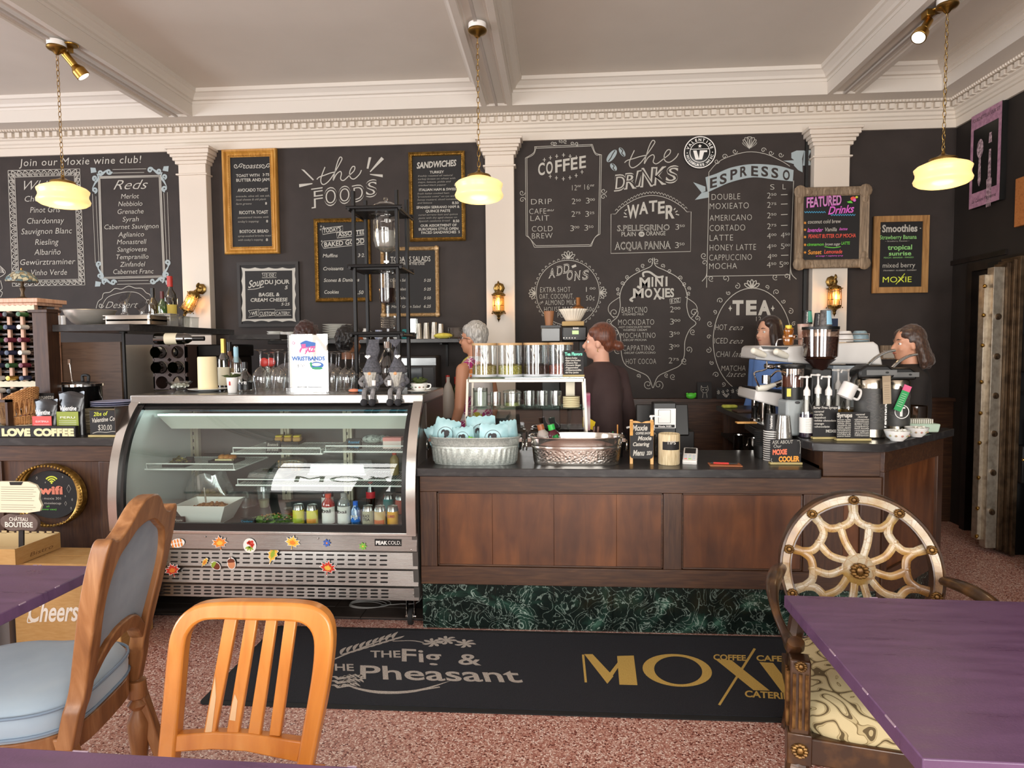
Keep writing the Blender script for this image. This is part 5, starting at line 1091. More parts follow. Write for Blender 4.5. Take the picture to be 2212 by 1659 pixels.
# wire shelves
def wshelf(pxl,pxr,py,lab,yf=3.72,back=4.16):
    a,c=PY(pxl,py,yf),PY(pxr,py,yf);z=a.z;x0,x1=a.x,c.x;b=B();n=int((x1-x0)/.0165)
    s=B().tube([(x0,yf,z),(x1,yf,z),(x1,back,z),(x0,back,z)],.005,6,closed=True).tube([(x0+.01,yf+.005,z),(x0+.01,yf,z+.035),(x1-.01,yf,z+.035),(x1-.01,yf+.005,z)],.004,6).o('wire_shelf',wire,dc,lab=lab)
    for k in range(1,n):b.tube([(x0+(x1-x0)*k/n,yf,z+.003),(x0+(x1-x0)*k/n,back,z+.003)],.0022,4,cap=False)
    b.tube([(x0,yf+.2,z-.003),(x1,yf+.2,z-.003)],.004,6);stuff(b.o('wires',wire,s));return x0,x1,z
S1=wshelf(313,508,1014,'white wire shelf at left');S2=wshelf(500,696,980,'white wire shelf in the middle');S3=wshelf(700,886,976,'white wire shelf at right');S4=wshelf(510,886,1048,'lower white wire shelf')
# window lettering behind the camera (seen mirrored in the case glass)
b=B();R_=rectpl((-3.75,FY+.13,1.35),(1,0,0),(0,0,1),V((0,1,0)));wt(b,R_,'MO',0,0,1.0,.5);wt(b,R_,'X',1.06,0,1.4,.5)
tag(b.o('window_lettering',mt('gold window vinyl','A8935E',.5)),'gold shop lettering on the street window','lettering')
# ---- food in the case
dz=.562
def PD(px,py,z=dz):return PZ(px,py,z)
p=PD(437,1133);r=T('salad_bowl','white square tapered bowl of brown granola in the case','bowl',p)
r.location.y+=.09;wb_=mt('white porcelain','EDEDE8',.2)
def sqr(x,z,t=0):return[(-x,-x*.8,z),(x,-x*.8,z),(x,x*.8,z),(-x,x*.8,z)]
b=B();q=[sqr(.10,0),sqr(.155,.115),sqr(.15,.115),sqr(.095,.008)];vs=sum(q,[]);b.add(vs,[(0,1,2,3)]+[(j*4+i,j*4+(i+1)%4,(j+1)*4+(i+1)%4,(j+1)*4+i)for j in range(3)for i in range(4)]+[(12,13,14,15)]);b.o('bowl',wb_,r,.003)
def heap(n,rx,ry,z,s,h=.03,seed=1):
    rnd=random.Random(seed);b=B()
    for k in range(n):
        a=rnd.uniform(0,6.28);q=math.sqrt(rnd.random());b.sph((rx*q*cos(a),ry*q*sin(a),z+h*(1-q*q)+rnd.uniform(0,s)),(s*rnd.uniform(.7,1.3),s*rnd.uniform(.7,1.3),s*rnd.uniform(.6,1)),6,M.Rotation(rnd.uniform(0,3),4,'Z'),4)
    return b
stuff(heap(130,.12,.09,.06,.012,.035).o('granola',mt('granola','7C4E30',.7,c2='B07E4C',sc=60),r))
B().tube([(-.02,0,.07),(-.04,.02,.15),(-.05,.03,.19)],.005,6).o('spoon',chrome,r)
def leafy(n,rx,ry,z,seed=2,s=.018):
    rnd=random.Random(seed);b=B()
    for k in range(n):
        a=rnd.uniform(0,6.28);q=math.sqrt(rnd.random());c=V((rx*q*cos(a),ry*q*sin(a),z+.03*(1-q)+rnd.uniform(0,.01)));X=M.Translation(c)@M.Rotation(rnd.uniform(0,6),4,'Z')@M.Rotation(rnd.uniform(-.9,.9),4,'X')
        b.add([(-s,0,0),(-s*.4,-s*.5,.004),(s*.6,-s*.4,.002),(s,0,-.003),(s*.6,s*.4,.004),(-s*.4,s*.5,0)],[(0,1,2,3,4,5)],X)
    return b
def oval_plate(b,rx,ry,h=.018):return b.lathe([(.55,0),(.6,.002),(.85,h*.6),(1,h),(.985,h+.003),(.82,h*.7),(0,.006)],(0,0,0),32,M.Diagonal((rx,ry,1,1)))
p=PD(582,1138);r=T('salad_platter','oval white platter of green leafy cranberry salad','platter',p+V((0,.08,0)))
oval_plate(B(),.175,.1).o('plate',wb_,r);stuff(leafy(170,.14,.075,.015).o('leaves',mt('salad green','4E7A2C',.5,c2='86A850',sc=30),r));stuff(heap(24,.12,.06,.03,.006,.02,3).o('nuts',mt('cranberry nut','C8A468',.6,c2='7A2420',sc=50),r))
def tent(px,py,z,w_,h_,lab,txt_,col,rz=0,ln=None):
    p=PZ(px,py,z);r=T('price_card',lab,'sign',p,rz);X=M.Rotation(rad(-12),4,'X')
    B().box((0,0,h_/2),(w_,.004,h_),X).box((0,.03,h_/2-.003),(w_,.004,h_),M.Rotation(rad(12),4,'X')).o('card',blackb,r)
    b=B();ex=X@V((0,-.0026,0));R_=rectpl(X@V((-w_/2,-.0032,h_)),(1,0,0),X.to_3x3()@V((0,0,1)),V((0,-1,0)))
    n=len(txt_);hh=h_/(n+.5)
    for i,s in enumerate(txt_):wt(b,R_,s,w_*.1,hh*(i+1),w_*.9,hh*.62,shear=.15,bold=.0)
    b.o('lettering',col,r)
tent(533,1140,dz,.085,.05,'small black card reading Cranberry in front of the salad',['Cranberry','Salad'],blue);tent(385,1137,dz,.06,.05,'small black card in front of the granola bowl',['Apple','Granola'],chalk)
tent(589,979,S2[2],.085,.072,'black card reading Bostock Bread on the middle wire shelf',['Bostock','Bread'],chalk);tent(764,972,S3[2],.085,.066,'black card reading Roasted Turkey on the right wire shelf',['Roasted','Turkey'],blue)
tent(407,1004,S1[2],.05,.045,'small dark card on the left wire shelf',['Brownie'],mt('maroon chalk','8A4450',.8))
# drinks in the front row
canm=mt('can aluminium','C8C8C6',.22,1)
def can(px,py,lab,c1,c2=None,txt_=None,tc=None,z=dz,dy=.03,h=.12):
    p=PZ(px,py,z)+V((0,dy,0));r=T('drink_can',lab,'drink can',p,group='cans in the display case')
    B().lathe([(.026,0),(.032,.008),(.032,h-.02),(.027,h-.004),(.028,h),(.025,h-.003),(0,h-.004)],n=20).o('can',canm,r);B().lathe([(.0323,.008),(.0323,h-.028)],n=20,cap=False).o('wrap',c1,r)
    B().box((0,-.004,h),(.012,.018,.002)).o('pull_tab',canm,r)
    if txt_:
        b=B();R_=rectpl((-.025,-.0335,h*.5),(1,0,0),(0,0,1),V((0,-1,0)))
        for i,s in enumerate(txt_):wt(b,R_,s,.005,i*.02,.045,.016,bold=.03)
        b.o('lettering',tc,r)
    if c2:B().lathe([(.0326,.02),(.0326,.045)],n=20,cap=False,a0=rad(200),a1=rad(330)).o('label_art',c2,r)
yl=mt('yellow can','D9CE4C',.35);ora=mt('orange can','D96A2C',.35)
can(641,1137,'yellow drink can, leftmost of the front row',yl,mt('lime art','A8B83A',.4));can(671,1138,'yellow drink can second from the left',yl,mt('orange art','E39A3C',.4))
can(792,1140,'silver can with BLACK lettering in the front row',mt('beige can','A8A488',.35),None,['BLACK','TEA'],blackm);can(818,1141,'orange and beige striped drink can',mt('tan can','D9B98A',.35),ora);can(846,1141,'golden yellow can with SUMMER lettering',mt('gold yellow can','E8A82C',.35),None,['SUMMER'],mt('red print','B8442C',.5))
can(830,1118,'teal topped drink can behind the striped can',mt('teal can','3A8A8A',.3),dy=.1);can(857,1120,'red and white drink can at the back right corner',mt('pinkish can','C86A5C',.35),dy=.1)
def bottle(name,px,py,z,prof,mats,lab,cat,dy=.04,group=None,cap=None,label=None,txt_=None,tc=None,n=20,k=1,liquid=None,at=None,rot=None):
    """lathe bottle: prof radius/height; cap (z0,z1,r,mat); label (z0,z1,r,mat)"""
    p=V(at)if at is not None else PZ(px,py,z)+V((0,dy,0));r=T(name,lab,cat,p,group=group)
    if rot:r.rotation_euler=rot
    prof=[(a*k,c*k)for a,c in prof]
    B().lathe(prof,n=n,cap=False).lathe([(0,.001),(prof[0][0],.001)],n=n).o('bottle',mats,r)
    if cap:B().lathe([(cap[2]*k,cap[0]*k),(cap[2]*k,cap[1]*k),(0,cap[1]*k+.001)],n=n).o('cap',cap[3],r)
    if liquid:B().lathe([(0,.003)]+[(a*k*.96,c*k)for a,c in liquid[0]]+[(0,liquid[0][-1][1]*k)],n=n,cap=False).o('liquid',liquid[1],r)
    if label:B().lathe([(label[2]*k+.0006,label[0]*k),(label[2]*k+.0006,label[1]*k)],n=n,cap=False,a0=rad(180),a1=rad(360)).o('label',label[3],r)
    if txt_:
        b=B();zt=txt_[0]
        for i,s in enumerate(txt_[1]):R_=rectpl((-label[2]*k*.7,-label[2]*k-.0016,zt*k-i*txt_[2]*1.3),(1,0,0),(0,0,1),V((0,-1,0)));wt(b,R_,s,0,0,label[2]*k*1.4,txt_[2],bold=.02)
        b.o('lettering',tc or blackm,r)
    return r
bprof=[(.03,0),(.036,.01),(.036,.12),(.034,.135),(.02,.155),(.014,.165),(.014,.175)]
wlab=mt('white label','E2E0DA',.5);redl=glass('red drink','F08070',.12,.03,.6,'C8332C');cleard=glass('clear drink','E8ECEC',.15,.03,.25,'C8CCCC');blued=glass('blue bottle','60B8F0',.15,.03,.5,'1C78C8');purd=glass('purple drink','8A5068',.12,.03,.6,'4A1C30')
G_='bottles in the display case'
bottle('juice_bottle',705,1140,dz,bprof,redl,'red juice bottle with white bai label in the case','bottle',group=G_,cap=(.165,.185,.017,mt('red cap','C8402C',.4)),label=(.02,.115,.036,wlab),txt_=(.085,['bai'],.022))
bottle('juice_bottle',739,1140,dz,bprof,cleard,'clear juice bottle with pale label beside the red one','bottle',group=G_,cap=(.165,.185,.017,mt('grey cap','8C8C8A',.4)),label=(.02,.115,.036,wlab),txt_=(.08,['bai'],.018),k=1.02)
bottle('juice_bottle',692,1125,dz,bprof,purd,'dark purple juice bottle behind the red one','bottle',group=G_,dy=.13,cap=(.165,.185,.017,purd),label=(.02,.115,.036,wlab))
bottle('water_bottle',764,1141,dz,[(.026,0),(.027,.01),(.027,.095),(.015,.115),(.013,.13)],blued,'blue water bottle with FIJI lettering','bottle',group=G_,cap=(.12,.145,.014,mt('blue cap','1C5FC8',.4)),label=(.03,.06,.027,mt('blue label','1F6FD0',.4)),txt_=(.05,['FIJI'],.02),tc=papers)
bottle('cola_bottle',788,1118,dz,[(.026,0),(.028,.02),(.025,.06),(.028,.1),(.024,.13),(.013,.17),(.012,.19)],glass('cola','5A3020',.12,.02,.6,'1C0E08'),'dark cola bottle with red label behind the front row','bottle',group=G_,dy=.13,cap=(.18,.19,.014,mt('cola red','C8202C',.4)),label=(.09,.13,.028,mt('cola red','C8202C',.4)))
bottle('dressing_bottle',835,1040,S4[2],bprof,mt('beige sauce','A08A5C',.4),'small brown bottle on the right of the lower shelf','bottle',dy=.2,cap=(.165,.185,.018,mt('red cap','C8402C',.4)),k=.8);bottle('dressing_bottle',866,1042,S4[2],bprof,whitem,'white bottle with red cap on the right of the lower shelf','bottle',dy=.2,cap=(.165,.185,.018,mt('red cap','C8402C',.4)),k=.9)
# shelf food
plast=glass('plastic wrap','F2F4F2',.2,.15,.12,'E8E8E4');blackt=mt('black tray','151515',.3)
def tray(px,py,z,w_,d_,h_,lab,fn,name='pastry_tray',lid=False,dy=.0):
    p=PZ(px,py,z)+V((0,dy,.004));r=T(name,lab,'tray',p)
    B().bx(-w_,w_,-d_,d_,0,.006).bx(-w_,w_,-d_,-d_+.004,.006,.018).bx(-w_,w_,d_-.004,d_,.006,.018).bx(-w_,-w_+.004,-d_,d_,.006,.018).bx(w_-.004,w_,-d_,d_,.006,.018).o('tray',blackt,r)
    fn(r)
    if lid:B().box((0,0,h_/2+.015),(w_*1.96,d_*1.96,h_),taper=.86).o('clear_lid',plast,r,.01)
    return r
def f1(r):
    stuff(leafy(60,.05,.04,.02,5,.013).o('lettuce',mt('olive greens','6B6A34',.6,c2='A89850',sc=30),r))
tray(372,1012,S1[2],.07,.06,.05,'black tray of chopped greens on the left wire shelf',f1,dy=.07)
def f2(r):
    for k in range(3):B().sph((-.03+k*.035,.0,.03),(.025,.03,.018),10).o('bun',mt('golden bun','C88A44',.5,c2='A8642C',sc=20),r)
    B().box((0,-.03,.018),(.11,.03,.012)).o('cheese',mt('cream cheese','E8DCA8',.6),r)
tray(478,1003,S1[2],.085,.07,.05,'black tray of small glazed buns on the left wire shelf',f2,dy=.07)
def f3(r):
    B().sph((0,0,.03),(.035,.03,.025),12).o('muffin_top',mt('yellow bun','D0B23C',.6,c2='9C7A2C',sc=25),r);B().box((.07,0,.025),(.05,.04,.03)).o('brownie',mt('berry brownie','5A2A34',.6),r)
tray(392,990,S1[2],.05,.04,.04,'small tray with a yellow bun and berry brownie',f3,dy=.2)
def f4(r):
    for k in range(3):B().box((-.05+k*.06,.0,.03),(.05,.08,.03),rz=.2).o('bread',mt('bread crust','C89A5A',.7),r,.01);B().box((-.05+k*.06,0,.05),(.045,.07,.012),rz=.2).o('topping',mt('yellow glaze','E3C94A',.5),r,.006)
tray(612,962,S2[2],.10,.06,.05,'tray of yellow topped bostock bread on the middle wire shelf',f4,dy=.06)
r=tag(B().sph((0,0,0),(.07,.05,.028),14).sph((.06,.02,.0),(.05,.05,.024),12).o('wrapped_sandwich',mt('newsprint wrap','CBD3CB',.6,c2='6F7672',sc=45,lo=.5,hi=.62)),'sandwich wrapped in printed paper on the right wire shelf','sandwich');r.location=PZ(800,962,S3[2])+V((0,.06,.032))
r=T('tea_box','white and pink food carton at the right end of the wire shelf','box',PZ(845,972,S3[2])+V((0,.05,.005)));B().bx(-.055,.055,-.03,.03,0,.045).o('carton',mt('blush carton','E3CFC8',.6),r);B().bx(-.056,.056,-.031,.031,.045,.066).o('lid',mt('pink carton','D98A84',.6),r)
def f5(r):stuff(leafy(40,.07,.05,.03,9).o('greens',mt('dark greens','3E4A34',.7),r))
tray(566,1044,S4[2],.12,.09,.04,'black takeout tray with clear lid on the lower shelf',f5,'takeout_tray',True,dy=.12)
r=T('cake_board','clear cake container with white board on the lower shelf','container',PZ(725,1030,S4[2])+V((0,.12,.006)));B().bx(-.19,.19,-.1,.1,0,.012).o('board',papers,r);B().box((0,0,.04),(.36,.19,.05),taper=.95).o('clear_cover',plast,r)
r=T('plastic_bag','clear plastic bag of pastries behind the granola bowl','bag',PD(437,1100)+V((0,.1,0)))
B().grid(lambda u,v:((.15-.05*v*v)*cos(2*pi*u)*(1+.12*sin(7*pi*u+v*4)),.1*sin(2*pi*u)*(1+.15*sin(9*pi*u)),.02+.2*v+.012*sin(11*u*pi)),28,8,closeu=True).o('film',plast,r);stuff(heap(30,.1,.06,.03,.028,.05,8).o('pastries',mt('pastry','C09A5A',.7,c2='8A5A34',sc=15),r))
r=T('cake_dome','clear plastic dome over a dark cake at the back of the case','container',PD(520,1092)+V((0,.05,0)))
B().lathe([(.13,.0),(.125,.06),(.09,.1),(0,.115)],n=28,cap=False).o('dome',plast,r);B().lathe([(0,.0),(.1,.0),(.1,.06),(0,.065)],n=24).o('cake',mt('dark cake','3E241C',.8),r)
r=T('plastic_cup','clear plastic cup of dressing beside the salad platter','cup',PD(552,1106)+V((0,.12,0)),group=None)
B().lathe([(.028,0),(.042,.11),(.046,.112),(.04,.14),(0,.142)],n=20,cap=False).o('cup',plast,r);B().lathe([(.026,.002),(.034,.05),(0,.052)],n=20).o('dressing',mt('pale dressing','D9D6A8',.5),r)
bottle('syrup_bottle',372,1085,dz,[(.03,0),(.035,.01),(.035,.09),(.014,.13),(.012,.2)],glass('red syrup','C06050',.12,.02,.5,'5A1C14'),'dark red syrup bottle at the left end of the case','bottle',dy=.22,cap=(.2,.215,.014,wlab))
r=T('bread_bag','clear bag of bread slices on the lower shelf behind the tray','bag',PZ(608,1030,S4[2])+V((0,.16,.006)));B().sph((0,0,.05),(.11,.06,.05),18).o('film',plast,r);b=B();[b.box((-.07+k*.022,0,.042),(.014,.08,.07))for k in range(7)];b.o('slices',mt('bread crust','C89A5A',.7),r,.006)
r=T('sauce_cup','small lidded cup of dressing on the case floor beside the cans','cup',PD(610,1122)+V((0,.1,0)));B().lathe([(.025,0),(.032,.04),(.034,.042),(0,.044)],n=18).o('cup',plast,r);B().lathe([(0,.002),(.027,.002),(.029,.03),(0,.03)],n=18).o('dressing',mt('amber dressing','A86A34',.4),r)
r=T('pastry_tray','black tray of round cookies at the back of the left wire shelf','tray',PZ(450,985,S1[2])+V((0,.1,.004)));B().bx(-.06,.06,-.05,.05,0,.006).o('tray',blackt,r)
for k in range(4):B().lathe([(0,0),(.02,.002),(.022,.008),(0,.014)],(-.035+.07*(k%2),-.025+.05*(k//2),.007),14).o('cookie',mt('cookie','9A6234',.7,c2='6A3E22',sc=60),r)
# stickers on the front panel
white_=mt('sticker white','F0EEE8',.5)
def sticker(px,py,kind,cols,lab,s=1.0,rot=0):
    Ys=3.4605 if py<1188 else 3.474;p=PY(px,py,Ys);b=B();k=.042*s
    def pt(x,y,d=0):c,s_=cos(rot),sin(rot);return(p.x+k*(x*c-y*s_),Ys-.001-d,p.z+k*(x*s_+y*c))
    def f(pts,d=0):b.add([pt(x,y,d)for x,y in pts],[tuple(range(len(pts)))])
    def grow(pts,g):return[(x*g,y*g)for x,y in pts]
    if kind=='maple':
        h=[(0,1),(.17,.62),(.42,.72),(.36,.42),(.85,.55),(.68,.22),(.98,.02),(.52,-.18),(.58,-.42),(.1,-.36),(.04,-.36),(.05,-.8),(0,-.82)];P=h+[(-x,y)for x,y in h[::-1]]
        fan=lambda g,d:[b.add([pt(0,0,d)]+[pt(x*g,y*g,d)for x,y in(P[i],P[(i+1)%len(P)])],[(0,1,2)])for i in range(len(P))]
        b.m(0);fan(1.12,0);b.m(1);fan(.98,.0006);b.m(2);fan(.5,.001)
    elif kind=='oak':
        P=[(0,1),(.28,.85),(.2,.6),(.45,.5),(.32,.25),(.5,.05),(.3,-.15),(.36,-.4),(.1,-.55),(.03,-.95)];P=P+[(-x,y)for x,y in P[::-1]]
        fan=lambda g,d:[b.add([pt(0,0,d)]+[pt(x*g,y*g,d)for x,y in(P[i],P[(i+1)%len(P)])],[(0,1,2)])for i in range(len(P))]
        b.m(0);fan(1.12,0);b.m(1);fan(.98,.0006);b.m(2);fan(.5,.001)
    elif kind=='rowan':
        b.m(0);f(ell(0,0,1.0,.62,20));b.m(1)
        for i in range(4):
            for s_ in(-1,1):f([(-.75+i*.42+.1*cos(a)*1.3,s_*.27+.25*sin(a)*1.1)for a in[2*pi*j/10 for j in range(10)]],.0006)
        b.m(2);f([(-.95,-.02),(1,-.02),(1,.03),(-.95,.03)],.001)
    elif kind=='acorn':
        b.m(0);f(ell(0,0,.62,.85,20));b.m(1);f(ell(0,-.1,.5,.62,16),.0006);b.m(2);f([(-.56,.2),(-.4,.55),(0,.68),(.4,.55),(.56,.2),(.3,.12),(-.3,.12)],.001);f([(-.05,.6),(.05,.6),(.0,.95),(-.1,.95)],.001)
    elif kind=='berry':
        b.m(0);f(ell(.1,.1,.9,1.0,20));b.m(1)
        for x,y in((.1,.6),(.45,.6),(.55,.25),(.2,.3),(-.1,.45),(.4,0)):f(ell(x,y,.2,.2,10),.0006)
        b.m(2)
        for a in(3.6,4.2,4.9,5.5):f([(.1+.35*cos(a)+.35*cos(a)*cos(t)-.12*sin(a)*sin(t),.0+.35*sin(a)+.35*sin(a)*cos(t)+.12*cos(a)*sin(t))for t in[2*pi*j/8 for j in range(8)]],.001)
    elif kind=='flower':
        b.m(1)
        for i in range(7):a=2*pi*i/7;f([(.42*cos(a)+.3*cos(t)*cos(a)-.17*sin(t)*sin(a),.42*sin(a)+.3*cos(t)*sin(a)+.17*sin(t)*cos(a))for t in[2*pi*j/8 for j in range(8)]],.0006)
        b.m(2);f(ell(0,0,.16,.16,10),.001)
    b.o('sticker',[white_]+cols,dc,lab=lab)
so_,sy_,sr_,sg_,sb_=mt('leaf orange','E8862C',.5),mt('leaf yellow','EFC04A',.5),mt('leaf red','D03A28',.5),mt('leaf green','9CB43A',.5),mt('acorn brown','7A3A20',.5)
sticker(384,1173,'rowan',[so_,white_],'orange feathered leaf sticker',1.0,.2);sticker(475,1174,'maple',[so_,sy_],'orange maple leaf sticker',1.05,.15);sticker(538,1180,'berry',[sr_,sg_],'red berry sprig sticker',1.0)
sticker(589,1198,'oak',[sy_,sg_],'yellow green oak leaf sticker',1.35,-.35);sticker(632,1173,'maple',[sy_,so_],'yellow maple leaf sticker',1.0,-.2);sticker(706,1173,'flower',[mt('blue flower','4A6AB8',.5),so_],'blue flower sticker',.75);sticker(784,1180,'flower',[mt('lime flower','86C050',.5),sy_],'green flower sticker',.75)
sticker(373,1233,'maple',[sr_,so_],'red maple leaf sticker',1.05,.3);sticker(442,1215,'oak',[sy_,so_],'small yellow oak leaf sticker',.7,-.6);sticker(466,1222,'acorn',[sb_,sg_],'brown acorn pair sticker',.9,1.0);sticker(500,1217,'acorn',[mt('acorn peach','E0966A',.5),sb_],'peach acorn sticker',1.0,.1);sticker(708,1228,'maple',[sr_,sy_],'red and yellow maple leaf sticker',1.1,-.2)
# dark plank strip and cable below the case
dk=struct(B().bx(-3.4,XL-.005,3.62,4.6,.0,.006).o('floor_strip',mt('plank joint','1A1614',.8)));dk.name='trim_15'
pm=wood('dark grey plank','332B26','403630','4A3E38',rough=.5,ax=0,sc=5,stretch=8)
for j in range(4):
    for i in range(6):x=-3.4+i*.45-(j%2)*.2;B().bx(max(-3.4,x)+.003,min(x+.447,XL-.008),3.62+j*.15+.003,3.62+j*.15+.147,.005,.012).o('plank',pm,dk,.001)
cb_=B();c0=PZ(790,1308,.015)
for k in range(3):cb_.tube([(c0.x+(.1+.012*k)*cos(2*pi*i/24)+.015*k,c0.y+(.05+.008*k)*sin(2*pi*i/24),.018+.006*k)for i in range(24)],.003,5,closed=True)
cb_.tube(cr([V((c0.x+.1,c0.y,.02)),V((c0.x+.2,c0.y+.02,.02)),V((c0.x+.33,c0.y-.01,.05)),V((c0.x+.36,c0.y+.02,.16))],6),.003,5)
tag(cb_.o('power_cable',mt('grey cable','8C8A86',.6)),'coiled grey cable on the floor under the display case','cable')
# ================================================================ things on top of the case
def at(px,Y,z,py=800):p=PY(px,py,Y);return V((p.x,Y,z))
def mp(Y):return(Y+.12)/1400          # metres per photo pixel at a depth
TZ=1.311
winep=[(.036,0),(.038,.01),(.038,.19),(.034,.215),(.015,.245),(.0135,.3),(.015,.305),(.015,.315),(.0135,.32)]
dglass=glass('dark green bottle glass','2A3018',.18,.03,.75,'0C0E08');ggl=glass('green bottle glass','6FA040',.15,.03,.4,'3A6A1C');wcl=mt('cream label','DCD3B8',.6);goldf=mt('gold foil','C2A050',.35,.8);redf=mt('red foil','B8322A',.4);blkf=mt('black foil','141212',.35)
ambg=glass('whisky','D8A860',.12,.03,.45,'8A4A14')
S_=mp(4)
# mint bowl
r=T('mint_bowl','small glass bowl of white mints at the left end of the case top','bowl',at(387,3.95,TZ))
B().lathe([(.03,0),(.032,.004),(.02,.012),(.03,.02),(.06,.045),(.078,.062),(.076,.064),(.055,.045),(.02,.02),(0,.018)],n=24).o('bowl',clear2,r);stuff(heap(40,.045,.045,.028,.01,.012,4).o('mints',mt('white mints','E6E8DE',.6),r))
r=T('pillar_candle','thick cream pillar candle on a white plate','candle',at(448,3.95,TZ+.012));B().lathe([(.057,0),(.058,.004),(.056,.2),(.053,.208),(.046,.2),(0,.196)],n=28).o('wax',mt('candle wax','EAD9AE',.55),r);B().cyl((0,0,.19),(0,0,.205),.0015).o('wick',blackm,r)
r=tag(B().lathe([(.05,0),(.055,.003),(.1,.012),(.118,.018),(.116,.02),(.05,.008),(0,.006)],n=32).o('plate',wb_),'round white plate under the pillar candle','plate');r.location=at(448,3.95,TZ)
# wine rack on the case
wr_=T('bottle_rack','dark wood countertop wine rack with round holes behind the candle','wine rack',at(384,4.2,TZ));hw=.115
b=B();n=20
for row in range(3):
    for col in range(2):
        cx,cz=-hw+.0575+col*.115,.05+row*.1;sq=[(cx+.0575*a/max(abs(a),abs(c)),cz+.05*c/max(abs(a),abs(c)))for a,c in[(cos(2*pi*i/n+.01),sin(2*pi*i/n+.01))for i in range(n)]];ci=[(cx+.042*cos(2*pi*i/n+.01),cz+.042*sin(2*pi*i/n+.01))for i in range(n)]
        b.ring(sq,ci,-.09,-.07,'y');b.ring(sq,ci,.04,.06,'y')
b.bx(-hw,-hw+.01,-.09,.06,0,.3).bx(hw-.01,hw,-.09,.06,0,.3).bx(-hw,hw,-.09,.06,0,.004).o('rack_frame',mt('espresso wood','33231E',.5),wr_)
for col,row,lab,dx in((0,2,'wine bottle in the top left hole of the dark rack',0),(1,1,'wine bottle in the middle right hole of the dark rack',0),(0,1,'wine bottle in the middle left hole of the dark rack',0)):
    c=wr_.location+V((-hw+.0575+col*.115,-.15,.05+row*.1));q=bottle('wine_bottle',0,0,0,winep,dglass,lab,'wine bottle',at=c,rot=(rad(-90),0,0),label=(.06,.16,.038,wcl),cap=(.25,.325,.016,blkf),group='bottles in the dark rack')
r=bottle('wine_bottle',0,0,0,winep,dglass,'wine bottle lying sideways on top of the dark rack','wine bottle',at=wr_.location+V((-.13,-.03,.34)),rot=(0,rad(90),rad(8)),label=(.07,.15,.038,wcl),cap=(.25,.325,.016,blkf),k=.98)
G_='bottles beside the candle'
bottle('liquor_bottle',0,0,0,winep,dglass,'tall dark bottle with gold neck beside the candle','bottle',at=at(484,4.12,TZ),cap=(.22,.335,.0165,goldf),label=(.03,.15,.038,wcl),k=1.0,group=G_)
bottle('liquor_bottle',0,0,0,winep,ambg,'amber liquor bottle behind the gold necked one','bottle',at=at(497,4.2,TZ),cap=(.27,.335,.016,blkf),label=(.05,.15,.038,mt('tan label','B8935A',.6)),k=.94,group=G_)
bottle('liquor_bottle',0,0,0,winep,clear2,'clear bottle with pale blue cap label','bottle',at=at(511,4.05,TZ),cap=(.2,.31,.017,mt('pale blue foil','8FB8C8',.4)),label=(.04,.13,.038,wlab),k=.9,group=G_)
bottle('liquor_bottle',0,0,0,[(.042,0),(.046,.01),(.046,.06),(.04,.095),(.02,.118),(.014,.13),(.014,.15)],clear2,'small round clear flask with black stopper','bottle',at=at(529,3.92,TZ),cap=(.145,.185,.017,blkf),label=(.015,.06,.046,blackm),txt_=(.05,['RYE'],.015),tc=papers,group=G_)
r=T('cup_planter','white cup with a small spiky plant near the wine glasses','plant',at(501,3.8,TZ));B().lathe([(.024,0),(.026,.003),(.034,.095),(.032,.096),(.024,.01),(0,.008)],n=20).o('cup',whitem,r)
def blades(n,r0,h,z,seed=1,w=.006):
    rnd=random.Random(seed);b=B()
    for k in range(n):
        a=2*pi*k/n+rnd.uniform(-.2,.2);q=r0*rnd.uniform(.6,1.2);hh=h*rnd.uniform(.4,1.1);d=V((cos(a),sin(a),0));t=V((-sin(a),cos(a),0))*w
        b.add([V((0,0,z))-t,V((0,0,z))+t,d*q*.5+V((0,0,z+hh))+t*.8,d*q+V((0,0,z+hh*.8)),d*q*.5+V((0,0,z+hh))-t*.8],[(0,1,2,3,4)])
    return b
succ=mt('dull green leaf','4C5A34',.5,c2='76864E',sc=30);blades(14,.06,.03,.09).o('leaves',succ,r);o=B();Rk=rectpl((-.012,-.033,.06),(1,0,0),(0,0,1),V((0,-1,0)));fill(o,Rk,[(.008,-.012),(.016,-.012),(.018,.012),(.006,.012)]);o.o('cup_print',redf,r)
# wine glasses upside down
wg=None;gp=[(.036,0),(.0365,.002),(.045,.045),(.05,.075),(.046,.1),(.03,.125),(.008,.14),(.0045,.15),(.0042,.215),(.008,.228),(.036,.236),(.037,.238)]
spots=[(563,3.9,1.06),(581,4.1,.98),(601,3.92,1.06),(616,4.05,1.0),(592,4.22,1.0),(716,3.95,1.0),(733,4.05,1.0),(747,3.9,1.02),(762,4.0,.99),(776,4.12,.95),(727,4.2,.95)]
names=['leftmost upturned wine glass on the case top','upturned wine glass behind the leftmost one','third upturned wine glass from the left','upturned wine glass right beside the flyer at its left','rearmost upturned wine glass left of the flyer','upturned wine glass just right of the flyer','second upturned wine glass right of the flyer','third upturned wine glass right of the flyer, nearest','fourth upturned wine glass right of the flyer','upturned wine glass closest to the grey gnome','rearmost upturned wine glass right of the flyer']
wgm=glass('wine glass','F6F7F6',.09,.02)
for(px,Y,k),nm in zip(spots,names):
    if wg is None:wg=T('wine_glass',nm,'wine glass',at(px,Y,TZ),group='upturned wine glasses on the case');B().lathe(gp[:7],n=24,cap=False).o('glass_bowl',wgm,wg);B().lathe(gp[6:],n=24,cap=False).o('stem_foot',wgm,wg);c=wg
    else:c=copyt(wg,at(px,Y,TZ),label=nm)
    c.scale=(k,k,k*1.04)
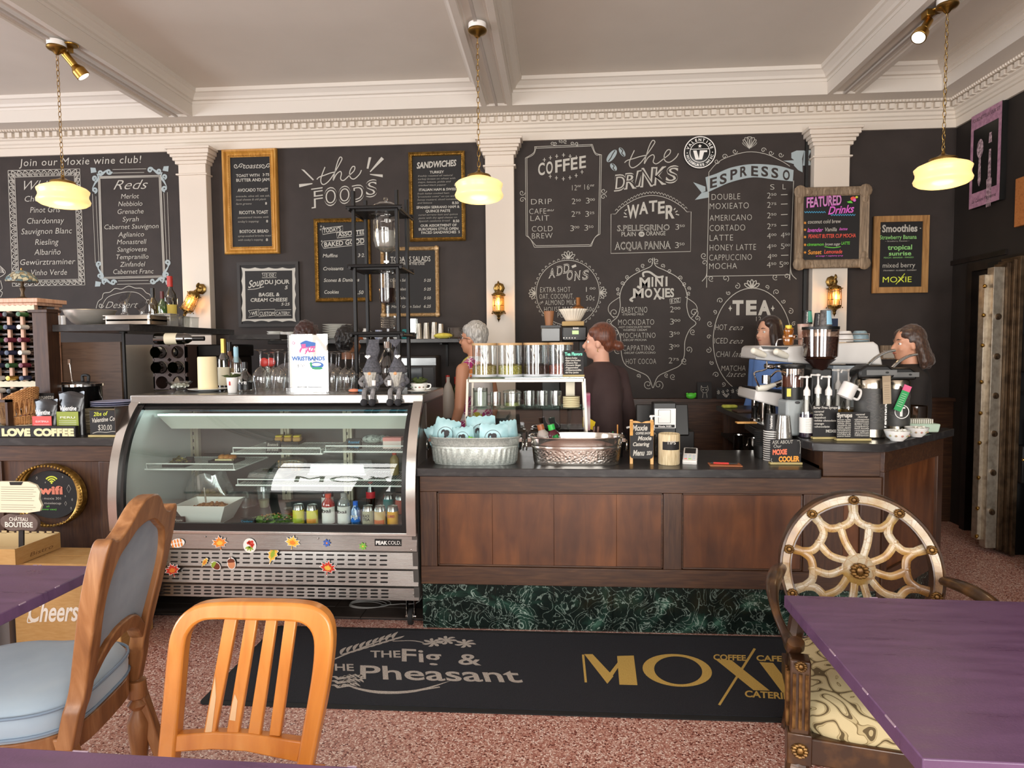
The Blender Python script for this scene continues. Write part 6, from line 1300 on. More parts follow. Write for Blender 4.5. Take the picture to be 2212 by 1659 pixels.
r=T('plastic_scoop','clear tub holding red scoops behind the wine glasses','container',at(577,4.29,TZ));B().lathe([(.03,0),(.042,.15),(.04,.15),(.028,.002)],n=18).o('tub',clear2,r)
for x in(-.02,.028):B().sph((x,0,.175),(.032,.012,.032),12).o('scoop',mt('red plastic','C03A34',.4),r)
# flyer
fl=T('flyer_stand','acrylic stand with a WRISTBANDS price flyer on the case top','sign',at(666,3.83,TZ));W2=44*mp(3.83);HH=125*mp(3.83)
B().bx(-W2,W2,-.002,.002,0,HH).bx(-W2,W2,-.04,.05,0,.004).bx(-W2,W2,-.042,-.03,0,.03).o('acrylic',clear,fl)
B().bx(-W2*.93,W2*.95,-.0012,.0012,.03,HH*.985).o('paper',papers,fl)
R_=rectpl((-W2,-.0024,HH),(1,0,0),(0,0,1),V((0,-1,0)));u=W2/153  # crop px -> m
b=B();Fp=Pl(lambda x,y:V(R_((x-1075)*u,(y-140)*u)),(0,-1,0))
b.m(1);wt(b,Fp,'WRISTBANDS',1104,335,1358,30,bold=.05);b.m(2);wt(b,Fp,'$10',1145,386,1200,26,shear=.1,bold=.0);b.m(1)
fill(b,Fp,ell(1295,372,52,26,24));b.m(5);fill(b,shift(Fp,.0004),ell(1293,366,36,12,20));b.m(3);fill(b,shift(Fp,.0006),ell(1298,395,42,10,20));fill(b,shift(Fp,.0005),[(1240,355),(1255,345),(1262,385),(1250,392)])
b.m(1);fill(b,Fp,[(1172,205),(1215,185),(1290,205),(1285,245),(1180,240)]);b.m(4);fill(b,shift(Fp,.0004),[(1180,215),(1215,212),(1212,245),(1190,250)]);fill(b,shift(Fp,.0004),[(1163,262),(1180,235),(1190,240),(1170,285)])
wt(b,shift(Fp,.0006),'JAZZ',1205,275,1290,40,268,shear=.2,bold=.06);fill(b,Fp,ell(1121,205,12,12,12));b.m(5);fill(b,shift(Fp,.0004),ell(1121,205,8,8,12));b.m(2)
for y,x0,x1 in((422,1155,1310),(436,1155,1310),(452,1165,1300),(464,1145,1325),(478,1170,1300),(488,1170,1295),(502,1150,1320),(514,1140,1330),(397,1150,1200),(212,1265,1280),(228,1268,1290),(240,1105,1130),(252,1105,1130),(248,1310,1350),(262,1312,1345),(268,1105,1132)):st(b,Fp,[(x0,y),(x1,y)],.0016,0)
wt(b,Fp,'888.891.0488',1140,538,1215,9,bold=.04);wt(b,Fp,'flyexample.com',1225,538,1330,9,bold=.04)
b.o('print',[papers,mt('flyer blue','3E6FB8',.6),mt('flyer grey','6A6A6E',.6),mt('flyer green','3FA070',.6),mt('flyer pink','D8609A',.6),papers],fl)
# gnomes
knit=mt('charcoal knit','45454A',.95,c2='5A5A60',sc=90,bump=.8);fur=mt('grey beard','9A978F',.9,c2='C2BFB6',sc=60,st=(6,6,1),bump=.6);felt=mt('grey felt body','6E6C6C',.95,c2='8A8888',sc=60,bump=.5);skin=mt('peach felt','D8A070',.7)
def gnome(px,lab,s):
    r=T('gnome_doll',lab,'doll',at(px,3.73,TZ),group='grey gnomes on the case')
    B().sph((0,0,.075),(.05,.045,.075),16).o('body',felt,r);B().grid(lambda u,v:((.047*(1-v)**.8+.006*sin(v*12)+s*.012*v*v*3)*cos(2*pi*u)+s*.015*v*v,(.045*(1-v)**.8)*sin(2*pi*u),.125+.19*v),20,12,closeu=True).o('hat',knit,r)
    B().lathe([(.045,.118),(.054,.122),(.056,.135),(.052,.15),(.044,.152)],n=20).o('hat_brim',knit,r)
    B().grid(lambda u,v:((.036-.028*v)*(2*u-1)+.003*sin(u*20),-.046-.012*sin(pi*u)+.01*v,.125-.085*v),14,8).o('beard',fur,r,solid=.01)
    B().sph((0,-.056,.118),(.012,.011,.01),10).o('nose',skin,r)
    for q in(-1,1):
        B().tube(cr([(q*.045,-.01,.1),(q*.066,-.03,.07),(q*.045,-.055,.055)],4),.011,8).sph((q*.045,-.058,.055),.014,8).o('arm',felt if q<0 else knit,r)
        B().tube(cr([(q*.022,-.03,.025),(q*.026,-.075,.02),(q*.024,-.092,-.015),(q*.022,-.092,-.035)],4),.0135,8).o('leg',felt,r);B().sph((q*.024,-.1,-.045),(.021,.026,.021),10).o('boot',mt('charcoal boot','2A2A2D',.9),r)
    b=B();b.add([(.016*(16*sin(t)**3)/16-.012*s,-.047+.0,.215+.013*(13*cos(t)-5*cos(2*t)-2*cos(3*t)-cos(4*t))/16)for t in[2*pi*i/24 for i in range(24)]],[tuple(range(24))]);b.prism([(p[0],p[2])for p in b.v],-.049,-.034,'y');b.o('heart_patch',papers,r)
    B().lathe([(.011,0),(.012,.03),(.01,.03),(.009,.003)],(s*.03,-.075,.05),14).o('mug',whitem,r)
gnome(804,'grey knitted gnome doll holding a white mug, left of the pair',1);gnome(859,'grey knitted gnome doll, right of the pair',-1)
r=T('ceramic_fish','small salmon coloured ceramic fish beside the gnomes','ornament',at(764,3.8,TZ+.012));B().sph((0,0,0),(.035,.02,.012),12).o('body',mt('salmon glaze','E08A6A',.3),r);B().prism([(.03,-.02),(.06,-.03),(.055,0),(.065,.022),(.03,.012)],-.004,.008,'z').o('tail',mt('blue glaze','4A7A9A',.3),r)
r=T('teacup_planter','painted teacup with a small green plant on a saucer','plant',at(905,3.78,TZ));B().lathe([(.03,0),(.05,.005),(.072,.012),(.07,.014),(.03,.006),(0,.005)],n=28).o('saucer',wb_,r);B().lathe([(.02,.007),(.03,.012),(.045,.03),(.052,.055),(.05,.056),(.04,.03),(.02,.016)],n=28).o('cup',wb_,r)
B().tube(cr([(.048,0,.05),(.068,0,.048),(.064,0,.028),(.042,0,.022)],4),.004,6).o('handle',wb_,r);b=B()
for k in range(6):a=rad(200+k*28);b.sph((.047*cos(a),.047*sin(a),.034),(.007,.003,.005),6,m=4)
b.o('painted_motif',mt('cup motif','4A8A7A',.5,c2='B8503C',sc=60),r);blades(26,.055,.04,.05,7,.006).o('leaves',succ,r)
# cold brew tower
cbt=T('cold_brew_tower','tall black wooden cold brew drip tower with glass vessels','coffee maker',at(827,4.12,TZ,700));bw=.14;bd=.13
for sx in(-1,1):
    for sy in(-1,1):B().cyl((sx*(bw-.004),sy*bd,0),(sx*(bw-.004),sy*bd,1.235),.0135,n=14).o('post',iron,cbt)
for py in(449,575,720):
    z=PY(820,py,4.0).z-TZ
    B().cyl((-bw-.035,-bd-.02,z),(bw+.035,-bd-.02,z),.011,n=10).cyl((-bw-.035,bd+.02,z),(bw+.035,bd+.02,z),.011,n=10).o('crossbar',iron,cbt);B().cyl((bw+.02,-bd-.03,z-.012),(bw+.02,bd+.07,z-.012),.009).cyl((-bw-.02,-bd-.03,z-.012),(-bw-.02,bd+.07,z-.012),.009).o('side_rail',iron,cbt)
    B().ring(rrect(-bw,bw,-bd,bd,.01,3),ell(0,0,.07,.07,16,.4)[0:16],z-.02,z-.008,'z').o('tier_plate',iron,cbt)
zz=lambda py:PY(838,py,4.1).z-TZ;gx=.034
gl2=glass('tower glass','F8F8F6',.07,.02)
B().lathe([(.0,zz(545)-.0),(.03,zz(545)),(.07,zz(535)),(.083,zz(520)),(.083,zz(460)),(.08,zz(455))],(gx,0,0),28,cap=False).o('water_vessel',gl2,cbt);B().lathe([(0,zz(544)),(.03,zz(543)),(.069,zz(533)),(.08,zz(518)),(.08,zz(500)),(0,zz(500))],(gx,0,0),28,cap=False).o('water',glass('water','E4E6E4',.1,.1,.35,'D8D6D0'),cbt)
B().lathe([(.09,zz(447)),(.092,zz(445)),(.06,zz(438)),(.01,zz(435)),(.008,zz(432)),(.016,zz(429)),(.012,zz(425)),(0,zz(424))],(gx,0,0),28,cap=False).o('lid',gl2,cbt)
B().cyl((gx,0,zz(580)),(gx,0,zz(545)),.008).box((gx,-.01,zz(565)),(.03,.012,.012)).o('valve',chrome,cbt)
b=B()
for k in range(4):b.box((gx-.0,-.084,zz(470+k*12)),(.025,.001,.002))
stuff(b.o('scale_marks',papers,cbt))
B().lathe([(.01,zz(660)),(.048,zz(655)),(.052,zz(650)),(.052,zz(578))],(gx,0,0),24,cap=False).o('grounds_vessel',gl2,cbt);B().lathe([(0,zz(656)),(.048,zz(653)),(.05,zz(648)),(.05,zz(622)),(0,zz(622))],(gx,0,0),24,cap=False).o('coffee',mt('dark coffee','1E0C08',.2),cbt)
b=B();b.tube([(gx+.045*cos(a),.045*sin(a),zz(684)-.07*a/31)for a in[k*.35 for k in range(90)]],.007,6);b.o('coil',gl2,cbt);B().cyl((gx,0,zz(684)),(gx,0,zz(658)),.008).cyl((gx,0,zz(760)),(gx,0,zz(710)),.008).o('drip_tube',gl2,cbt)
B().lathe([(.03,zz(738)),(.025,zz(752)),(.045,zz(765)),(.075,zz(785)),(.082,zz(800)),(.078,zz(822)),(.05,zz(834)),(0,zz(835))],(gx,0,0),28,cap=False).o('flask',gl2,cbt);B().lathe([(.034,zz(738)),(.03,zz(752))],(gx,0,0),20).o('flask_collar',chrome,cbt);B().lathe([(0,zz(834)),(.05,zz(833)),(.076,zz(822)),(.079,zz(806)),(0,zz(806))],(gx,0,0),24,cap=False).o('flask_coffee',mt('dark coffee','1E0C08',.2),cbt)
# ================================================================ left counter corner
LZ=LT+.001
us=T('shelf_unit','dark wood shelf unit with stainless back over the left counter','shelf',(0,0,0));sx0,sx1=-3.26,-2.738
X_=us
B().bx(-3.36,sx0,3.95,4.05,LZ,1.823).o('upright',dwoodv,us,.003);B().bx(-3.38,sx0+.01,3.94,4.06,1.823,1.84).o('cap_board',dwoodv,us)
B().bx(sx0,sx1,3.99,5.35,1.70,1.745).o('shelf_slab',stone,us,.003);B().bx(sx1,-2.3,5.25,5.6,1.66,1.70).o('shelf_slab',stone,us)
B().bx(PY(106,800,4.62).x,PY(262,800,4.62).x,4.62,4.66,LZ,1.64).o('back_board',wood('brown back board','4A3426','5C4432',rough=.5,ax=0),us);B().bx(PY(262,800,4.98).x,PY(402,800,4.98).x,4.98,5.0,LZ,1.62).o('steel_back',brushed('warm steel sheet','C9BCA6',.35),us)
for px,Y in((268,4.15),(379,5.0)):q=at(px,Y,0,760);B().cyl((q.x,Y,LZ),(q.x,Y,1.70),.011,n=12).cyl((q.x,Y,1.69),(q.x,Y,1.70),.025).o('pipe_leg',iron,us)
q=at(455,5.3,0);tag(B().bx(q.x-.22,q.x+.24,5.2,5.6,1.52,1.62).bx(q.x-.2,q.x+.22,5.22,5.6,1.0,1.52).o('warming_cabinet',darkm,bev=.01),'dark cabinet under the shelf right of the countertop wine rack','cabinet')
SZ=1.746
r=tag(B().lathe([(.06,0),(.065,.001),(.11,.025),(.145,.07),(.158,.105),(.166,.108),(.164,.11),(.155,.107),(.14,.07),(.1,.022),(0,.004)],n=36).o('mixing_bowl',mt('bowl steel','E0DAD0',.33,.7)),'large stainless mixing bowl on the upper shelf','bowl');r.location=at(195,4.32,SZ,690)
for k in range(2):
    r=T('steam_pan',['shallow stainless pan on the shelf, lower of the two','shallow stainless pan stacked on the other'][k],'pan',at(295,4.18,SZ+.022*k,690));w_=.16
    B().prism(rrect(-w_,w_,-.1,.1,.02),.0,.035,'z').prism(rrect(-w_-.01,w_+.01,-.11,.11,.02),.033,.037,'z').o('pan',brushed('pan steel','A69C90',.3),r)
dcg=glass('decanter glass','F4F4F4',.1,.02)
for px,hgt,lab in((268,.235,'tall glass wine decanter with a slanted lip'),(305,.19,'shorter glass decanter behind the plastic lids')):
    r=T('decanter',lab,'decanter',at(px,4.7 if px==268 else 4.95,SZ,680));B().grid(lambda u,v:((lambda q:(q[0]*cos(2*pi*u)+q[2],q[0]*sin(2*pi*u),q[1]*hgt+(.04*cos(2*pi*u)*(v**6))))(((.03+.07*math.exp(-((v-.12)/.14)**2)if v<.5 else .018+.025*max(0,(v-.75)*4)),v,.01*v))),24,24,closeu=True).o('glass',dcg,r)
    if px==268:pass
clp=glass('cloudy plastic','F0F0EE',.18,.15,.35,'E4E2DE')
for k in range(5):
    r=tag(B().lathe([(.075,0),(.085,.014),(.088,.014),(.088,.017),(0,.018)],n=24).o('tub_cover',clp),('bottom','second','third','fourth','topmost')[k]+' cloudy plastic cover of the stack beside the bottles','cover','stack of plastic covers');r.location=at(330,4.5,SZ+.0175*k+(.037 if False else 0),670)
for k in range(3):
    r=T('food_tub','clear square food tub on the shelf under the lantern','container',at((362,388,408)[k],(4.55,4.9,5.05)[k],SZ,690),group='clear tubs on the shelf');r['label']=('white plastic tub beside the stainless pans','clear food tub in the middle of the shelf','clear food tub at the right end of the shelf')[k]
    B().box((0,0,.045),(.1,.1,.09),taper=1.08).box((0,0,.09),(.115,.115,.006)).o('tub',clp if k==0 else clear2,r,.004)
bottle('wine_bottle',0,0,0,winep,glass('olive glass','8A7A30',.15,.03,.5,'4A3A10'),'olive gold wine bottle behind the plastic lids','wine bottle',at=at(336,5.0,SZ),cap=(.25,.325,.016,blkf))
bottle('wine_bottle',0,0,0,winep,ggl,'green wine bottle with cream label','wine bottle',at=at(356,4.8,SZ),cap=(.26,.325,.0155,mt('dark red foil','5A1C1C',.4)),label=(.03,.13,.038,wcl),k=.86)
bottle('wine_bottle',0,0,0,winep,dglass,'large dark magnum with red foil and yellow label','wine bottle',at=at(374,5.1,SZ),cap=(.26,.325,.0165,redf),label=(.05,.15,.038,mt('yellow label','D8C05A',.6)),k=1.32)
for i,px in enumerate((122,129,137)):r=T('salt_shaker',('left','middle','right')[i]+' small white shaker beside the mixing bowl','shaker',at(px,4.15,1.746,680),group='white shakers');B().lathe([(.014,0),(.012,.05),(.014,.055),(.012,.065),(0,.068)],n=12).o('shaker',whitem,r)
sw=T('soup_warmer','black round soup kettle with a steel rim and ladle','soup kettle',at(175,4.2,LZ,870));B().lathe([(.125,0),(.13,.01),(.128,.27),(.13,.275)],n=36).o('kettle',mt('black enamel','131212',.15,coat=.6),sw);B().lathe([(.13,.272),(.14,.275),(.14,.29),(.125,.295)],n=36).o('rim',chrome,sw);B().lathe([(.125,.293),(.1,.305),(0,.312)],n=36).o('lid',mt('black enamel','131212',.15),sw)
B().tube(cr([(.02,0,.31),(.02,0,.345),(.06,0,.345),(.06,0,.31)],4),.01,8).o('lid_handle',blackm,sw);B().tube([(-.04,-.02,.3),(-.045,-.03,.43)],.004,6).box((-.046,-.03,.44),(.02,.006,.035)).o('ladle',chrome,sw);B().box((-.06,-.125,.15),(.03,.02,.03)).o('knob_plate',mt('maroon plate','6A2A3A',.3),sw)
q=at(313,4.6,LZ,860);r=T('toaster','chrome toaster on the counter beside the pipe leg','toaster',q);B().bx(-.12,.12,-.08,.08,.012,.16).o('body',chrome,r,.025,seg=4);B().bx(-.09,.09,-.03,-.01,.158,.162).bx(-.09,.09,.01,.03,.158,.162).o('slots',blackm,r);b=B();[b.bx(-.1+k*.025,-.09+k*.025,-.082,-.08,.04,.07)for k in range(8)];b.o('vents',blackm,r)
for px,c,lab in((335,mt('green plastic cap','2E8A4A',.4),'small bottle with a green cap near the toaster'),(346,mt('blue plastic cap','3A4A7A',.4),'small bottle with a blue cap near the toaster')):bottle('sauce_bottle',0,0,0,[(.022,0),(.024,.01),(.024,.09),(.012,.12)],clear2,lab,'bottle',at=at(px,4.35,LZ),cap=(.115,.14,.013,c))
r=tag(B().lathe([(.0,.0),(.025,.0),(.028,.03),(.0,.034)],n=14).o('red_lid',redf),'round red jar lid on the counter near the toaster','lid');r.location=at(331,4.2,LZ+.0)
# coffee bags, boards
bagm=mt('black coffee bag','1B1A1C',.3,coat=.3)
def bag(px,Y,w_,h_,lab,lc_,t1,t2,z=LZ,py=930):
    r=T('coffee_bag',lab,'coffee bag',at(px,Y,z,py))
    B().grid(lambda u,v:(w_*(.5-.0*v)*cos(2*pi*u)*(1-.06*sin(pi*v)),(.035*(1-v)**.6+.003)*sin(2*pi*u)+.004*sin(v*25+u*9)*v,h_*v+(.008*sin(u*19)if v>.9 else 0)),28,12,closeu=True).o('bag',bagm,r,sharp=60)
    yb=-.0375;B().bx(-w_*.42,w_*.4,yb-.002,yb,h_*.02,h_*.56).o('label_panel',lc_,r)
    b=B();R_=rectpl((-w_*.4,yb-.0026,h_*.5),(1,0,0),(0,0,1),V((0,-1,0)));wt(b,R_,t2,w_*.12,.025,w_*.68,.012)
    for k in range(4):st(b,R_,[(w_*.06,.04+k*.011),(w_*.72,.04+k*.011)],.0015,0)
    R2=rectpl((-w_*.4,-.034,h_*.5),(1,0,0),(0,0,1),V((0,-1,0)));wt(b,R2,t1,w_*.1,-.022,w_*.72,.03,shear=.2,bold=.02);b.o('lettering',papers,r)
bag(103,3.74,.15,.215,'black coffee bag with a red label behind the LOVE COFFEE sign',mt('coral label','D8504A',.5),'Valentine','GUATEMALA');bag(158,3.76,.17,.26,'black coffee bag with an olive green label',mt('olive label','8E9A3A',.5),'Valentine','PERU')
r=T('coffee_sign','long black block sign reading LOVE COFFEE','sign',(0,0,0));ys=ly+.02;z0=LZ;pr_=PY(163,935,ys);B().bx(pr_.x-.9,pr_.x,ys,ys+.03,z0,z0+.066).o('block',blackb,r,.002);b=B();Pq=wallpl(ys-.0006);K_=dict(bold=.07)
wt(b,Pq,'LOVE',4,941,66,15,**K_);wt(b,Pq,'COFFEE',73,941,160,15,**K_);wt(b,Pq,'I',-12,941,-6,15,**K_);b.o('lettering',mt('cream letters','DED2A4',.6),r)
def board_sign(name,lab,x0,x1,y0,y1,Y,fn,mats,base=None,th=.006,basew=0,zb=None):
    """small chalk board standing up; corners in photo px, writing drawn on its face"""
    p,q=PY(x0,y1,Y),PY(x1,y0,Y);zb=p.z if zb is None else zb;r=T(name,lab,'sign',((p.x+q.x)/2,Y,zb));hw=(q.x-p.x)/2
    B().bx(-hw,hw,-.0,th,.004,q.z-zb).o('board',blackb,r,.001)
    if base is not None:B().bx(-hw-.004,hw+.004,-.015,.022,0,.012).o('base',base,r,.002)
    b=B();fn(b,wallpl(Y-.0008));o=b.o('lettering',mats,None);o.parent=r;o.matrix_parent_inverse=M.Translation(-r.location);return r
bam=wood('bamboo base','9A8A5A','B5A36C',rough=.6,ax=0)
def fn(b,P):
    b.m(1);wt(b,P,'2lbs of',202,899,233,9,897,shear=.2);b.m(0);wt(b,P,'Valentine Coffee',199,913,262,10,907,shear=.2,bold=.02);wt(b,P,'$30.00',212,929,242,12,shear=.1);st(b,P,[(200,936),(212,933),(230,934),(245,932),(262,935)],.003)
board_sign('price_board','black chalk card: 2lbs of coffee for 30 dollars',195,264,887,938,ly+.04,fn,[chalk,yel],bam,zb=LZ)
board_sign('price_board','dark chalk board mostly hidden behind the coffee bags',75,116,849,885,3.9,lambda b,P:wt(b,P,'Baguette',76,862,116,10,shear=.2),[chalk],zb=LZ)
for k in range(3):
    r=tag(B().lathe([(.05,0),(.09,.006),(.13,.012),(.128,.014),(.05,.006),(0,.005)],n=32).o('serving_plate',[mt('blue rimmed plate','B8BCD8',.3)]),'blue rimmed plate in the stack beside the case','plate','blue rimmed plates');r.location=at(247,3.95,LZ+.155+.012*k,880);r['label']=('blue rimmed plate at the bottom of the stack beside the case','blue rimmed plate in the middle of the stack beside the case','blue rimmed plate on top of the stack beside the case')[k]
r=T('paper_stack','stack of folded papers under the blue rimmed plates','papers',at(245,3.95,LZ,900));b=B()
for k in range(14):b.bx(-.12+.004*(k%3),.12-.003*(k%2),-.1,.1,k*.011,k*.011+.008)
stuff(b.o('sheets',mt('aged paper','C9BE9E',.8,c2='6A5A3A',sc=3,st=(1,1,60)),r))
# basket
wick=mt('wicker','A87444',.7,c2='C8935A',sc=30);r=T('wicker_basket','light wicker basket with a slanted rim at the left','basket',at(40,3.83,LZ+.06,880));b=B()
def bk(a,v):return((.085+.025*v)*cos(a),(.075+.02*v)*sin(a),v*(.17+.06*cos(a)))
for k in range(22):a=2*pi*k/22;b.tube([bk(a-.04,.28),bk(a+.06,.72)],.004,5);b.tube([bk(a+.04,.28),bk(a-.06,.72)],.004,5)
b.o('stakes',wick,r);b=B()
for j in range(14):
    v=j*.021 if j<12 else 0
    b.tube([tuple(V(bk(2*pi*k/44,v))+V((.004*cos(2*pi*k/44)*(1 if(k+j)%2 else-1),.004*sin(2*pi*k/44)*(1 if(k+j)%2 else-1),0)))for k in range(44)],.0045,5,closed=True)
for j in range(10):
    v=.72+j*.031;b.tube([tuple(V(bk(2*pi*k/44,v))+V((.004*cos(2*pi*k/44)*(1 if(k+j)%2 else-1),.004*sin(2*pi*k/44)*(1 if(k+j)%2 else-1),0)))for k in range(44)],.0045,5,closed=True)
stuff(b.o('weave',wick,r));tag(B().box(tuple(at(40,3.83,LZ+.03,880)),(.22,.15,.058)).o('cutting_board',mt('cream board','DCD3B8',.7),bev=.006),'thick cream board under the wicker basket','board')
q=at(8,3.72,LZ,900);r=T('pane_frame','small wooden framed glass box cut off at the left edge','frame',q);B().bx(.03,.045,-.02,.02,0,.22).bx(-.2,.045,-.02,.02,0,.015).bx(-.2,.045,-.02,.02,.205,.22).o('frame',dwoodv,r);B().bx(-.2,.03,-.003,.003,.015,.205).o('pane',clear2,r)  # flat wooden frame holding a single glass pane
# wine tower and stained glass lamp
tw=T('wine_tower','tall pale wooden wine rack full of bottles at the left edge','wine rack',at(40,4.5,LZ,800));pin=wood('pale pine','B98A6E','D0A488','DDB49A',rough=.5,ax=2);TX0,TX1=-.32,.12;ZT=.86
TX1=PY(78,700,4.4).x-tw.location.x
for x in[TX1-.1*k for k in range(5)]:
    for y in(-.1,.1):B().bx(x-.012,x+.012,y-.01,y+.01,0,ZT).o('stile',pin,tw,.002)
for k in range(10):B().bx(TX1-.41,TX1+.012,-.09,.1,k*.09,k*.09+.012).o('shelf',dwoodv,tw)
B().bx(TX1-.45,TX1+.05,-.14,.14,ZT,ZT+.03).bx(TX1-.43,TX1+.03,-.12,.12,ZT-.02,ZT).o('top',pin,tw,.003)
for k in(3,9):B().prism([(TX1-.41+.02*i,k*.09+.012+.016+(.006 if i%2 else 0))for i in range(22)]+[(TX1+.012,k*.09-.01),(TX1-.41,k*.09-.01)],-.125,-.115,'y').o('label_strip',wcl,tw)
caps=[blkf,mt('burgundy foil','6A1A34',.4),goldf,mt('navy foil','1C2A4A',.4),mt('white foil','D8D4CC',.4),mt('green foil','2A5A2C',.4)];wb0=None
rnd=random.Random(3)
for row in range(9):
    for col in range(4):
        c=tw.location+V((TX1-.05-.1*col,.13,row*.09+.055));
        if wb0 is None:wb0={}
        ci=rnd.randrange(6)
        if ci not in wb0:wb0[ci]=bottle('wine_bottle',0,0,0,winep,dglass,'wine bottle lying neck out in the tall pale rack','wine bottle',at=c,rot=(rad(90),0,0),cap=(.25,.325,.0165,caps[ci]),n=12,group='bottles in the tall pale rack')
        else:c=copyt(wb0[ci],c)
        c=wb0[ci]if not isinstance(c,bpy.types.Object)else c;c['label']='wine bottle with a '+('black','burgundy','gold','navy','white','green')[ci]+' top, '+('bottom','second','third','fourth','fifth','sixth','seventh','eighth','top')[row]+' row, '+('rightmost','second from right','third from right','leftmost')[col]+' in tall rack'
la=T('stained_lamp','small stained glass table lamp on top of the tall rack','lamp',tw.location+V((TX1-.16-.0,-.02,ZT+.031)));B().lathe([(.05,0),(.045,.01),(.015,.02),(.01,.05),(.018,.08),(.01,.1),(.012,.13),(.006,.15)],n=20).o('base',mt('dark bronze','5A4A38',.4,.7),la)
def tif():
    m=newmat('stained glass');t=NT(m);v=t.n('TexVoronoi');v.inputs['Scale'].default_value=45;t.l(t.co(),v.inputs['Vector']);e=t.n('TexVoronoi',feature='DISTANCE_TO_EDGE');e.inputs['Scale'].default_value=45;t.l(t.co(),e.inputs['Vector'])
    s=t.n('SeparateColor');t.l(v.outputs['Color'],s.inputs[0]);c=t.ramp(s.outputs[0],[(0,'5F7A80'),(.3,'B8B49C'),(.55,'9A8A6A'),(.8,'8A9CA0')]);c.node.color_ramp.interpolation='CONSTANT'
    mx=t.n('MixRGB');t.l(t.ramp(e.outputs[0],[(.03,1.0),(.06,0.0)]),mx.inputs[0]);t.l(c,mx.inputs[1]);mx.inputs[2].default_value=(.02,.02,.02,1);t.l(mx.outputs[0],t.b.inputs['Base Color']);t.b.inputs['Roughness'].default_value=.3;return m
B().lathe([(.095,.125),(.1,.135),(.09,.16),(.06,.19),(.02,.208),(.0,.212)],n=28).o('shade',tif(),la);B().cyl((0,0,.2),(0,0,.225),.006).o('finial',brassd,la)
# ================================================================ service counter things
CZ=CT+.001;RZ=RT+.001;BZ=1.101
def pb(b,x0,x1,y0,y1,Ya,Yb,o=(0,0,0)):
    """box whose front face is given in photo px on the plane Ya"""
    p,q=PY(x0,(y0+y1)/2,Ya),PY(x1,(y0+y1)/2,Ya);zt,zb=PY((x0+x1)/2,y0,Ya).z,PY((x0+x1)/2,y1,Ya).z
    return b.bx(p.x-o[0],q.x-o[0],Ya-o[1],Yb-o[1],zb-o[2],zt-o[2])
def pt_(b,x0,x1,y0,y1,Y,c=(0,0,0)):return pb(b,x0,x1,y0,y1,Y,Y+.01,c)
# glass shelf case
gs=T('glass_shelf_case','small metal framed glass shelf case on the counter behind the tubs','display shelf',(0,0,0));GY0,GY1=3.84,4.1
gx0,gx1=PY(1010,815,GY0).x,PY(1262,815,GY0).x;g1,g2=PY(1130,815,GY0).z,PY(1130,882,GY0).z;alu=mt('warm aluminium','B9AFA2',.35,.6)
B().bx(gx0,gx1,GY0,GY1,g1-.008,g1).o('glass_top',greeng,gs);B().bx(gx0,gx1,GY0,GY1,g2-.008,g2).o('glass_shelf',greeng,gs);B().bx(gx0,gx1,GY0,GY0+.02,g1-.03,g1-.009).bx(gx0,gx1,GY1-.02,GY1,g1-.03,g1-.009).o('top_rail',alu,gs,.002)
for x in(gx0,gx1):
    s=-1 if x==gx0 else 1
    for y in(GY0,GY1-.015):B().hexa([(x-.007+s*.02,y,CZ),(x+.007+s*.02,y,CZ),(x+.007+s*.02,y+.015,CZ),(x-.007+s*.02,y+.015,CZ),(x-.007,y,g1-.01),(x+.007,y,g1-.01),(x+.007,y+.015,g1-.01),(x-.007,y+.015,g1-.01)]).o('post',alu,gs)
    b=B();b.add([(x+s*.018,GY0+.01,CZ),(x+s*.018,GY1-.01,CZ),(x,GY1-.01,g1-.01),(x,GY0+.01,g1-.01)],[(0,1,2,3)]);b.o('side_glass',clear,gs)
q=at(1233,3.98,0);B().bx(q.x-.03,q.x+.025,4.03,4.07,g2,g1-.01).o('inner_post',mt('cream steel','BDB49F',.4,.3),gs)
b=B();b.add([(gx0-.018,GY0+.004,CZ),(gx1+.018,GY0+.004,CZ),(gx1,GY0+.004,g2-.008),(gx0,GY0+.004,g2-.008)],[(0,1,2,3)]);b.o('front_glass',clear,gs)
cork=wood('bamboo lid','B08A5C','C8A474',rough=.5,ax=0)
for px,c1,c2,lab in((1047,'8E7A44','B8A868','leftmost glass canister with brown green loose tea'),(1102,'8E8A3C','C8BE62','second glass canister with yellow green loose tea'),(1158,'2E1E18','4A342A','third glass canister with dark loose tea'),(1211,'6A2E24','A85A44','fourth glass canister with reddish loose tea')):
    r=T('tea_canister',lab,'canister',at(px,3.96,g1+.001),group='tea canisters on the glass case');R0=.0755
    B().lathe([(R0-.006,0),(R0,.006),(R0,.192)],n=28,cap=False).o('jar',clear2,r);B().lathe([(R0+.002,.19),(R0+.002,.204),(0,.204)],n=28).o('lid',cork,r);B().lathe([(R0-.02,-.0),(R0+.004,.0),(R0+.004,.014),(R0-.02,.014)],n=28).o('base',mt('pale grey base','C9CCD0',.4),r)
    B().lathe([(0,.012),(R0-.004,.012),(R0-.004,.065),(R0*.5,.075),(0,.07)],n=28).o('tea',mt('tea '+c1,c1,.9,c2=c2,sc=120,bump=.8,lo=.45,hi=.55),r);B().tube([(.02,-.01,.05),(-.03,.01,.17)],.004,6).o('scoop',chrome,r)
def fn(b,P):
    b.m(1);wt(b,P,'Tea Flavors',1220,768,1258,7,bold=.05);b.m(0)
    for i,s in enumerate(('-Blueberry Rooibos','-Ginger Lemon Rooibos','-Cinnamon Plum','-Turmeric Ginger','-Peppermint','-Chamomile','-Earl Grey -Jasmine')):wt(b,P,s,1221,775+i*5.2,1221+26+(i*7)%13,3.6,bold=.05)
board_sign('tea_board','small black chalk board listing tea flavors on the glass case',1217,1261,757,808,3.865,fn,[chalk,mt('teal chalk','7FD8C0',.8)],bam,zb=g1+.001)
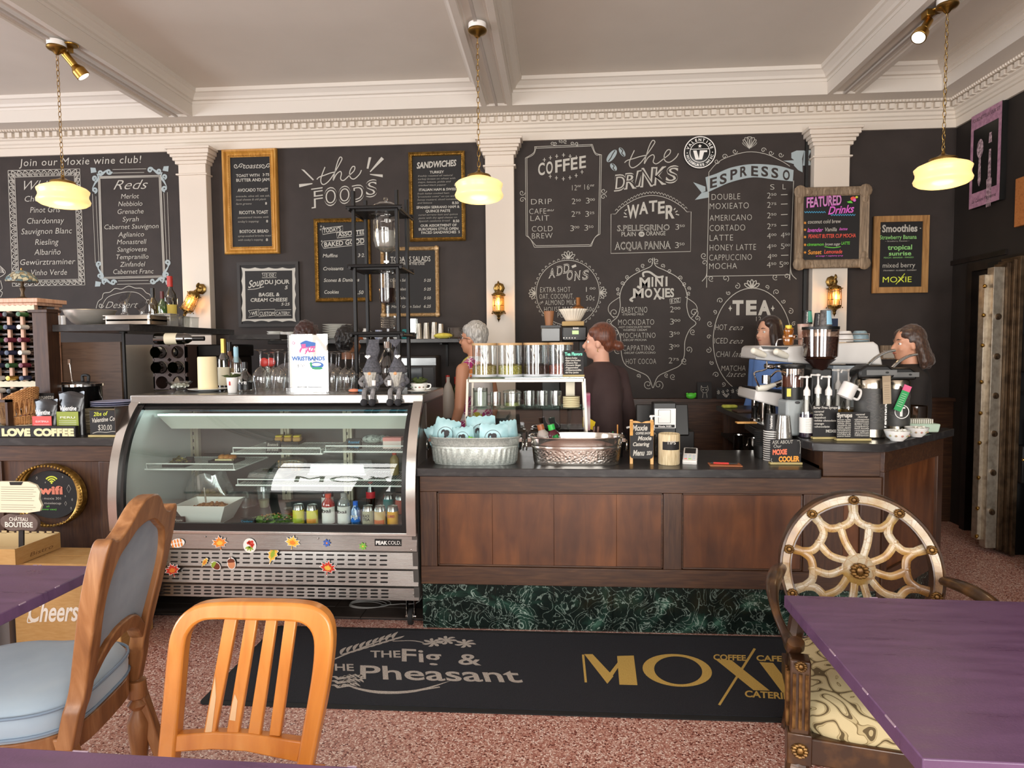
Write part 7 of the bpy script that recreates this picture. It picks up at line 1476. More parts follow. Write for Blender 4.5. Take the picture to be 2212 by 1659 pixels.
def jar(px,Y,z,rr,h,lab,parts,name='glass_jar',cat='jar',mats=None,group=None):
    r=T(name,lab,cat,at(px,Y,z),group=group);B().lathe([(rr*.85,0),(rr,.006),(rr,h),(rr*.93,h)]+[(rr*.95,.008),(0,.007)],n=22,cap=False).o('glass',mats or clear2,r)
    for nm,pr_,m in parts:B().lathe([(a*rr,c*h)for a,c in pr_],n=22).o(nm,m,r)
    return r
sg=mt('white sugar','DEE6D8',.8);g2z=g2+.001
jar(1037,3.95,g2z,.046,.115,'glass jar of white sugar at the left of the middle shelf',[('sugar',[(0,.05),(.93,.05),(.93,.8),(0,.83)],sg)])
r=jar(1070,3.94,g2z,.032,.09,'clear glass mug with handle on the middle shelf',[],'glass_mug','mug');B().tube(cr([(-.03,0,.075),(-.055,0,.07),(-.055,0,.03),(-.03,0,.02)],4),.005,6).o('handle',clear2,r)
jar(1106,3.94,g2z,.055,.085,'clip top glass jar holding a little green candy',[('lid',[(.7,1.0),(1.02,1.02),(1.02,1.14),(.6,1.22),(0,1.24)],clear2),('clip_ring',[(1.03,.98),(1.05,1.0),(1.03,1.03)],mt('grey wire','A8B0AC',.3,.8)),('candy',[(0,.08),(.88,.08),(.85,.3),(0,.36)],mt('green candy','8A9A4A',.6,c2='B8BE7A',sc=90))])
for i,px in enumerate((1143,1171,1200)):jar(px,3.95,g2z,.036,.095,['faceted glass tumbler beside the clip top jar','faceted glass tumbler in the middle of the three','faceted glass tumbler beside the coasters'][i],[],'glass_tumbler','glass',group='tumblers on the middle shelf')
for i in range(6):r=tag(B().lathe([(0,0),(.05,.0),(.052,.003),(.052,.008),(0,.0105)],n=24).o('coaster',mt('cream coaster','E8DBAE',.7)),['bottom','second','third','fourth','fifth','topmost'][i]+' round cream coaster of the stack in the glass case','coaster','stack of cream coasters');r.location=at(1234,3.93,g2z+.0108*i)
# metal tubs
galv=mt('galvanised zinc','C9D0C9',.42,.6,c2='B0B8B2',sc=120,bump=.15,lo=.4,hi=.6)
def hammered():
    m=newmat('hammered steel');t=NT(m);v=t.n('TexVoronoi',feature='SMOOTH_F1');v.inputs['Scale'].default_value=90;t.l(t.co(),v.inputs['Vector']);t.b.inputs['Metallic'].default_value=1;t.b.inputs['Base Color'].default_value=lin('CFC8BE');t.b.inputs['Roughness'].default_value=.24;t.bump(v.outputs[0],.8,.003);return m
smooth_st=mt('polished tub steel','CFC9C0',.12,.95);ham=hammered()
def tub(px,lab,w_,mats,rib):
    r=T('metal_tub',lab,'tub',at(px,3.645,CZ,1000));a,b_=w_,.125;n=144
    def f(rs,z,k=0):return[((a-.1+rs*.1)*0+(a*rs)*((abs(cos(2*pi*i/n)))**.75)*(1 if cos(2*pi*i/n)>=0 else-1),b_*rs*((abs(sin(2*pi*i/n)))**.75)*(1 if sin(2*pi*i/n)>=0 else-1)*(1),z)for i in range(n)]
    rows_=[(.88,0,0),(.895,.01,0),(.9,.015,1),(.925,.085,1),(.935,.09,0),(.945,.1,0),(.935,.104,0),(.95,.108,0),(.96,.112,0),(.965,.145,0),(1.0,.15,0),(1.0,.156,0),(.975,.156,0),(.955,.145,0),(.92,.1,0),(.87,.01,0)]
    vs=[];fs=[];mi=[]
    for j,(rs,z,rb)in enumerate(rows_):
        pts=f(rs,z)
        for i,p in enumerate(pts):k=1+(.022 if(rib and rb and i%4<2)else 0);vs.append((p[0]*k,p[1]*k,z))
    for j in range(len(rows_)-1):
        for i in range(n):fs.append((j*n+i,j*n+(i+1)%n,(j+1)*n+(i+1)%n,(j+1)*n+i));mi.append(1 if(not rib and j in(2,))else 0)
    B_=B().add(vs,fs);B_.mi=mi;B_.o('tub',mats,r,sharp=50);B().add(f(.87,.01),[tuple(range(n))]).o('tub_floor',mats[0],r)
    for s in(-1,1):B().tube([(s*(a+.012),.03*cos(t),.1+.03*sin(t))for t in[2*pi*i/16 for i in range(16)]],.004,6,closed=True).box((s*(a-.005),0,.13),(.02,.03,.02)).o('ring_handle',chrome,r)
    return r
tubL=tub(1027,'ribbed galvanised oval tub full of blue snack bags',.262,[galv,galv],True);tubR=tub(1245,'hammered stainless oval tub holding juice bottles',.268,[smooth_st,ham],False)
aqua=mt('aqua foil bag','B3D8DC',.35,c2='9CC8CE',sc=14,bump=.2);sil=mt('dark silhouette','2E2A2C',.6)
def snack(px,py,Y,w_,h_,rz,ry,lab,logo=1,colr=aqua):
    p=PY(px,py,Y);r=T('snack_bag',lab,'snack bag',p,rz,'blue snack bags in the tub',ry=ry)
    def g(u,v):
        x=(2*u-1)*w_;z=(2*v-1)*h_;k=max(0,(1-abs(2*u-1)**3))*max(0,(1-abs(2*v-1)**4));return(x,-.028*k,z+.004*sin(u*30)*(1 if v>.95 or v<.05 else 0))
    b=B().grid(g,16,14);b.grid(lambda u,v:(g(u,v)[0],-g(u,v)[1],g(u,v)[2]),16,14);b.o('bag',colr,r,fixn=True)
    if logo:
        R_=rectpl((0,-.0305,0),(1,0,0),(0,0,1),V((0,-1,0)));b=B();q=min(w_,h_)*.62
        n=28;vs=[R_(q*cos(2*pi*k/n),q*sin(2*pi*k/n))for k in range(n)]+[R_(q*.95*cos(2*pi*k/n),q*.95*sin(2*pi*k/n))for k in range(n)];b.add(vs,[(k,(k+1)%n,n+(k+1)%n,n+k)for k in range(n)])
        k=q;fill(b,R_,[(x*k+.0,y*k)for x,y in[(.05,-.62),(.3,-.6),(.45,-.4),(.42,-.15),(.48,-.02),(.38,.02),(.36,.2),(.2,.22),(.2,.45),(.35,.6),(-.1,.6),(-.1,.2),(-.2,-.05),(-.25,-.3),(-.15,-.52)]]);fill(b,R_,[(x*k,y*k)for x,y in[(-.12,-.5),(-.35,-.62),(-.58,-.45),(-.62,-.15),(-.5,.1),(-.45,-.15),(-.35,-.3),(-.22,-.3)]]);b.o('logo',sil,r)
    return r
snack(963,937,3.66,.072,.085,.1,.25,'upright blue snack bag at the left of the tub');snack(1040,934,3.72,.085,.095,0,-.05,'wide blue snack bag at the back middle of the tub');snack(1002,945,3.62,.06,.06,-.1,-.1,'small blue snack bag leaning between the others');snack(1066,945,3.6,.08,.075,0,.03,'large blue snack bag at the front right of the tub');snack(1100,938,3.68,.05,.08,.3,-.1,'narrow blue snack bag at the right end of the tub',0);snack(943,944,3.69,.05,.07,.2,-.4,'blue snack bag tipping over the left rim',0)
snack(1022,957,3.585,.035,.03,0,.3,'small bright green wrapper between the blue bags',0,mt('lime wrapper','7EC83C',.4))
G_='juice bottles in the hammered tub'
def nb(px,Y,lab,cm,liq,ry):bottle('juice_bottle',0,0,0,bprof,liq,lab,'bottle',at=at(px,Y,CZ+.03),cap=(.16,.19,.02,cm),label=(.05,.12,.036,wlab),group=G_,rot=(0,ry,0),txt_=(.1,['naked'],.02))
nb(1184,3.66,'juice bottle with a brown cap leaning in the hammered tub',mt('brown cap','9A5A34',.4),mt('pale juice','A89C94',.3),-.25);nb(1207,3.66,'dark red juice bottle with a bright green cap',mt('bright green cap','2FB24A',.4),mt('berry juice','4A1420',.2),-.25);bottle('juice_bottle',0,0,0,bprof,mt('berry juice','4A1420',.2),'short bottle with a dark green cap low in the tub','bottle',at=at(1222,3.62,CZ+.015),cap=(.16,.19,.02,mt('dark green cap','1E8A3C',.4)),group=G_,rot=(0,-.4,0),k=.82)
r=T('bread_board','pale wooden bread board behind the galvanised tub','board',at(1095,3.8,CZ+.105,930));B().prism(ell(0,0,.09,.05,24),-.0,.012,'z').o('board',bam,r);B().cyl((0,0,-.105),(0,0,0),.03).o('stand',bam,r)
# A-frame sign, dispensers, tip jar
r=T('easel_sign','small wooden easel with a black chalk cafe menu','sign',at(1386,3.62,CZ,990),rad(-6));u=mp(3.62);X=M.Rotation(rad(-9),4,'X');ew=wood('honey easel','C08844','D8A45C',rough=.5,ax=2)
for s in(-1,1):B().box((s*21*u,0,.12),(.018,.014,.25),X).o('front_leg',ew,r,.002);B().box((s*21*u,.055,.11),(.018,.012,.24),M.Rotation(rad(16),4,'X')).o('back_leg',ew,r,.002)
B().prism(rrect(-24*u,24*u,.028,.225,.02),-.018,-.006,'y',X).o('board',blackb,r);B().prism([(p.x,p.y)for p in cr([(-24*u,.2,0),(-22*u,.235,0),(-8*u,.236,0),(0,.228,0),(8*u,.236,0),(22*u,.235,0),(24*u,.2,0)],3)]+[(0,.19)],-.006,.004,'y',X).o('crest',ew,r,.002)
b=B();R_=rectpl(X@V((-24*u,-.0188,.225)),(1,0,0),X.to_3x3()@V((0,0,1)),V((0,-1,0)))
for s,x,y,x1,h in(('Moxie',4,16,36,12),('COFFEE SHOP',12,24,42,5),('Moxie',16,36,44,9),('Catering',6,48,40,8),('Menu',6,68,30,12),('2024',34,66,45,8)):wt(b,R_,s,x*u,y*u,x1*u,h*u,(y-1)*u,shear=.25,bold=.03)
b.o('lettering',chalk,r)
r=T('sanitizer_bottle','clear pump bottle behind the easel sign','pump bottle',at(1407,3.74,CZ,990));B().lathe([(.03,0),(.036,.01),(.036,.13),(.03,.15),(.014,.165),(.014,.175)],n=20).o('bottle',clear2,r);B().lathe([(.018,.172),(.018,.2),(.008,.202),(.006,.245),(.012,.247),(.01,.258),(0,.26)],n=14).box((.03,0,.252),(.05,.012,.008),ry=.15).o('pump',whitem,r)
r=T('card_dispenser','black dispenser box with a blank white card on its front','dispenser',at(1436,3.86,CZ,960));w_=23*mp(3.86);B().bx(-w_,w_,0,.1,0,.32).o('body',blackm,r,.006);B().bx(-w_*.92,w_*.95,-.006,-.001,.17,.285).o('card',papers,r);b=B();R_=rectpl((-w_*.9,-.0066,.285),(1,0,0),(0,0,1),V((0,-1,0)));poly_line(b,R_,[(.02,.008),(.09,.008),(.09,.085),(.02,.085)],.0025);b.add([V(R_(x,y))for x,y in((.0,.095),(.115,.095),(.115,.112),(.0,.112))],[(0,1,2,3)]);b.m(1);wt(b,shift(R_,.0005),'Moxie WiFi',.02,.109,.095,.01,bold=.03);b.o('print',[blackb,papers],r)
r=T('tip_jar','pale wooden tip jar with a small black TIPS label','tip jar',at(1445,3.62,CZ,1000));k=22*mp(3.62);B().lathe([(k*.95,0),(k,.005),(k,.165),(k*.93,.17),(k*.85,.165),(k*.85,.02),(0,.02)],n=28).o('jar',wood('pale log','B8A078','D8C49C','E3D3B0',rough=.6,ax=2,sc=12),r);B().lathe([(k+.001,.085),(k+.001,.13)],n=20,cap=False,a0=rad(225),a1=rad(325)).o('label',blackb,r);b=B();R_=rectpl((-.03,-k-.0035,.118),(1,0,0),(0,0,1),V((0,-1,0)));wt(b,R_,'TIPS',.006,0,.056,.018,bold=.02);b.o('lettering',chalk,r)
r=T('card_reader','white card payment terminal with a keypad','card reader',at(1491,3.68,CZ,990),rad(-14));X=M.Rotation(rad(22),4,'X')
B().box((0,.01,.03),(.078,.15,.03),X).bx(-.035,.035,-.03,.07,0,.025).o('body',whitem,r,.006);B().box((0,.045,.0465),(.06,.055,.002),X).o('screen',blackm,r);B().bx(-.039,.039,-.068,-.055,0,.022).o('slot_front',whitem,r,.002)
b=B();cols=0
for i in range(3):
    for j in range(4):b.m(1 if(i==0 and j==3)else 2 if(i==1 and j==3)else 0);b.box(X@V((-.022+.022*i,.0-.013*j,.045)),(.014,.008,.003),M.Identity(4))
b.o('keys',[mt('grey key','A8B4BC',.5),redc,green],r)
r=T('clipboard','small orange brown check tray with a red pen','tray',at(1566,3.58,CZ,998),rad(-4));B().bx(-.085,.085,-.045,.045,0,.006).o('board',mt('orange board','A8643C',.5),r,.002)
r=T('pen','red and black pen lying on the orange check tray','pen',at(1566,3.58,CZ+.011,998),rad(-10));B().cyl((-.06,0,0),(.02,0,0),.005).o('barrel',mt('pen red','C82A24',.3),r);B().cyl((.02,0,0),(.065,0,0),.005,.003).cyl((-.075,0,0),(-.06,0,0),.004).o('grip',blackm,r)
r=T('pen_cup','dark cup of pens behind the hammered tub','pen holder',at(1334,3.86,CZ,960));B().lathe([(.03,0),(.034,.1),(.032,.1),(.028,.004),(0,.004)],n=18).o('cup',blackm,r)
for i,(dx,c,h)in enumerate(((-.012,'green plastic cap',.15),(.0,'orange wood',.19),(.012,'white plastic',.14),(-.02,'pale blue plastic',.14))):B().cyl((dx,0,.01),(dx*2.4,.01*i-.01,h),.004).o('pen',mt(c,{'green plastic cap':'2E8A4A','orange wood':'D8944A','white plastic':'ECE9E4','pale blue plastic':'9AC0D0'}[c],.4),r)
r=T('wood_clips','pair of dark wooden clip stands behind the tub','clips',at(1286,3.86,CZ,960));
for dx in(-.012,.012):B().box((dx,0,.09),(.012,.014,.18),ry=.06).o('clip',pwood,r,.002)
r=T('till_screen','black till screen seen from behind','screen',at(1433,4.02,CZ,940));k=mp(4.02);B().box((0,0,.2),(108*k,.03,56*k+.03),M.Rotation(rad(-15),4,'X')).o('screen',blackm,r,.006);B().cyl((0,.0,0),(0,0,.16),.025).box((0,0,.006),(.2,.16,.012)).o('stand',blackm,r);B().box((-.2,-.08,.17),(.07,.012,.01),ry=-.25).o('card_slot',whitem,r)
def fn(b,P):
    wt(b,P,'ASK ABOUT',1668,959,1713,8,958,shear=.1);wt(b,P,'Our',1671,967,1688,7,shear=.1);b.m(1);wt(b,P,'MOXIE',1669,982,1700,11,981,bold=.05);b.m(2);wt(b,P,'COOLER',1682,997,1727,11,996,bold=.05);b.m(0)
    for pts in([(1667,990),(1666,996),(1671,999)],[(1728,955),(1729,965),(1728,980)],[(1722,952),(1727,952),(1729,956)]):st(b,P,pts,.002)
board_sign('cooler_board','black chalk board reading ask about our cooler, in orange and red',1664,1731,949,1004,3.62,fn,[chalk,mt('coral chalk','F07A5A',.8),orange],bam,zb=CZ)
# cup stacks
pcup=glass('plastic cup','F4F2EE',.18,.05,.12,'E8E2D8');blab=mt('black paper cup','1F1C1B',.5)
NTH=['lowest','second','third','fourth','fifth','sixth','seventh','eighth','ninth','tenth','eleventh','twelfth','thirteenth','fourteenth']
def cupstack(name,px,Y,z,n,r0,r1,h,step,mats,lab,group=None,inv=False,cat='cup'):
    first=None;root=None
    for i in range(n):
        base=at(px,Y,z+i*step,900)
        if first is None:
            first=T(name,lab,cat,base,group=group);pr_=[(r0,0),(r1,h),(r1+.002,h+.002),(r1,h+.004)]if not inv else[(r1+.003,0),(r1,.003),(r1,.006),(r0,h),(0,h)]
            B().lathe(pr_,n=20,cap=False).o('cup',mats,first)
        else:copyt(first,base,label=NTH[i]+lab[3:])
    first['label']=NTH[0]+lab[3:];return first


r0_=cupstack('plastic_cup',1693,3.7,CZ+.03,9,.033,.049,.155,.0095,pcup,'x, clear upturned plastic cup of the tall stack','stack of clear plastic cups',True)
r_=tag(B().lathe([(.05,0),(.05,.029),(0,.029)],n=20).o('cup_riser',blackm),'black riser under the clear cup stack','riser');r_.location=at(1693,3.7,CZ)
first=None
for i in range(14):
    base=at(1668,3.76,CZ+i*.0125,900)
    if first is None:
        first=T('paper_cup','lowest black and white paper cup of the nested stack','cup',base,group='nested paper cups');B().lathe([(.045,0),(.032,.1),(0,.1)],n=20).o('cup',blab,first);B().lathe([(.046,0),(.047,.004),(.045,.006)],n=20).o('rim',whitem,first)
    else:c=copyt(first,base,label=NTH[i]+' black and white paper cup of the nested stack')
c['label']='topmost black paper cup of the nested stack, white script';c['group']='nested paper cups'
b=B();R_=rectpl((-.012,-.041,.02),(0,0,1),(-1,0,0),V((0,-1,0)));wt(b,R_,'Valentine',0,.0,.075,.014,shear=.2,bold=.02);b.o('lettering',papers,c)
first=None
for i in range(8):
    base=at(1647,3.85,CZ+.07+i*.011,950)
    if first is None:first=T('drink_cover','lowest black plastic cover of the stack beside the cups','cover',base,group='stack of black cup covers');B().lathe([(.046,0),(.047,.005),(.044,.009),(.02,.01),(0,.01)],n=20).o('lid',blackr,first)
    else:copyt(first,base,label=NTH[i]+' black plastic cover of the stack beside the cups')
r_=tag(B().lathe([(.04,0),(.045,.07),(0,.07)],n=18).o('lid_holder',blackm),'black holder under the stack of lids','holder');r_.location=at(1647,3.85,CZ)
# ================================================================ coffee station
SY=3.75
def pumpbottle(px,Y,k,lm,lab,lbl=None):
    r=T('syrup_bottle',lab,'syrup bottle',at(px,Y,RZ,900),group='syrup bottles with white pumps');r.scale=(k,k,k)
    B().lathe([(.038,0),(.041,.008),(.041,.14),(.036,.17),(.018,.205),(.014,.235),(.014,.25)],n=22,cap=False).o('bottle',clear2,r);B().lathe([(0,.003),(.039,.005),(.039,.138),(0,.138)],n=22).o('syrup',lm,r)
    if lbl:B().lathe([(.0417,.03),(.0417,.12)],n=22,cap=False,a0=rad(185),a1=rad(350)).o('label',lbl,r);b=B();R_=rectpl((-.02,-.0435,.11),(1,0,0),(0,0,1),V((0,-1,0)));[st(b,R_,[(0,.01*j),(.034-(j%3)*.006,.01*j)],.0012,0)for j in range(8)];b.o('print',mt('grey ink','8C8470',.9),r)
    B().lathe([(.019,.245),(.019,.275),(.012,.285),(.006,.30),(.006,.345),(.012,.348),(.013,.358),(0,.362)],n=14).tube([(0,0,.352),(-.045,-.015,.355),(-.05,-.017,.34)],.0055,6).o('pump',whitem,r);B().cyl((0,0,.06),(0,0,.245),.011).o('pump_tube',whitem,r)
pumpbottle(1742,3.68,.95,mt('violet syrup','2A1A30',.2),'front syrup bottle with dark violet syrup and white label',wlab);pumpbottle(1766,3.76,.97,mt('amber syrup','B88A3A',.2),'second syrup bottle from the left, pale amber');pumpbottle(1789,3.7,.95,mt('gold syrup','D0A040',.2),'third syrup bottle, golden, behind the sugar free board');pumpbottle(1809,3.9,1.03,mt('amber syrup','B88A3A',.2),'fourth syrup bottle from the left',wlab);pumpbottle(1832,3.86,1.03,mt('brown syrup','8A6A3A',.2),'rightmost syrup bottle under the tilted mug',wlab)
def fn(b,P):
    wt(b,P,'Sugar Free Syrups',1757,883,1809,5.5,bold=.03)
    for i,s in enumerate(('-caramel','-vanilla','-hazelnut','-white chocolate','-mango','-chocolate')):wt(b,P,s,1758,891+i*6.5,1758+(22,20,26,48,22,34)[i],4.6,shear=.1,bold=.02)
    wt(b,P,'MOXIE',1784,934,1807,6,bold=.05)
board_sign('syrup_board','black chalk board listing sugar free syrups',1756,1811,877,940,3.62,fn,[chalk],bam,zb=RZ)
def fn(b,P):
    wt(b,P,'Syrups',1808,901,1841,9,bold=.05)
    L_=(('french vanilla','cinnamon'),('lavender','hazelnut'),('white choc','peppermint'),('macadamia nut','brown sugar'),('butter pecan','raspberry'),('pistachio','lemon chocolate'),('strawberry','coconut'),('raspberry','praline'),('mint','peppermint'),('peanut butter','cinnamon'))
    for i,(s,t_)in enumerate(L_):wt(b,P,s,1809,908+i*3.9,1838,3,bold=.03);wt(b,P,'-'+t_,1845,907+i*3.9,1877,3,bold=.03)
    wt(b,P,'-caramel',1848,897,1868,4,bold=.03);wt(b,P,'-honey',1852,902,1875,3.5,bold=.03)
board_sign('syrup_board','wider black chalk board headed Syrups at the front',1807,1880,890,948,3.56,fn,[chalk],bam,zb=RZ)
pot=mt('charcoal airpot','3A3938',.5,c2='46443F',sc=20);band=brushed('airpot steel','CFC6B4',.22,(3,3,60),.01)
def airpot(px,Y,k,lab,logo):
    r=T('airpot',lab,'airpot',at(px,Y,RZ,900),group='airpots');r.scale=(k,k,k);R0=.088
    B().lathe([(R0*.92,0),(R0,.01),(R0,.055)],n=32).lathe([(R0*.99,.295),(R0*.99,.34),(R0*.9,.352),(0,.352)],n=32).o('steel_band',band,r);B().lathe([(R0*1.01,.055),(R0*1.01,.295)],n=32).o('sleeve',pot,r)
    B().prism([(-.1,.352),(.095,.352),(.1,.375),(.1,.40),(.06,.43),(-.06,.43),(-.1,.4)],-.07,.07,'y').o('head',blackm,r,.012);B().bx(-.06,.11,-.0735,-.071,.372,.402).o('head_plate',mt('grey plate','6A6A68',.35),r);B().prism(ell(.055,.387,.01,.006,14),-.0755,-.073,'y').o('badge',blackm,r)
    B().tube(cr([(-.02,0,.43),(.02,0,.47),(.08,0,.505),(.13,0,.515)],5),[.017]*16,8,flat=.5).o('lever',chrome,r);B().tube([(-.08,-.03,.38),(-.12,-.04,.35),(-.135,-.045,.31)],.014,10).o('spout',blackm,r)
    b=B();R_=rectpl((-.05,-R0*1.01-.001,.26),(1,0,0),(0,0,1),V((0,-1,0)))
    rnd=random.Random(px)
    for i in range(16):cx,cy=rnd.uniform(.0,.1),rnd.uniform(0,.16);dd_=abs(cx-.05);st(b,Pl(lambda x,y:V((x-.05,-math.sqrt(max(0,(R0*1.012)**2-(x-.05)**2))-.0006,.26-y)),(0,-1,0)),[(cx+.016*cos(t),cy+.011*sin(t))for t in[2*pi*j/9 for j in range(9)]],.0009,2,True)
    b.o('line_art',mt('grey line art','77736C',.6),r)
    if logo:b=B();R2=rectpl((.055,-R0*.86,.06),(0,0,1),(-1,0,0),V((0,-1,0)));wt(b,R2,'Valentine',0,0,.15,.03,shear=.2,bold=.03);b.o('lettering',papers,r)
    else:b=B();R2=rectpl((0,-R0*1.01-.002,.15),(1,0,0),(0,0,1),V((0,-1,0)));ringf(b,R2,.045,.04,32);fill(b,R2,[(-.035,-.03),(.02,-.03),(.02,-.02),(-.035,-.02)]);fill(b,R2,[(-.012,-.02),(.004,-.02),(.004,.03),(-.012,.03)]);b.o('logo',papers,r)
    return r
ap1=airpot(1880,3.7,.93,'front airpot with charcoal sleeve and vertical white lettering',True);ap2=airpot(1932,3.86,.88,'rear airpot with a round white logo',False)
def swing(px,py,Y,w_,h_,rot,c1,c2,lab,nm='hang_tag'):
    r=T(nm,lab,'tag',PY(px,py,Y));r.rotation_euler=(0,rot,0);B().bx(-w_/2,w_/2,0,.0015,-h_,0).o('card',c1,r);B().bx(-w_/2-.0002,w_/2+.0002,-.0005,.002,-h_*.22,.0002).o('card_top',c2,r);b=B();R_=rectpl((-w_/2,-.0008,0),(1,0,0),(0,0,1),V((0,-1,0)))
    for j in range(7):st(b,R_,[(w_*.15,h_*(.34+.08*j)),(w_*.8,h_*(.34+.08*j))],.0014,0)
    b.o('print',papers if c1!=bgt else mt('tag ink','6A5A4C',.8),r)
bgt=mt('beige tag','A8967C',.8);swing(1915,812,3.58,.042,.15,-.05,bgt,mt('tag beige top','9A8870',.8),'beige paper tag hanging from the front airpot');swing(1962,833,3.74,.042,.15,.38,mt('tag green','2FA058',.6),mt('tag pink','E0608A',.6),'green and pink paper tag hanging from the rear airpot')
mugm=mt('white mug','E3DFDA',.25);r=T('tilted_mug','white mug hanging upside down on the airpot spout','mug',PY(1832,842,3.66));r.rotation_euler=(0,rad(205),0);B().lathe([(.03,-.04),(.04,-.035),(.042,.045),(.038,.045),(.036,-.03),(0,-.034)],n=24).o('cup',mugm,r);B().tube(cr([(-.04,0,.03),(-.07,0,.025),(-.068,0,-.02),(-.04,0,-.025)],4),.007,8).o('handle',mugm,r)
r=tag(B().lathe([(.012,0),(.022,.13),(0,.13)],n=16).o('dark_funnel',mt('dark grey cone','35322F',.5)),'dark tapered drip sleeve under the tilted mug','sleeve');r.location=at(1844,3.69,RZ+.0,890)
for px,Y,s,lab,c in((1938,3.56,1,'cream floral bowl at the front edge of the coffee bar',wb_),(1980,3.72,.95,'white bowl behind the floral bowl',wb_)):
    r=T('sugar_bowl',lab,'bowl',at(px,Y,RZ,930));r.scale=(s,s,s);B().lathe([(.03,0),(.032,.004),(.05,.02),(.062,.05),(.064,.055),(.06,.055),(.045,.02),(0,.012)],n=28).o('bowl',c,r);b=B()
    for k in range(5):a=rad(210+k*30);b.sph((.055*cos(a),.055*sin(a),.03),(.007,.004,.006),6,m=4)
    b.o('floral_print',mt('floral print','8A9A6A',.5,c2='C06A70',sc=60),r);heap(8,.04,.04,.05,.008,.004,3).o('packets',mt('packet cream','E8E6DA',.7),r)
r=T('butter_dish','pale green dish with packets behind the bowls','dish',at(1985,3.9,RZ,920));B().box((0,0,.03),(.17,.1,.05),taper=1.1).o('dish',mt('mint dish','B8D0BC',.3),r,.008);b=B();[b.box((-.06+k*.012,0,.065),(.004,.06,.03))for k in range(11)];b.o('packets',mt('packet cream','E8E6DA',.7),r)
jar(1975,4.08,RZ,.075,.14,'dark amber glass bowl behind the white bowls',[],'amber_bowl','bowl',glass('amber bowl','8A6A4A',.12,.02,.35,'3A2A1C'))
# espresso machine
mw=mt('machine white','D9D5D0',.28);mg=mt('machine grey','A9A7A4',.35)
em=T('espresso_machine','white two group espresso machine with chrome fittings','espresso machine',(0,0,0));EY=4.0
def ph(b,pts,Ya,Yb):return b.prism([(PY(x,y,Ya).x,PY(x,y,Ya).z)for x,y in pts],Ya,Yb,'y')
ph(B(),[(1640,752),(1646,746),(1710,748),(1800,742),(1888,738),(1898,745),(1908,790),(1880,786),(1740,786),(1700,783),(1636,775)],EY,EY+.38).o('top_housing',mw,em,.012,seg=3)
ph(B(),[(1638,758),(1702,762),(1702,783),(1632,776)],EY-.012,EY).o('control_panel',mg,em,.004);ph(B(),[(1645,748),(1704,749),(1700,755),(1650,754)],EY-.014,EY).o('dark_slot',blackm,em)
for p0,p1 in(((1628,758),(1652,768)),((1677,760),(1700,770))):a,c=PY(*p0,EY-.06),PY(*p1,EY-.02);B().tube([a,a.lerp(c,.5),c],[.02,.022,.016],12).sph(a,.02,12).o('steam_knob',mt('ivory knob','E3DECF',.35),em)
for x0,x1 in((1658,1675),(1680,1692)):ph(B(),[(x0,786),(x1,786),(x1,798),(x0,797)],EY+.02,EY+.1).o('group_head',chrome,em,.01)
B().tube(cr([PY(1656,780,EY),PY(1655,797,EY-.02),PY(1632,804,EY-.03),PY(1630,812,EY-.04),PY(1640,836,EY-.04)],5),.005,8).o('steam_wand',chrome,em)
ph(B(),[(1633,842),(1700,852),(1790,860),(1790,885),(1700,884),(1630,865)],EY-.02,EY+.36).o('drip_housing',mw,em,.01);ph(B(),[(1634,838),(1790,856),(1790,861),(1634,843)],EY-.01,EY+.3).o('drip_grate',blackm,em)
ph(B(),[(1800,790),(1880,790),(1880,880),(1800,880)],EY+.05,EY+.34).o('side_panel',mt('machine side','B8BEC2',.4),em);ph(B(),[(1700,786),(1800,788),(1800,858),(1720,856)],EY+.2,EY+.36).o('back_panel',mt('machine dark','2A2624',.4),em)
for px in(1650,1780):q=at(px,EY+.1,BZ);z=PY(px,866,EY).z;B().cyl((q.x,EY+.1,RZ+.04),(q.x,EY+.1,z),.02).cyl((q.x,EY+.28,RZ+.04),(q.x,EY+.28,z),.02).o('foot',chrome,em)
q=PY(1668,832,EY-.03);B().tube([q+V((-.09,0,-.02)),q+V((-.04,0,-.015)),q+V((.02,0,.005))],[.018,.02,.012],12).o('portafilter_handle',mt('ivory knob','E3DECF',.35),em);B().cyl(q+V((.02,0,-.0)),q+V((.07,0,.02)),.02).cyl(q+V((-.035,.0,.01)),q+V((-.035,0,.06)),.026).tube(cr([q+V((-.01,0,.05)),q+V((.03,0,.085)),q+V((.08,0,.07))],4),.006,8).o('portafilter',chrome,em)
za=PY(1840,738,EY).z;b=B()
for z in(za+.012,za+.045):b.tube([at(1805,EY+.03,z),at(1876,EY+.03,z),at(1876,EY+.3,z)],.0035,6)
b.tube([at(1876,EY+.03,za),at(1876,EY+.03,za+.045)],.0035).tube(cr([at(1676,EY+.1,za-.03),at(1678,EY+.1,za+.01),at(1690,EY+.1,za+.02),at(1745,EY+.1,za+.02)],4),.004);b.o('cup_rail',chrome,em)
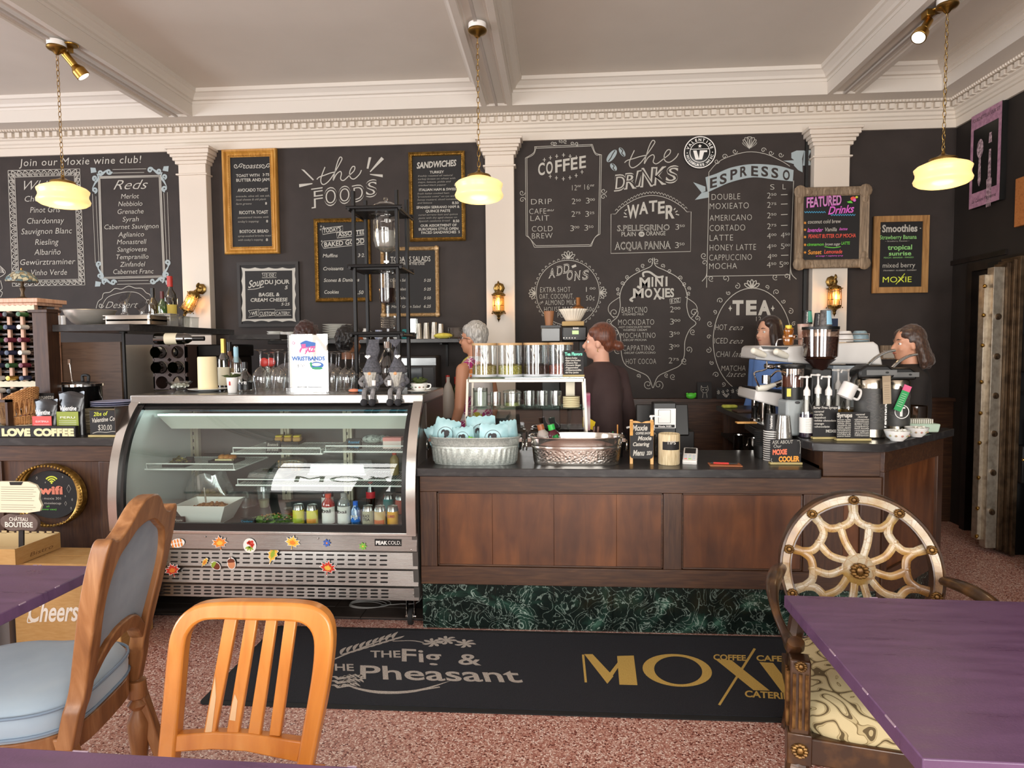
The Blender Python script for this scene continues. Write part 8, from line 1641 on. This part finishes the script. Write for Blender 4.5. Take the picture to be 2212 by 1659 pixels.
# hopper grinders
beans=mt('coffee beans','3A2218',.5,c2='5C3A28',sc=90,bump=.9,lo=.45,hi=.55);smoke=glass('smoked hopper','D8C8BC',.14,.03)
def grinder(name,lab,px,Y,zb,parts):
    r=T(name,lab,'grinder',at(px,Y,zb,850));return r
gr=T('grinder','coffee grinder with a tall clear hopper of dark beans','grinder',at(1771,3.86,RZ,800));zf=lambda py:PY(1771,py,3.86).z-RZ
B().lathe([(.04,zf(786)),(.085,zf(772)),(.093,zf(770)),(.098,zf(712))],n=32,cap=False).o('hopper',smoke,gr);B().lathe([(0,zf(785)),(.04,zf(785)),(.082,zf(773)),(.092,zf(768)),(.095,zf(728)),(0,zf(726))],n=32).o('beans',beans,gr);B().lathe([(.1,zf(712)),(.1,zf(706)),(0,zf(705))],n=32).o('lid',blackm,gr);B().lathe([(.03,zf(800)),(.05,zf(787)),(.085,zf(776))],n=28).o('hopper_base',mt('dark plastic','2A1814',.3),gr);B().bx(-.06,.06,-.03,.08,0,zf(795)).o('body',blackm,gr,.01)
g2_=T('grinder','small grinder with a brown doser chamber and yellow sticker','grinder',at(1712,3.78,RZ,850));zf=lambda py:PY(1712,py,3.78).z-RZ
B().lathe([(.058,zf(836)),(.06,zf(795))],n=28,cap=False).o('chamber',smoke,g2_);B().lathe([(0,zf(835)),(.055,zf(835)),(.056,zf(812)),(0,zf(808))],n=28).o('grounds',mt('brown grounds','7A4630',.7),g2_);B().lathe([(.062,zf(796)),(.066,zf(793)),(.066,zf(788)),(0,zf(786))],n=28).o('lid',blackm,g2_);B().lathe([(.055,zf(862)),(.058,zf(836)),(.0,zf(836))],n=28).o('collar',blackm,g2_)
B().bx(-.05,.055,-.05,.1,0,zf(862)).o('body',mt('grinder grey','9AA0A0',.4),g2_,.015);B().bx(-.052,-.03,-.0615,-.057,zf(855),zf(838)).o('yellow_sticker',yl,g2_);B().prism(ell(.01,zf(868),.014,.008,14),-.053,-.049,'y').o('dial',blackm,g2_)
# things on the machine
za=PY(1700,746,EY).z+.001
r=T('honey_bottle','bear shaped honey bottle with a yellow cap on the machine','bottle',at(1703,EY+.1,za,740));hn=glass('honey','E8B050',.12,.03,.6,'C0741C');B().lathe([(.025,0),(.03,.01),(.032,.045),(.024,.06),(.03,.075),(.03,.09),(.018,.102)],n=20).o('bear_body',hn,r);B().sph((-.02,-.01,.1),.008,8).sph((.02,-.01,.1),.008,8).sph((-.03,-.01,.05),(.01,.012,.014),8).sph((.03,-.01,.05),(.01,.012,.014),8).o('bear_features',hn,r);B().lathe([(.019,.1),(.019,.122),(0,.124)],n=16).o('cap',mt('honey cap','E8D040',.4),r);B().bx(-.01,.012,-.036,-.033,.05,.062).o('label',papers,r)
def pcupt(px,py1,py0,Y,w_,lab,c1,c2=None,s=None,inv=False):
    zt,zb=PY(px,py0,Y).z,PY(px,py1,Y).z;h=zt-zb;r=T('paper_cup',lab,'cup',at(px,Y,zb,(py0+py1)/2));ra,rb=(w_*.5,w_*.38)if inv else(w_*.4,w_*.5);B().lathe([(ra,0),(rb,h),(0,h)],n=20).o('cup',c1,r)
    if c2:B().lathe([(ra+.0008,.01),(rb+.0008,h-.004)],n=20,cap=False,a0=rad(260),a1=rad(335)).o('side_panel',c2,r)
    if s:b=B();R_=rectpl((-w_*.15,-w_*.5,h*.08),(0,0,1),(-1,0,0),V((0,-1,0)));wt(b,R_,s,0,0,h*.8,w_*.16,shear=.2,bold=.02);b.o('lettering',papers,r)
zr_=4.12
pcupt(1735,745,700,zr_,.068,'coral and white paper cup stack on the machine',mt('coral cup','D09A88',.5,c2='E8DCD0',sc=20));pcupt(1744,700,671,zr_,.06,'dark upturned cup with a teal panel on the coral cup',blab,mt('teal panel','5AA890',.5),'Valentine',True)
pcupt(1769,705,676,3.88,.06,'dark upturned cup on top of the bean hopper',blab,None,'Valentine',True);pcupt(1783,705,670,3.82,.07,'dark patterned cup with a pale blue round label',mt('patterned dark cup','3A3634',.5,c2='6A6460',sc=60),mt('pale blue label','8FC0D8',.5),None,True)
for px,c,lab in((1824,mugm,'white bowl upturned on the machine'),(1857,mt('grey blue cup','7A929C',.4,c2='8FA4AC',sc=60),'blue grey patterned cup upturned on the machine')):
    r=tag(B().lathe([(.052,0),(.05,.03),(.036,.062),(.03,.066),(0,.066)],n=24).o('upturned_cup',c),lab,'cup');r.location=at(px,EY+.14,PY(1840,738,EY).z+.001,730)
# bar and ledge things
tag(B().box(tuple(at(1576,5.0,BZ+.013,868)),(.11,.07,.025)).o('yellow_cloth',mt('yellow cloth','C8CC5A',.9,c2='B0B44A',sc=40,bump=.5),bev=.012),'folded yellow cloth on the work bar','cloth');tag(B().box(tuple(at(1610,4.7,BZ+.006,880)),(.15,.14,.012)).o('bar_tray',mt('bar tray','4A3428',.5),bev=.003),'dark brown tray on the work bar','tray')
r=T('tamper','black handled tamper standing on the work bar','tamper',at(1631,4.15,BZ,880));B().lathe([(.03,0),(.03,.015),(.01,.02)],n=20).o('base',chrome,r);B().lathe([(.01,.018),(.012,.03),(.009,.05),(.018,.075),(.02,.085),(.012,.095),(0,.097)],n=18).o('handle',blackm,r);tag(B().box(tuple(at(1612,4.0,BZ+.006,890)),(.12,.05,.01)).o('wood_paddle',ew,bev=.003),'small wooden paddle beside the tamper','paddle')
for px,Y,z,lab in((1648,4.35,BZ,'steel milk pitcher on the work bar, left one'),(1664,4.3,BZ,'steel milk pitcher on the work bar, right one'),(1596,4.35,.886,'steel shaker on the shelf under the work bar'),(1628,4.2,.886,'steel cup on the shelf under the work bar')):
    r=T('milk_pitcher',lab,'pitcher',at(px,Y,z,890));B().lathe([(.032,0),(.034,.01),(.03,.08),(.034,.1),(.032,.1),(.028,.08),(.03,.006),(0,.006)],n=22).o('pitcher',chrome,r);B().tube(cr([(.03,0,.085),(.06,0,.08),(.055,0,.03),(.032,0,.025)],4),.004,6).o('handle',chrome,r)
LG=1.101
def card_(px,py,w_,h_,lab,fn,rx=0):
    p=at(px,5.885,LG,py);r=T('small_print',lab,'picture',p);r.rotation_euler=(rad(-6),0,0);B().bx(-w_/2,w_/2,0,.006,0,h_).o('card',blackb,r);b=B();fn(b,rectpl((-w_/2,-.001,h_),(1,0,0),(0,0,1),V((0,-1,0))));b.o('drawing',[chalk,pink],r)
def cat(b,R):
    poly_line(b,R,[(.035,.03),(.045,.05),(.08,.05),(.09,.03),(.095,.07),(.08,.095),(.05,.095),(.032,.07)],.003);fill(b,R,ell(.05,.068,.006,.005,8));fill(b,R,ell(.078,.068,.006,.005,8));st(b,R,[(.05,.1),(.045,.14)],.003);st(b,R,[(.08,.1),(.085,.14)],.003)
def blob(b,R):
    rnd=random.Random(5)
    for k in range(9):x,y=rnd.uniform(.01,.1),rnd.uniform(.01,.07);st(b,R,[(x,y),(x+.012,y+.008),(x+.004,y+.018),(x-.008,y+.01)],.005,3)
card_(1522,860,.125,.15,'small black print of a cat drawing on the wainscot ledge',cat);card_(1563,858,.12,.1,'small black and white print beside the cat print',blob);card_(1594,858,.12,.11,'small black print with flowers half behind the blue jumper',blob)
r=T('green_toy','small bright green rubber toy on the ledge','toy',at(1493,5.88,LG,870));B().sph((0,0,.028),(.045,.02,.028),12).sph((-.035,0,.045),.012,8).sph((.035,0,.045),.012,8).o('body',mt('bright green rubber','58D03C',.4),r)
tag(pt_(B(),1797,1810,688,716,5.89).o('wall_flyer',mt('navy flyer','24304A',.7)),'narrow navy flyer on the right pilaster behind the cups','flyer')
r=T('framed_notice','small wooden framed notice on the wall behind the right person','picture',(0,0,0));pb(B(),1902,1952,746,776,5.98,5.995).o('frame',barn,r);pb(B(),1908,1948,757,773,5.974,5.98).o('paper',mt('grey notice','B8B0A4',.8),r)
# ================================================================ wall shelf and brewers behind
shz=PY(800,733,5.62).z;sa,sb2=PY(578,735,5.62).x,PY(1003,735,5.62).x
ws2=T('wall_shelf','long black shelf on the wall under the food menus','shelf',(0,0,0));B().bx(sa,sb2,5.62,5.99,shz-.035,shz).o('board',stone,ws2,.003)
for px in(640,820,955):q=at(px,5.7,0);B().bx(q.x-.01,q.x+.01,5.66,5.99,shz-.05,shz-.036).bx(q.x-.01,q.x+.01,5.96,5.99,shz-.25,shz-.036).o('bracket',iron,ws2)
s1=shz+.001;first=None
ords=['bottom','second','third','fourth','fifth','sixth','topmost']
for i in range(7):
    base=at(729,5.78,s1+i*.02,710)
    if first is None:first=tag(B().lathe([(.07,0),(.075,.004),(.13,.016),(.132,.019),(.07,.008),(0,.006)],n=30).o('dinner_plate',wb_),'bottom white plate of the stack on the wall shelf','plate','white plates on the wall shelf');first.location=base
    else:copyt(first,base,label=ords[i]+' white plate of the stack on the wall shelf')
first=None
for i in range(4):
    base=at(594,5.78,s1+i*.018,720)
    if first is None:first=tag(B().lathe([(.04,0),(.045,.004),(.07,.024),(.072,.028),(.068,.028),(.04,.01),(0,.008)],n=24).o('small_bowl',wb_),'bottom white saucer bowl at the left end of the wall shelf','bowl','white bowls on the wall shelf');first.location=base
    else:copyt(first,base,label=ords[i]+' white saucer bowl at the left end of the wall shelf')
for i,px in enumerate((615,627)):r=tag(B().lathe([(.03,0),(.04,.075),(.036,.075),(.028,.006),(0,.006)],n=20).o('ribbed_cup',wb_),['white ribbed cup beside the saucer bowls','white ribbed cup nearest the plate stack'][i],'cup');r.location=at(px,5.76,s1,715)
stg=mt('satin shaker steel','B8B4AC',.25,.9)
for px,h,w_,lab in((905,.14,.034,'steel shaker beside the tower on the wall shelf'),(921,.145,.036,'tall steel shaker in the middle of the wall shelf'),(938,.15,.036,'steel shaker left of the yellow towel'),(952,.135,.033,'steel shaker behind the yellow towel')):r=tag(B().lathe([(w_*.75,0),(w_,h*.9),(w_*1.05,h),(0,h)][::-1]and[(w_*1.05,0),(w_,.008),(w_*.72,h),(0,h)],n=22).o('shaker',stg),lab,'shaker');r.location=at(px,5.8,s1,700)
tag(B().sph(tuple(at(957,5.68,s1+.025,715)),(.085,.05,.026),14).o('yellow_towel',mt('yellow towel','E8DC6A',.9,c2='D8C84C',sc=30,bump=.5)),'crumpled yellow towel on the edge of the wall shelf','towel')
r=tag(B().box(tuple(at(988,5.8,s1+.05,715)),(.14,.12,.1),taper=1.1).o('clear_tub',clear2,bev=.005),'clear plastic tub at the right end of the wall shelf','container')
for px,c,h,lab in((778,mt('terracotta glaze','B8643C',.4),.07,'terracotta cup on the wall shelf beside the plates'),(792,wb_,.1,'white pitcher on the wall shelf behind the tower'),(818,mt('blue white glaze','8A9AC0',.3,c2='E0E0E4',sc=50),.085,'blue and white teapot behind the tower'),(858,wb_,.07,'white jug on the wall shelf behind the coil'),(876,mt('teal glaze','2E7A7A',.3),.09,'teal pot on the wall shelf behind the tower')):
    r=T('pot',lab,'pot',at(px,5.8,s1,710));B().lathe([(.03,0),(.042,.02),(.045,h*.6),(.03,h*.9),(.032,h),(0,h)],n=22).o('body',c,r);B().tube(cr([(.042,0,h*.7),(.065,0,h*.6),(.045,0,h*.3)],4),.005,6).o('handle',c,r)
tag(pb(B(),880,898,688,720,5.7,5.78).o('tall_glass',clear2),'clear vase behind the tower post','vase')
# low back counter on the left side with brewer and bottles
bk_=T('back_counter','dark low counter along the wall behind the display case','counter',(0,0,0));B().bx(-2.6,-.45,5.35,5.9,.02,.95).o('cabinet',darkm,bk_);B().bx(-2.62,-.43,5.32,5.92,.95,.99).o('counter_top',stone,bk_)
r=T('coffee_brewer','black and steel brewer behind the tower at the right','coffee maker',at(905,5.5,.991,820));B().bx(-.16,.17,-.1,.15,0,.52).o('housing',darkm,r,.01);B().bx(-.14,.05,-.106,-.1,.22,.42).o('glass_front',mt('dark glass','4A5258',.08),r);B().bx(-.16,.17,-.11,-.1,.44,.5).o('steel_trim',brushed('brewer steel','A8ACAE',.3),r);B().bx(.06,.15,-.108,-.1,.1,.42).o('side_panel',mt('brewer panel','3A3A3C',.3),r)
bottle('wine_bottle',0,0,0,winep,dglass,'dark bottle with a red neck behind the brewer','wine bottle',at=at(967,5.45,.991),cap=(.26,.32,.016,redf),k=1.1);r=tag(B().lathe([(.05,0),(.055,.02),(.05,.2),(.03,.27),(.014,.3),(.016,.34),(0,.34)],n=20).o('milk_bottle',mt('milky bottle','BDB8B0',.4)),'tall pale white bottle on the back counter','bottle');r.location=at(968,5.38,.991,830)
bottle('wine_bottle',0,0,0,winep,ggl,'green bottle with gold label on the back counter','wine bottle',at=at(985,5.5,.991),cap=(.26,.32,.016,redf),label=(.03,.14,.038,mt('gold yellow can','E8A82C',.35)),k=1.05)
BR=T('drip_brewer','tall black drip coffee brewer with a green display','coffee maker',at(1240,4.85,.0,720));BY=4.85;o=(BR.location.x,BY,0)
pb(B(),1214,1268,705,737,BY,BY+.3,o).o('head',blackm,BR,.01);pb(B(),1236,1250,714,722,BY-.002,BY,o).o('display',mt('green display','B8D890',.4,emit=.6),BR);b=B();Pq=Pl(lambda x,y:PY(x,y,BY-.003)-V(o),(0,-1,0));wt(b,Pq,'BUNN',1238,711,1250,4,bold=.04);[fill(b,Pq,ell(1218+j*6,730,1.6,1.6,8))for j in range(5)];b.o('lettering',papers,BR)
pb(B(),1252,1268,737,860,BY+.1,BY+.3,o).o('column',blackm,BR);B().bx(-.05,.14,-.02,.33,.951,1.1).o('foot',blackm,BR,.01)
tag(B().bx(-.38,1.0,4.8,5.25,.02,.95).o('rear_worktable',darkm,bev=.006),'dark work table behind the counter carrying the coffee brewer','table')
zc=PY(1240,704,BY).z+.001;fm=mt('coffee filter paper','E6DCCB',.9);r=tag(pb(B(),1214,1262,694,704,BY+.02,BY+.25).o('cup_carrier',mt('kraft carrier','B89A68',.8),bev=.006),'tan cardboard cup carrier on top of the drip brewer','carrier')
zf2=PY(1240,694,BY+.02).z;r=T('coffee_filters','fluted stack of white paper coffee filters','filters',at(1238,BY+.14,zf2+.001,680))
B().grid(lambda u,v:((.052+.052*v)*cos(2*pi*u)*(1+.05*sin(2*pi*u*26)*v),(.052+.052*v)*sin(2*pi*u)*(1+.05*sin(2*pi*u*26)*v),.095*v),156,5,closeu=True).lathe([(0,.004),(.052,.002)],n=26,cap=False).o('filters',fm,r,sharp=180,solid=.002)
r=tag(B().lathe([(.05,0),(.055,.01),(.045,.05),(.02,.065),(.016,.075),(.018,.12),(.016,.125),(0,.125)],n=24).o('copper_pot',mt('copper glaze','8A5A30',.3,.4)),'copper brown long necked pot sitting in the coffee filters','pot');r.location=at(1249,BY+.14,zf2+.06,660)
gb=T('bean_grinder','black coffee grinder box left of the drip brewer','grinder',at(1190,4.9,.951,800));zg=lambda py:PY(1190,py,4.9).z-.951;B().bx(-.07,.07,0,.2,0,zg(738)).o('body',blackm,gb,.008);B().bx(-.072,.072,-.01,.2,zg(738),zg(708)).o('bean_box',mt('smoky plastic','4A4844',.2),gb,.006);B().bx(-.074,.074,-.012,.202,zg(708),zg(703)).o('lid',blackm,gb)
r=tag(B().lathe([(.028,0),(.04,.11),(.042,.112),(0,.112)],n=22).o('brown_cup',mt('brown paper cup','9A6844',.5)),'tan brown paper cup on the black grinder box','cup');r.location=at(1186,5.0,.951+zg(703)+.001,690)
r=tag(pb(B(),1266,1275,850,930,4.05,4.15).o('magazine_stack',mt('magazine page','C8B8B8',.6,c2='B0406A',sc=6)),'upright magazines between the glass case and the person','magazines')
# ================================================================ people behind the counter
def baked(b,name,mats,parent,vox=.009,sm=5,lab=None,disp=0):
    """merge overlapping volumes into one continuous smooth surface"""
    o=b.o(name+'_raw',mats);m=o.modifiers.new('r','REMESH');m.mode='VOXEL';m.voxel_size=vox;m.use_smooth_shade=True
    if disp:
        tx=bpy.data.textures.new('curl','CLOUDS');tx.noise_scale=.02;d=o.modifiers.new('d','DISPLACE');d.texture=tx;d.strength=disp
    s=o.modifiers.new('s','SMOOTH');s.factor=.5;s.iterations=sm
    me=bpy.data.meshes.new_from_object(o.evaluated_get(bpy.context.evaluated_depsgraph_get()));old=o.data;bpy.data.objects.remove(o);bpy.data.meshes.remove(old)
    me.name=name;me.materials.clear()
    for x in(mats if isinstance(mats,(list,tuple))else[mats]):me.materials.append(x)
    n=bpy.data.objects.new(name,me);C.objects.link(n);n.parent=parent
    if lab:n['label']=lab
    return n
def chain(b,pts,rs,n=12):
    for p,q,r0,r1 in zip(pts,pts[1:],rs,rs[1:]):b.cyl(p,q,r0,r1,n)
    for p,r in zip(pts,rs):b.sph(p,r,n)
def person(lab,px,topy,Y,head,look,skinc,hair,hairc,shirt,pants=None,arm=0,sleeve=1,bend=0,hand_s=None):
    top=PY(px,topy,Y).z;k=top/1.775;r=T('person',lab,'person',at(px,Y,0,720),head);r.scale=(k,k,k)
    sk=mt('skin '+skinc,skinc,.5,c2=skinc,sc=3);lk=look-head;X=M.Translation((.02+bend,0,1.625))@M.Rotation(lk,4,'Z')
    def hp(x,y,z):return X@V((x,y,z))
    b=B();E=lambda c,rr:b.sph(hp(*c),rr,20,M.Rotation(lk,4,'Z'),12)
    E((-.012,0,.03),(.094,.074,.1));E((.03,0,-.03),(.062,.057,.084));E((.05,0,-.082),(.034,.034,.026));E((.01,0,-.06),(.06,.056,.045))
    for s in(1,-1):E((0,s*.073,-.012),(.017,.008,.029));E((.067,s*.028,.03),(.014,.024,.009));E((.062,s*.035,-.03),(.022,.02,.022))
    b.cyl(hp(.083,0,.015),hp(.108,0,-.024),.007,.011,10).sph(hp(.105,0,-.026),.0115,10);b.sph(hp(.092,.01,-.03),.008,8).sph(hp(.092,-.01,-.03),.008,8)
    E((.084,0,-.05),(.011,.02,.006));E((.082,0,-.061),(.011,.018,.007))
    b.cyl(hp(-.015,0,-.05),(bend*.6,0,1.44),.052,.058,16)
    chain(b,[(bend*.7,0,1.40),(bend*.4,0,1.22),(0,0,1.05),(0,0,.93)],[.105,.115,.11,.125],16)
    A={}
    for s in(1,-1):
        sh_=V((bend*.6,s*.155,1.395));el=V((bend*.3+(.05 if arm else-.02),s*.225,1.12));wr2=V((.26 if arm else .06,s*(.14 if arm else .24),1.06 if arm else .88));A[s]=(sh_,el,wr2)
        chain(b,[V((bend*.65,s*.05,1.42)),sh_,el,wr2],[.055,.052,.039,.026]);d=(wr2-el).normalized();pl_=wr2+d*.05;b.sph(pl_,(.03,.022,.042),10,d.to_track_quat('Z','Y').to_matrix().to_4x4())
        sd=d.cross(V((0,1,0))).normalized()
        for i in range(4):f0=wr2+d*.08+sd*(-.024+.016*i);f1=f0+d*(.032,.038,.035,.027)[i];f2=f1+(d*.6+V((.0,-s*.5,0))).normalized()*.026;chain(b,[wr2+d*.04+sd*(-.018+.012*i),f0,f1,f2],[.009,.0085,.008,.0065],8)
        chain(b,[wr2+d*.02,wr2+d*.045+sd*.038,wr2+d*.075+sd*.045],[.011,.0095,.0075],8)
        chain(b,[V((0,s*.085,.92)),V((.01,s*.1,.5)),V((-.01,s*.1,.09))],[.088,.058,.04]);b.sph((.05,s*.1,.035),(.12,.042,.035),12)
    baked(b,'body',sk,r,.0085,3)
    b=B();o_=.012+.006
    chain(b,[(bend*.7,0,1.385),(bend*.4,0,1.22),(0,0,1.05),(0,0,.9)],[.125,.135,.13,.145],18);b.cyl((bend*.6,0,1.38),(bend*.64,0,1.495),.075,.064,16)
    for s in(1,-1):
        sh_,el,wr2=A[s];chain(b,[V((bend*.65,s*.05,1.415)),sh_],[.07,.07 if sleeve else .05])
        if sleeve:chain(b,[sh_,el,el.lerp(wr2,.9)],[.069,.056,.043])
        b.sph(V((bend*.5,s*.09,1.27)),(.09,.07,.13),14)
    if bend:pass
    baked(b,'top',shirt,r,.012,4)
    b=B()
    for s in(1,-1):chain(b,[V((0,s*.085,.93)),V((.01,s*.1,.5)),V((-.01,s*.1,.1))],[.115,.085,.066]);
    b.sph((0,0,.93),(.14,.17,.1),18);baked(b,'trousers',pants or mt('black trousers','17161A',.8),r,.014,3);b=B()
    for s in(1,-1):b.sph((.05,s*.1,.035),(.135,.052,.045),12).bx(-.07,.17,s*.1-.045,s*.1+.045,0,.02)
    b.o('shoes',blackr,r)
    for s in(1,-1):e=hp(.066,s*.03,.008);B().sph(e,.0115,12).o('eye',whitem,r);B().sph(hp(.0735,s*.0305,.008),(.0055,.0055,.0055),8).o('iris',mt('dark iris','2A1A12',.2),r);B().tube([hp(.083,s*.014,.034),hp(.082,s*.03,.039),hp(.07,s*.046,.034)],[.002,.0035,.0015],6).o('eyebrow',hairc,r)
    B().tube([hp(.086,-.02,-.056),hp(.0955,0,-.055),hp(.086,.02,-.056)],[.002,.0055,.002],8).o('lips',mt('lips','A8584C',.4),r)
    b=B();HE=lambda c,rr,n=18:b.sph(hp(*c),rr,n,M.Rotation(lk,4,'Z'),10)
    HE((-.026,0,.046),(.098,.084,.1))
    for s in(1,-1):HE((.008,s*.045,.075),(.06,.03,.042))
    if hair=='bun':
        HE((-.06,0,.0),(.06,.066,.07));HE((-.135,0,-.022),(.036,.04,.038));HE((-.105,0,-.02),(.02,.022,.02));HE((-.155,.0,-.03),(.02,.024,.022))
    elif hair=='long':
        for a in range(-7,8):t=pi+a*.29;c,s_=cos(t),sin(t);chain(b,[hp(-.02+.06*c,.062*s_,.06),hp(-.015+.085*c,.085*s_,-.02),hp(-.02+.086*c,.094*s_,-.09),hp(-.012+.068*c,.086*s_,-.125)],[.03,.028,.026,.018],8)
    elif hair=='wavy':
        for a in range(-6,7):t=pi+a*.225;c,s_=cos(t),sin(t);chain(b,[hp(-.02+.06*c,.062*s_,.06),hp(-.02+.09*c,.09*s_,-.03),hp(-.03+.108*c,.108*s_,-.11+.008*(a%2)),hp(-.03+.09*c,.105*s_,-.145+.01*(a%3))],[.03,.03,.034,.022],8)
    elif hair=='short':HE((-.055,0,.005),(.06,.07,.075))
    elif hair=='curly':HE((-.05,0,.02),(.072,.082,.095));HE((-.03,0,.075),(.08,.08,.06))
    baked(b,'hair',hairc,r,.007,2,disp=.03 if hair=='curly' else .012 if hair in('wavy','short')else 0)
    return r,hp,k
def hairm(k,a,c):return mt(k,a,.42,c2=c,sc=22,st=(5,5,1),bump=.35,sheen=.2)
brownk=mt('plum brown sweatshirt','3A2827',.85,c2='41302E',sc=6,bump=.1);blackk=mt('black knit','1E1917',.85,c2='241E1B',sc=10);bluek=mt('cornflower jumper','6C96DE',.85,c2='789FE4',sc=6,bump=.15)
r,hp,k=person('person in a plum brown sweatshirt with auburn hair in a low bun, turned away',1304,693,4.38,rad(128),rad(172),'D9A48C','bun',hairm('auburn hair','4A2414','6E3A22'),brownk,bend=.03)
B().lathe([(.03,-.004),(.033,0),(.03,.004)],hp(-.108,0,-.02),14,M.Rotation(rad(90),4,'Y')).o('hair_tie',mt('tan hair tie','B88858',.7),r);B().tube([hp(0,.078,-.04),hp(.003,.083,-.055),hp(-.003,.08,-.06)],.0025,6).o('earring',goldf,r)
q=PY(1271,912,4.1);tag(B().prism([(-.035,-.03),(.03,-.05),(.045,.0),(-.02,.04),(-.035,.03)],0,.02,'y').o('yellow_duster',mt('bright yellow cloth','E3C020',.8)),'bright yellow cloth behind the glass case by the brown sweatshirt','cloth').location=q
r,hp,k=person('person in a blue jumper with dark shoulder length hair looking left',1664,679,5.5,rad(200),rad(205),'DDA88C','long',hairm('dark brown hair','22140F','3A241A'),bluek)
r,hp,k=person('person with brown wavy hair in a dark top and cream apron strap at the right',1968,698,4.48,rad(168),rad(183),'D39A7C','wavy',hairm('brown wavy hair','32211A','523A2C'),blackk,arm=1)
B().tube(cr([V((.06,.095,1.40)),V((0,.075,1.465)),V((-.06,.07,1.44))],4),.014,6,flat=.3,up=(0,1,.6)).o('apron_strap',mt('cream strap','D8C8A4',.8),r);B().tube(cr([V((.06,-.095,1.40)),V((0,-.075,1.465)),V((-.06,-.07,1.44))],4),.014,6,flat=.3).o('apron_strap',mt('cream strap','D8C8A4',.8),r)
def floral():
    m=newmat('floral dress');t=NT(m);v=t.n('TexVoronoi');v.inputs['Scale'].default_value=6.5;t.l(t.co(),v.inputs['Vector']);s=t.n('SeparateColor');t.l(v.outputs['Color'],s.inputs[0])
    c=t.ramp(s.outputs[0],[(0,'B0307A'),(.35,'C8BE3A'),(.55,'E08A4A'),(.7,'B0307A')]);c.node.color_ramp.interpolation='CONSTANT';mx=t.n('MixRGB');t.l(t.ramp(v.outputs['Distance'],[(.5,0.0),(.54,1.0)]),mx.inputs[0]);t.l(c,mx.inputs[1]);mx.inputs[2].default_value=lin('E6E2E4')
    v2=t.n('TexVoronoi',feature='DISTANCE_TO_EDGE');v2.inputs['Scale'].default_value=22;t.l(t.co(),v2.inputs['Vector']);m2=t.n('MixRGB');t.l(t.ramp(v2.outputs[0],[(.03,1.0),(.06,0.0)]),m2.inputs[0]);t.l(mx.outputs[0],m2.inputs[1]);m2.inputs[2].default_value=lin('E6E2E4');t.l(m2.outputs[0],t.b.inputs['Base Color']);t.b.inputs['Roughness'].default_value=.8;return m
flo=floral();r,hp,k=person('person with short grey hair and glasses in a sleeveless white floral dress',1026,690,4.95,rad(150),rad(165),'C98F70','short',hairm('silver hair','8A8680','C4C0BA'),flo,flo,sleeve=0)
gm=mt('brown glasses','4A2E24',.3)
for s in(1,-1):B().tube([hp(.1,s*.032+.02*cos(t),.004+.016*sin(t))for t in[2*pi*i/16 for i in range(16)]],.002,5,closed=True).tube([hp(.1,s*.052,.008),hp(.04,s*.076,.008),hp(-.01,s*.08,-.002)],.002,5).o('glasses',gm,r)
r,hp,k=person('person with black curly hair seen from behind in a black shirt',752,700,5.05,rad(80),rad(60),'8A5A3C','curly',hairm('black curls','0E0B0A','1E1816'),blackk)
r,hp,k=person('person with dark red brown hair mostly hidden behind the wristband flyer',662,690,4.6,rad(95),rad(90),'B98468','curly',hairm('dark red hair','2A1412','40201A'),mt('grey shirt','6E6C70',.85))
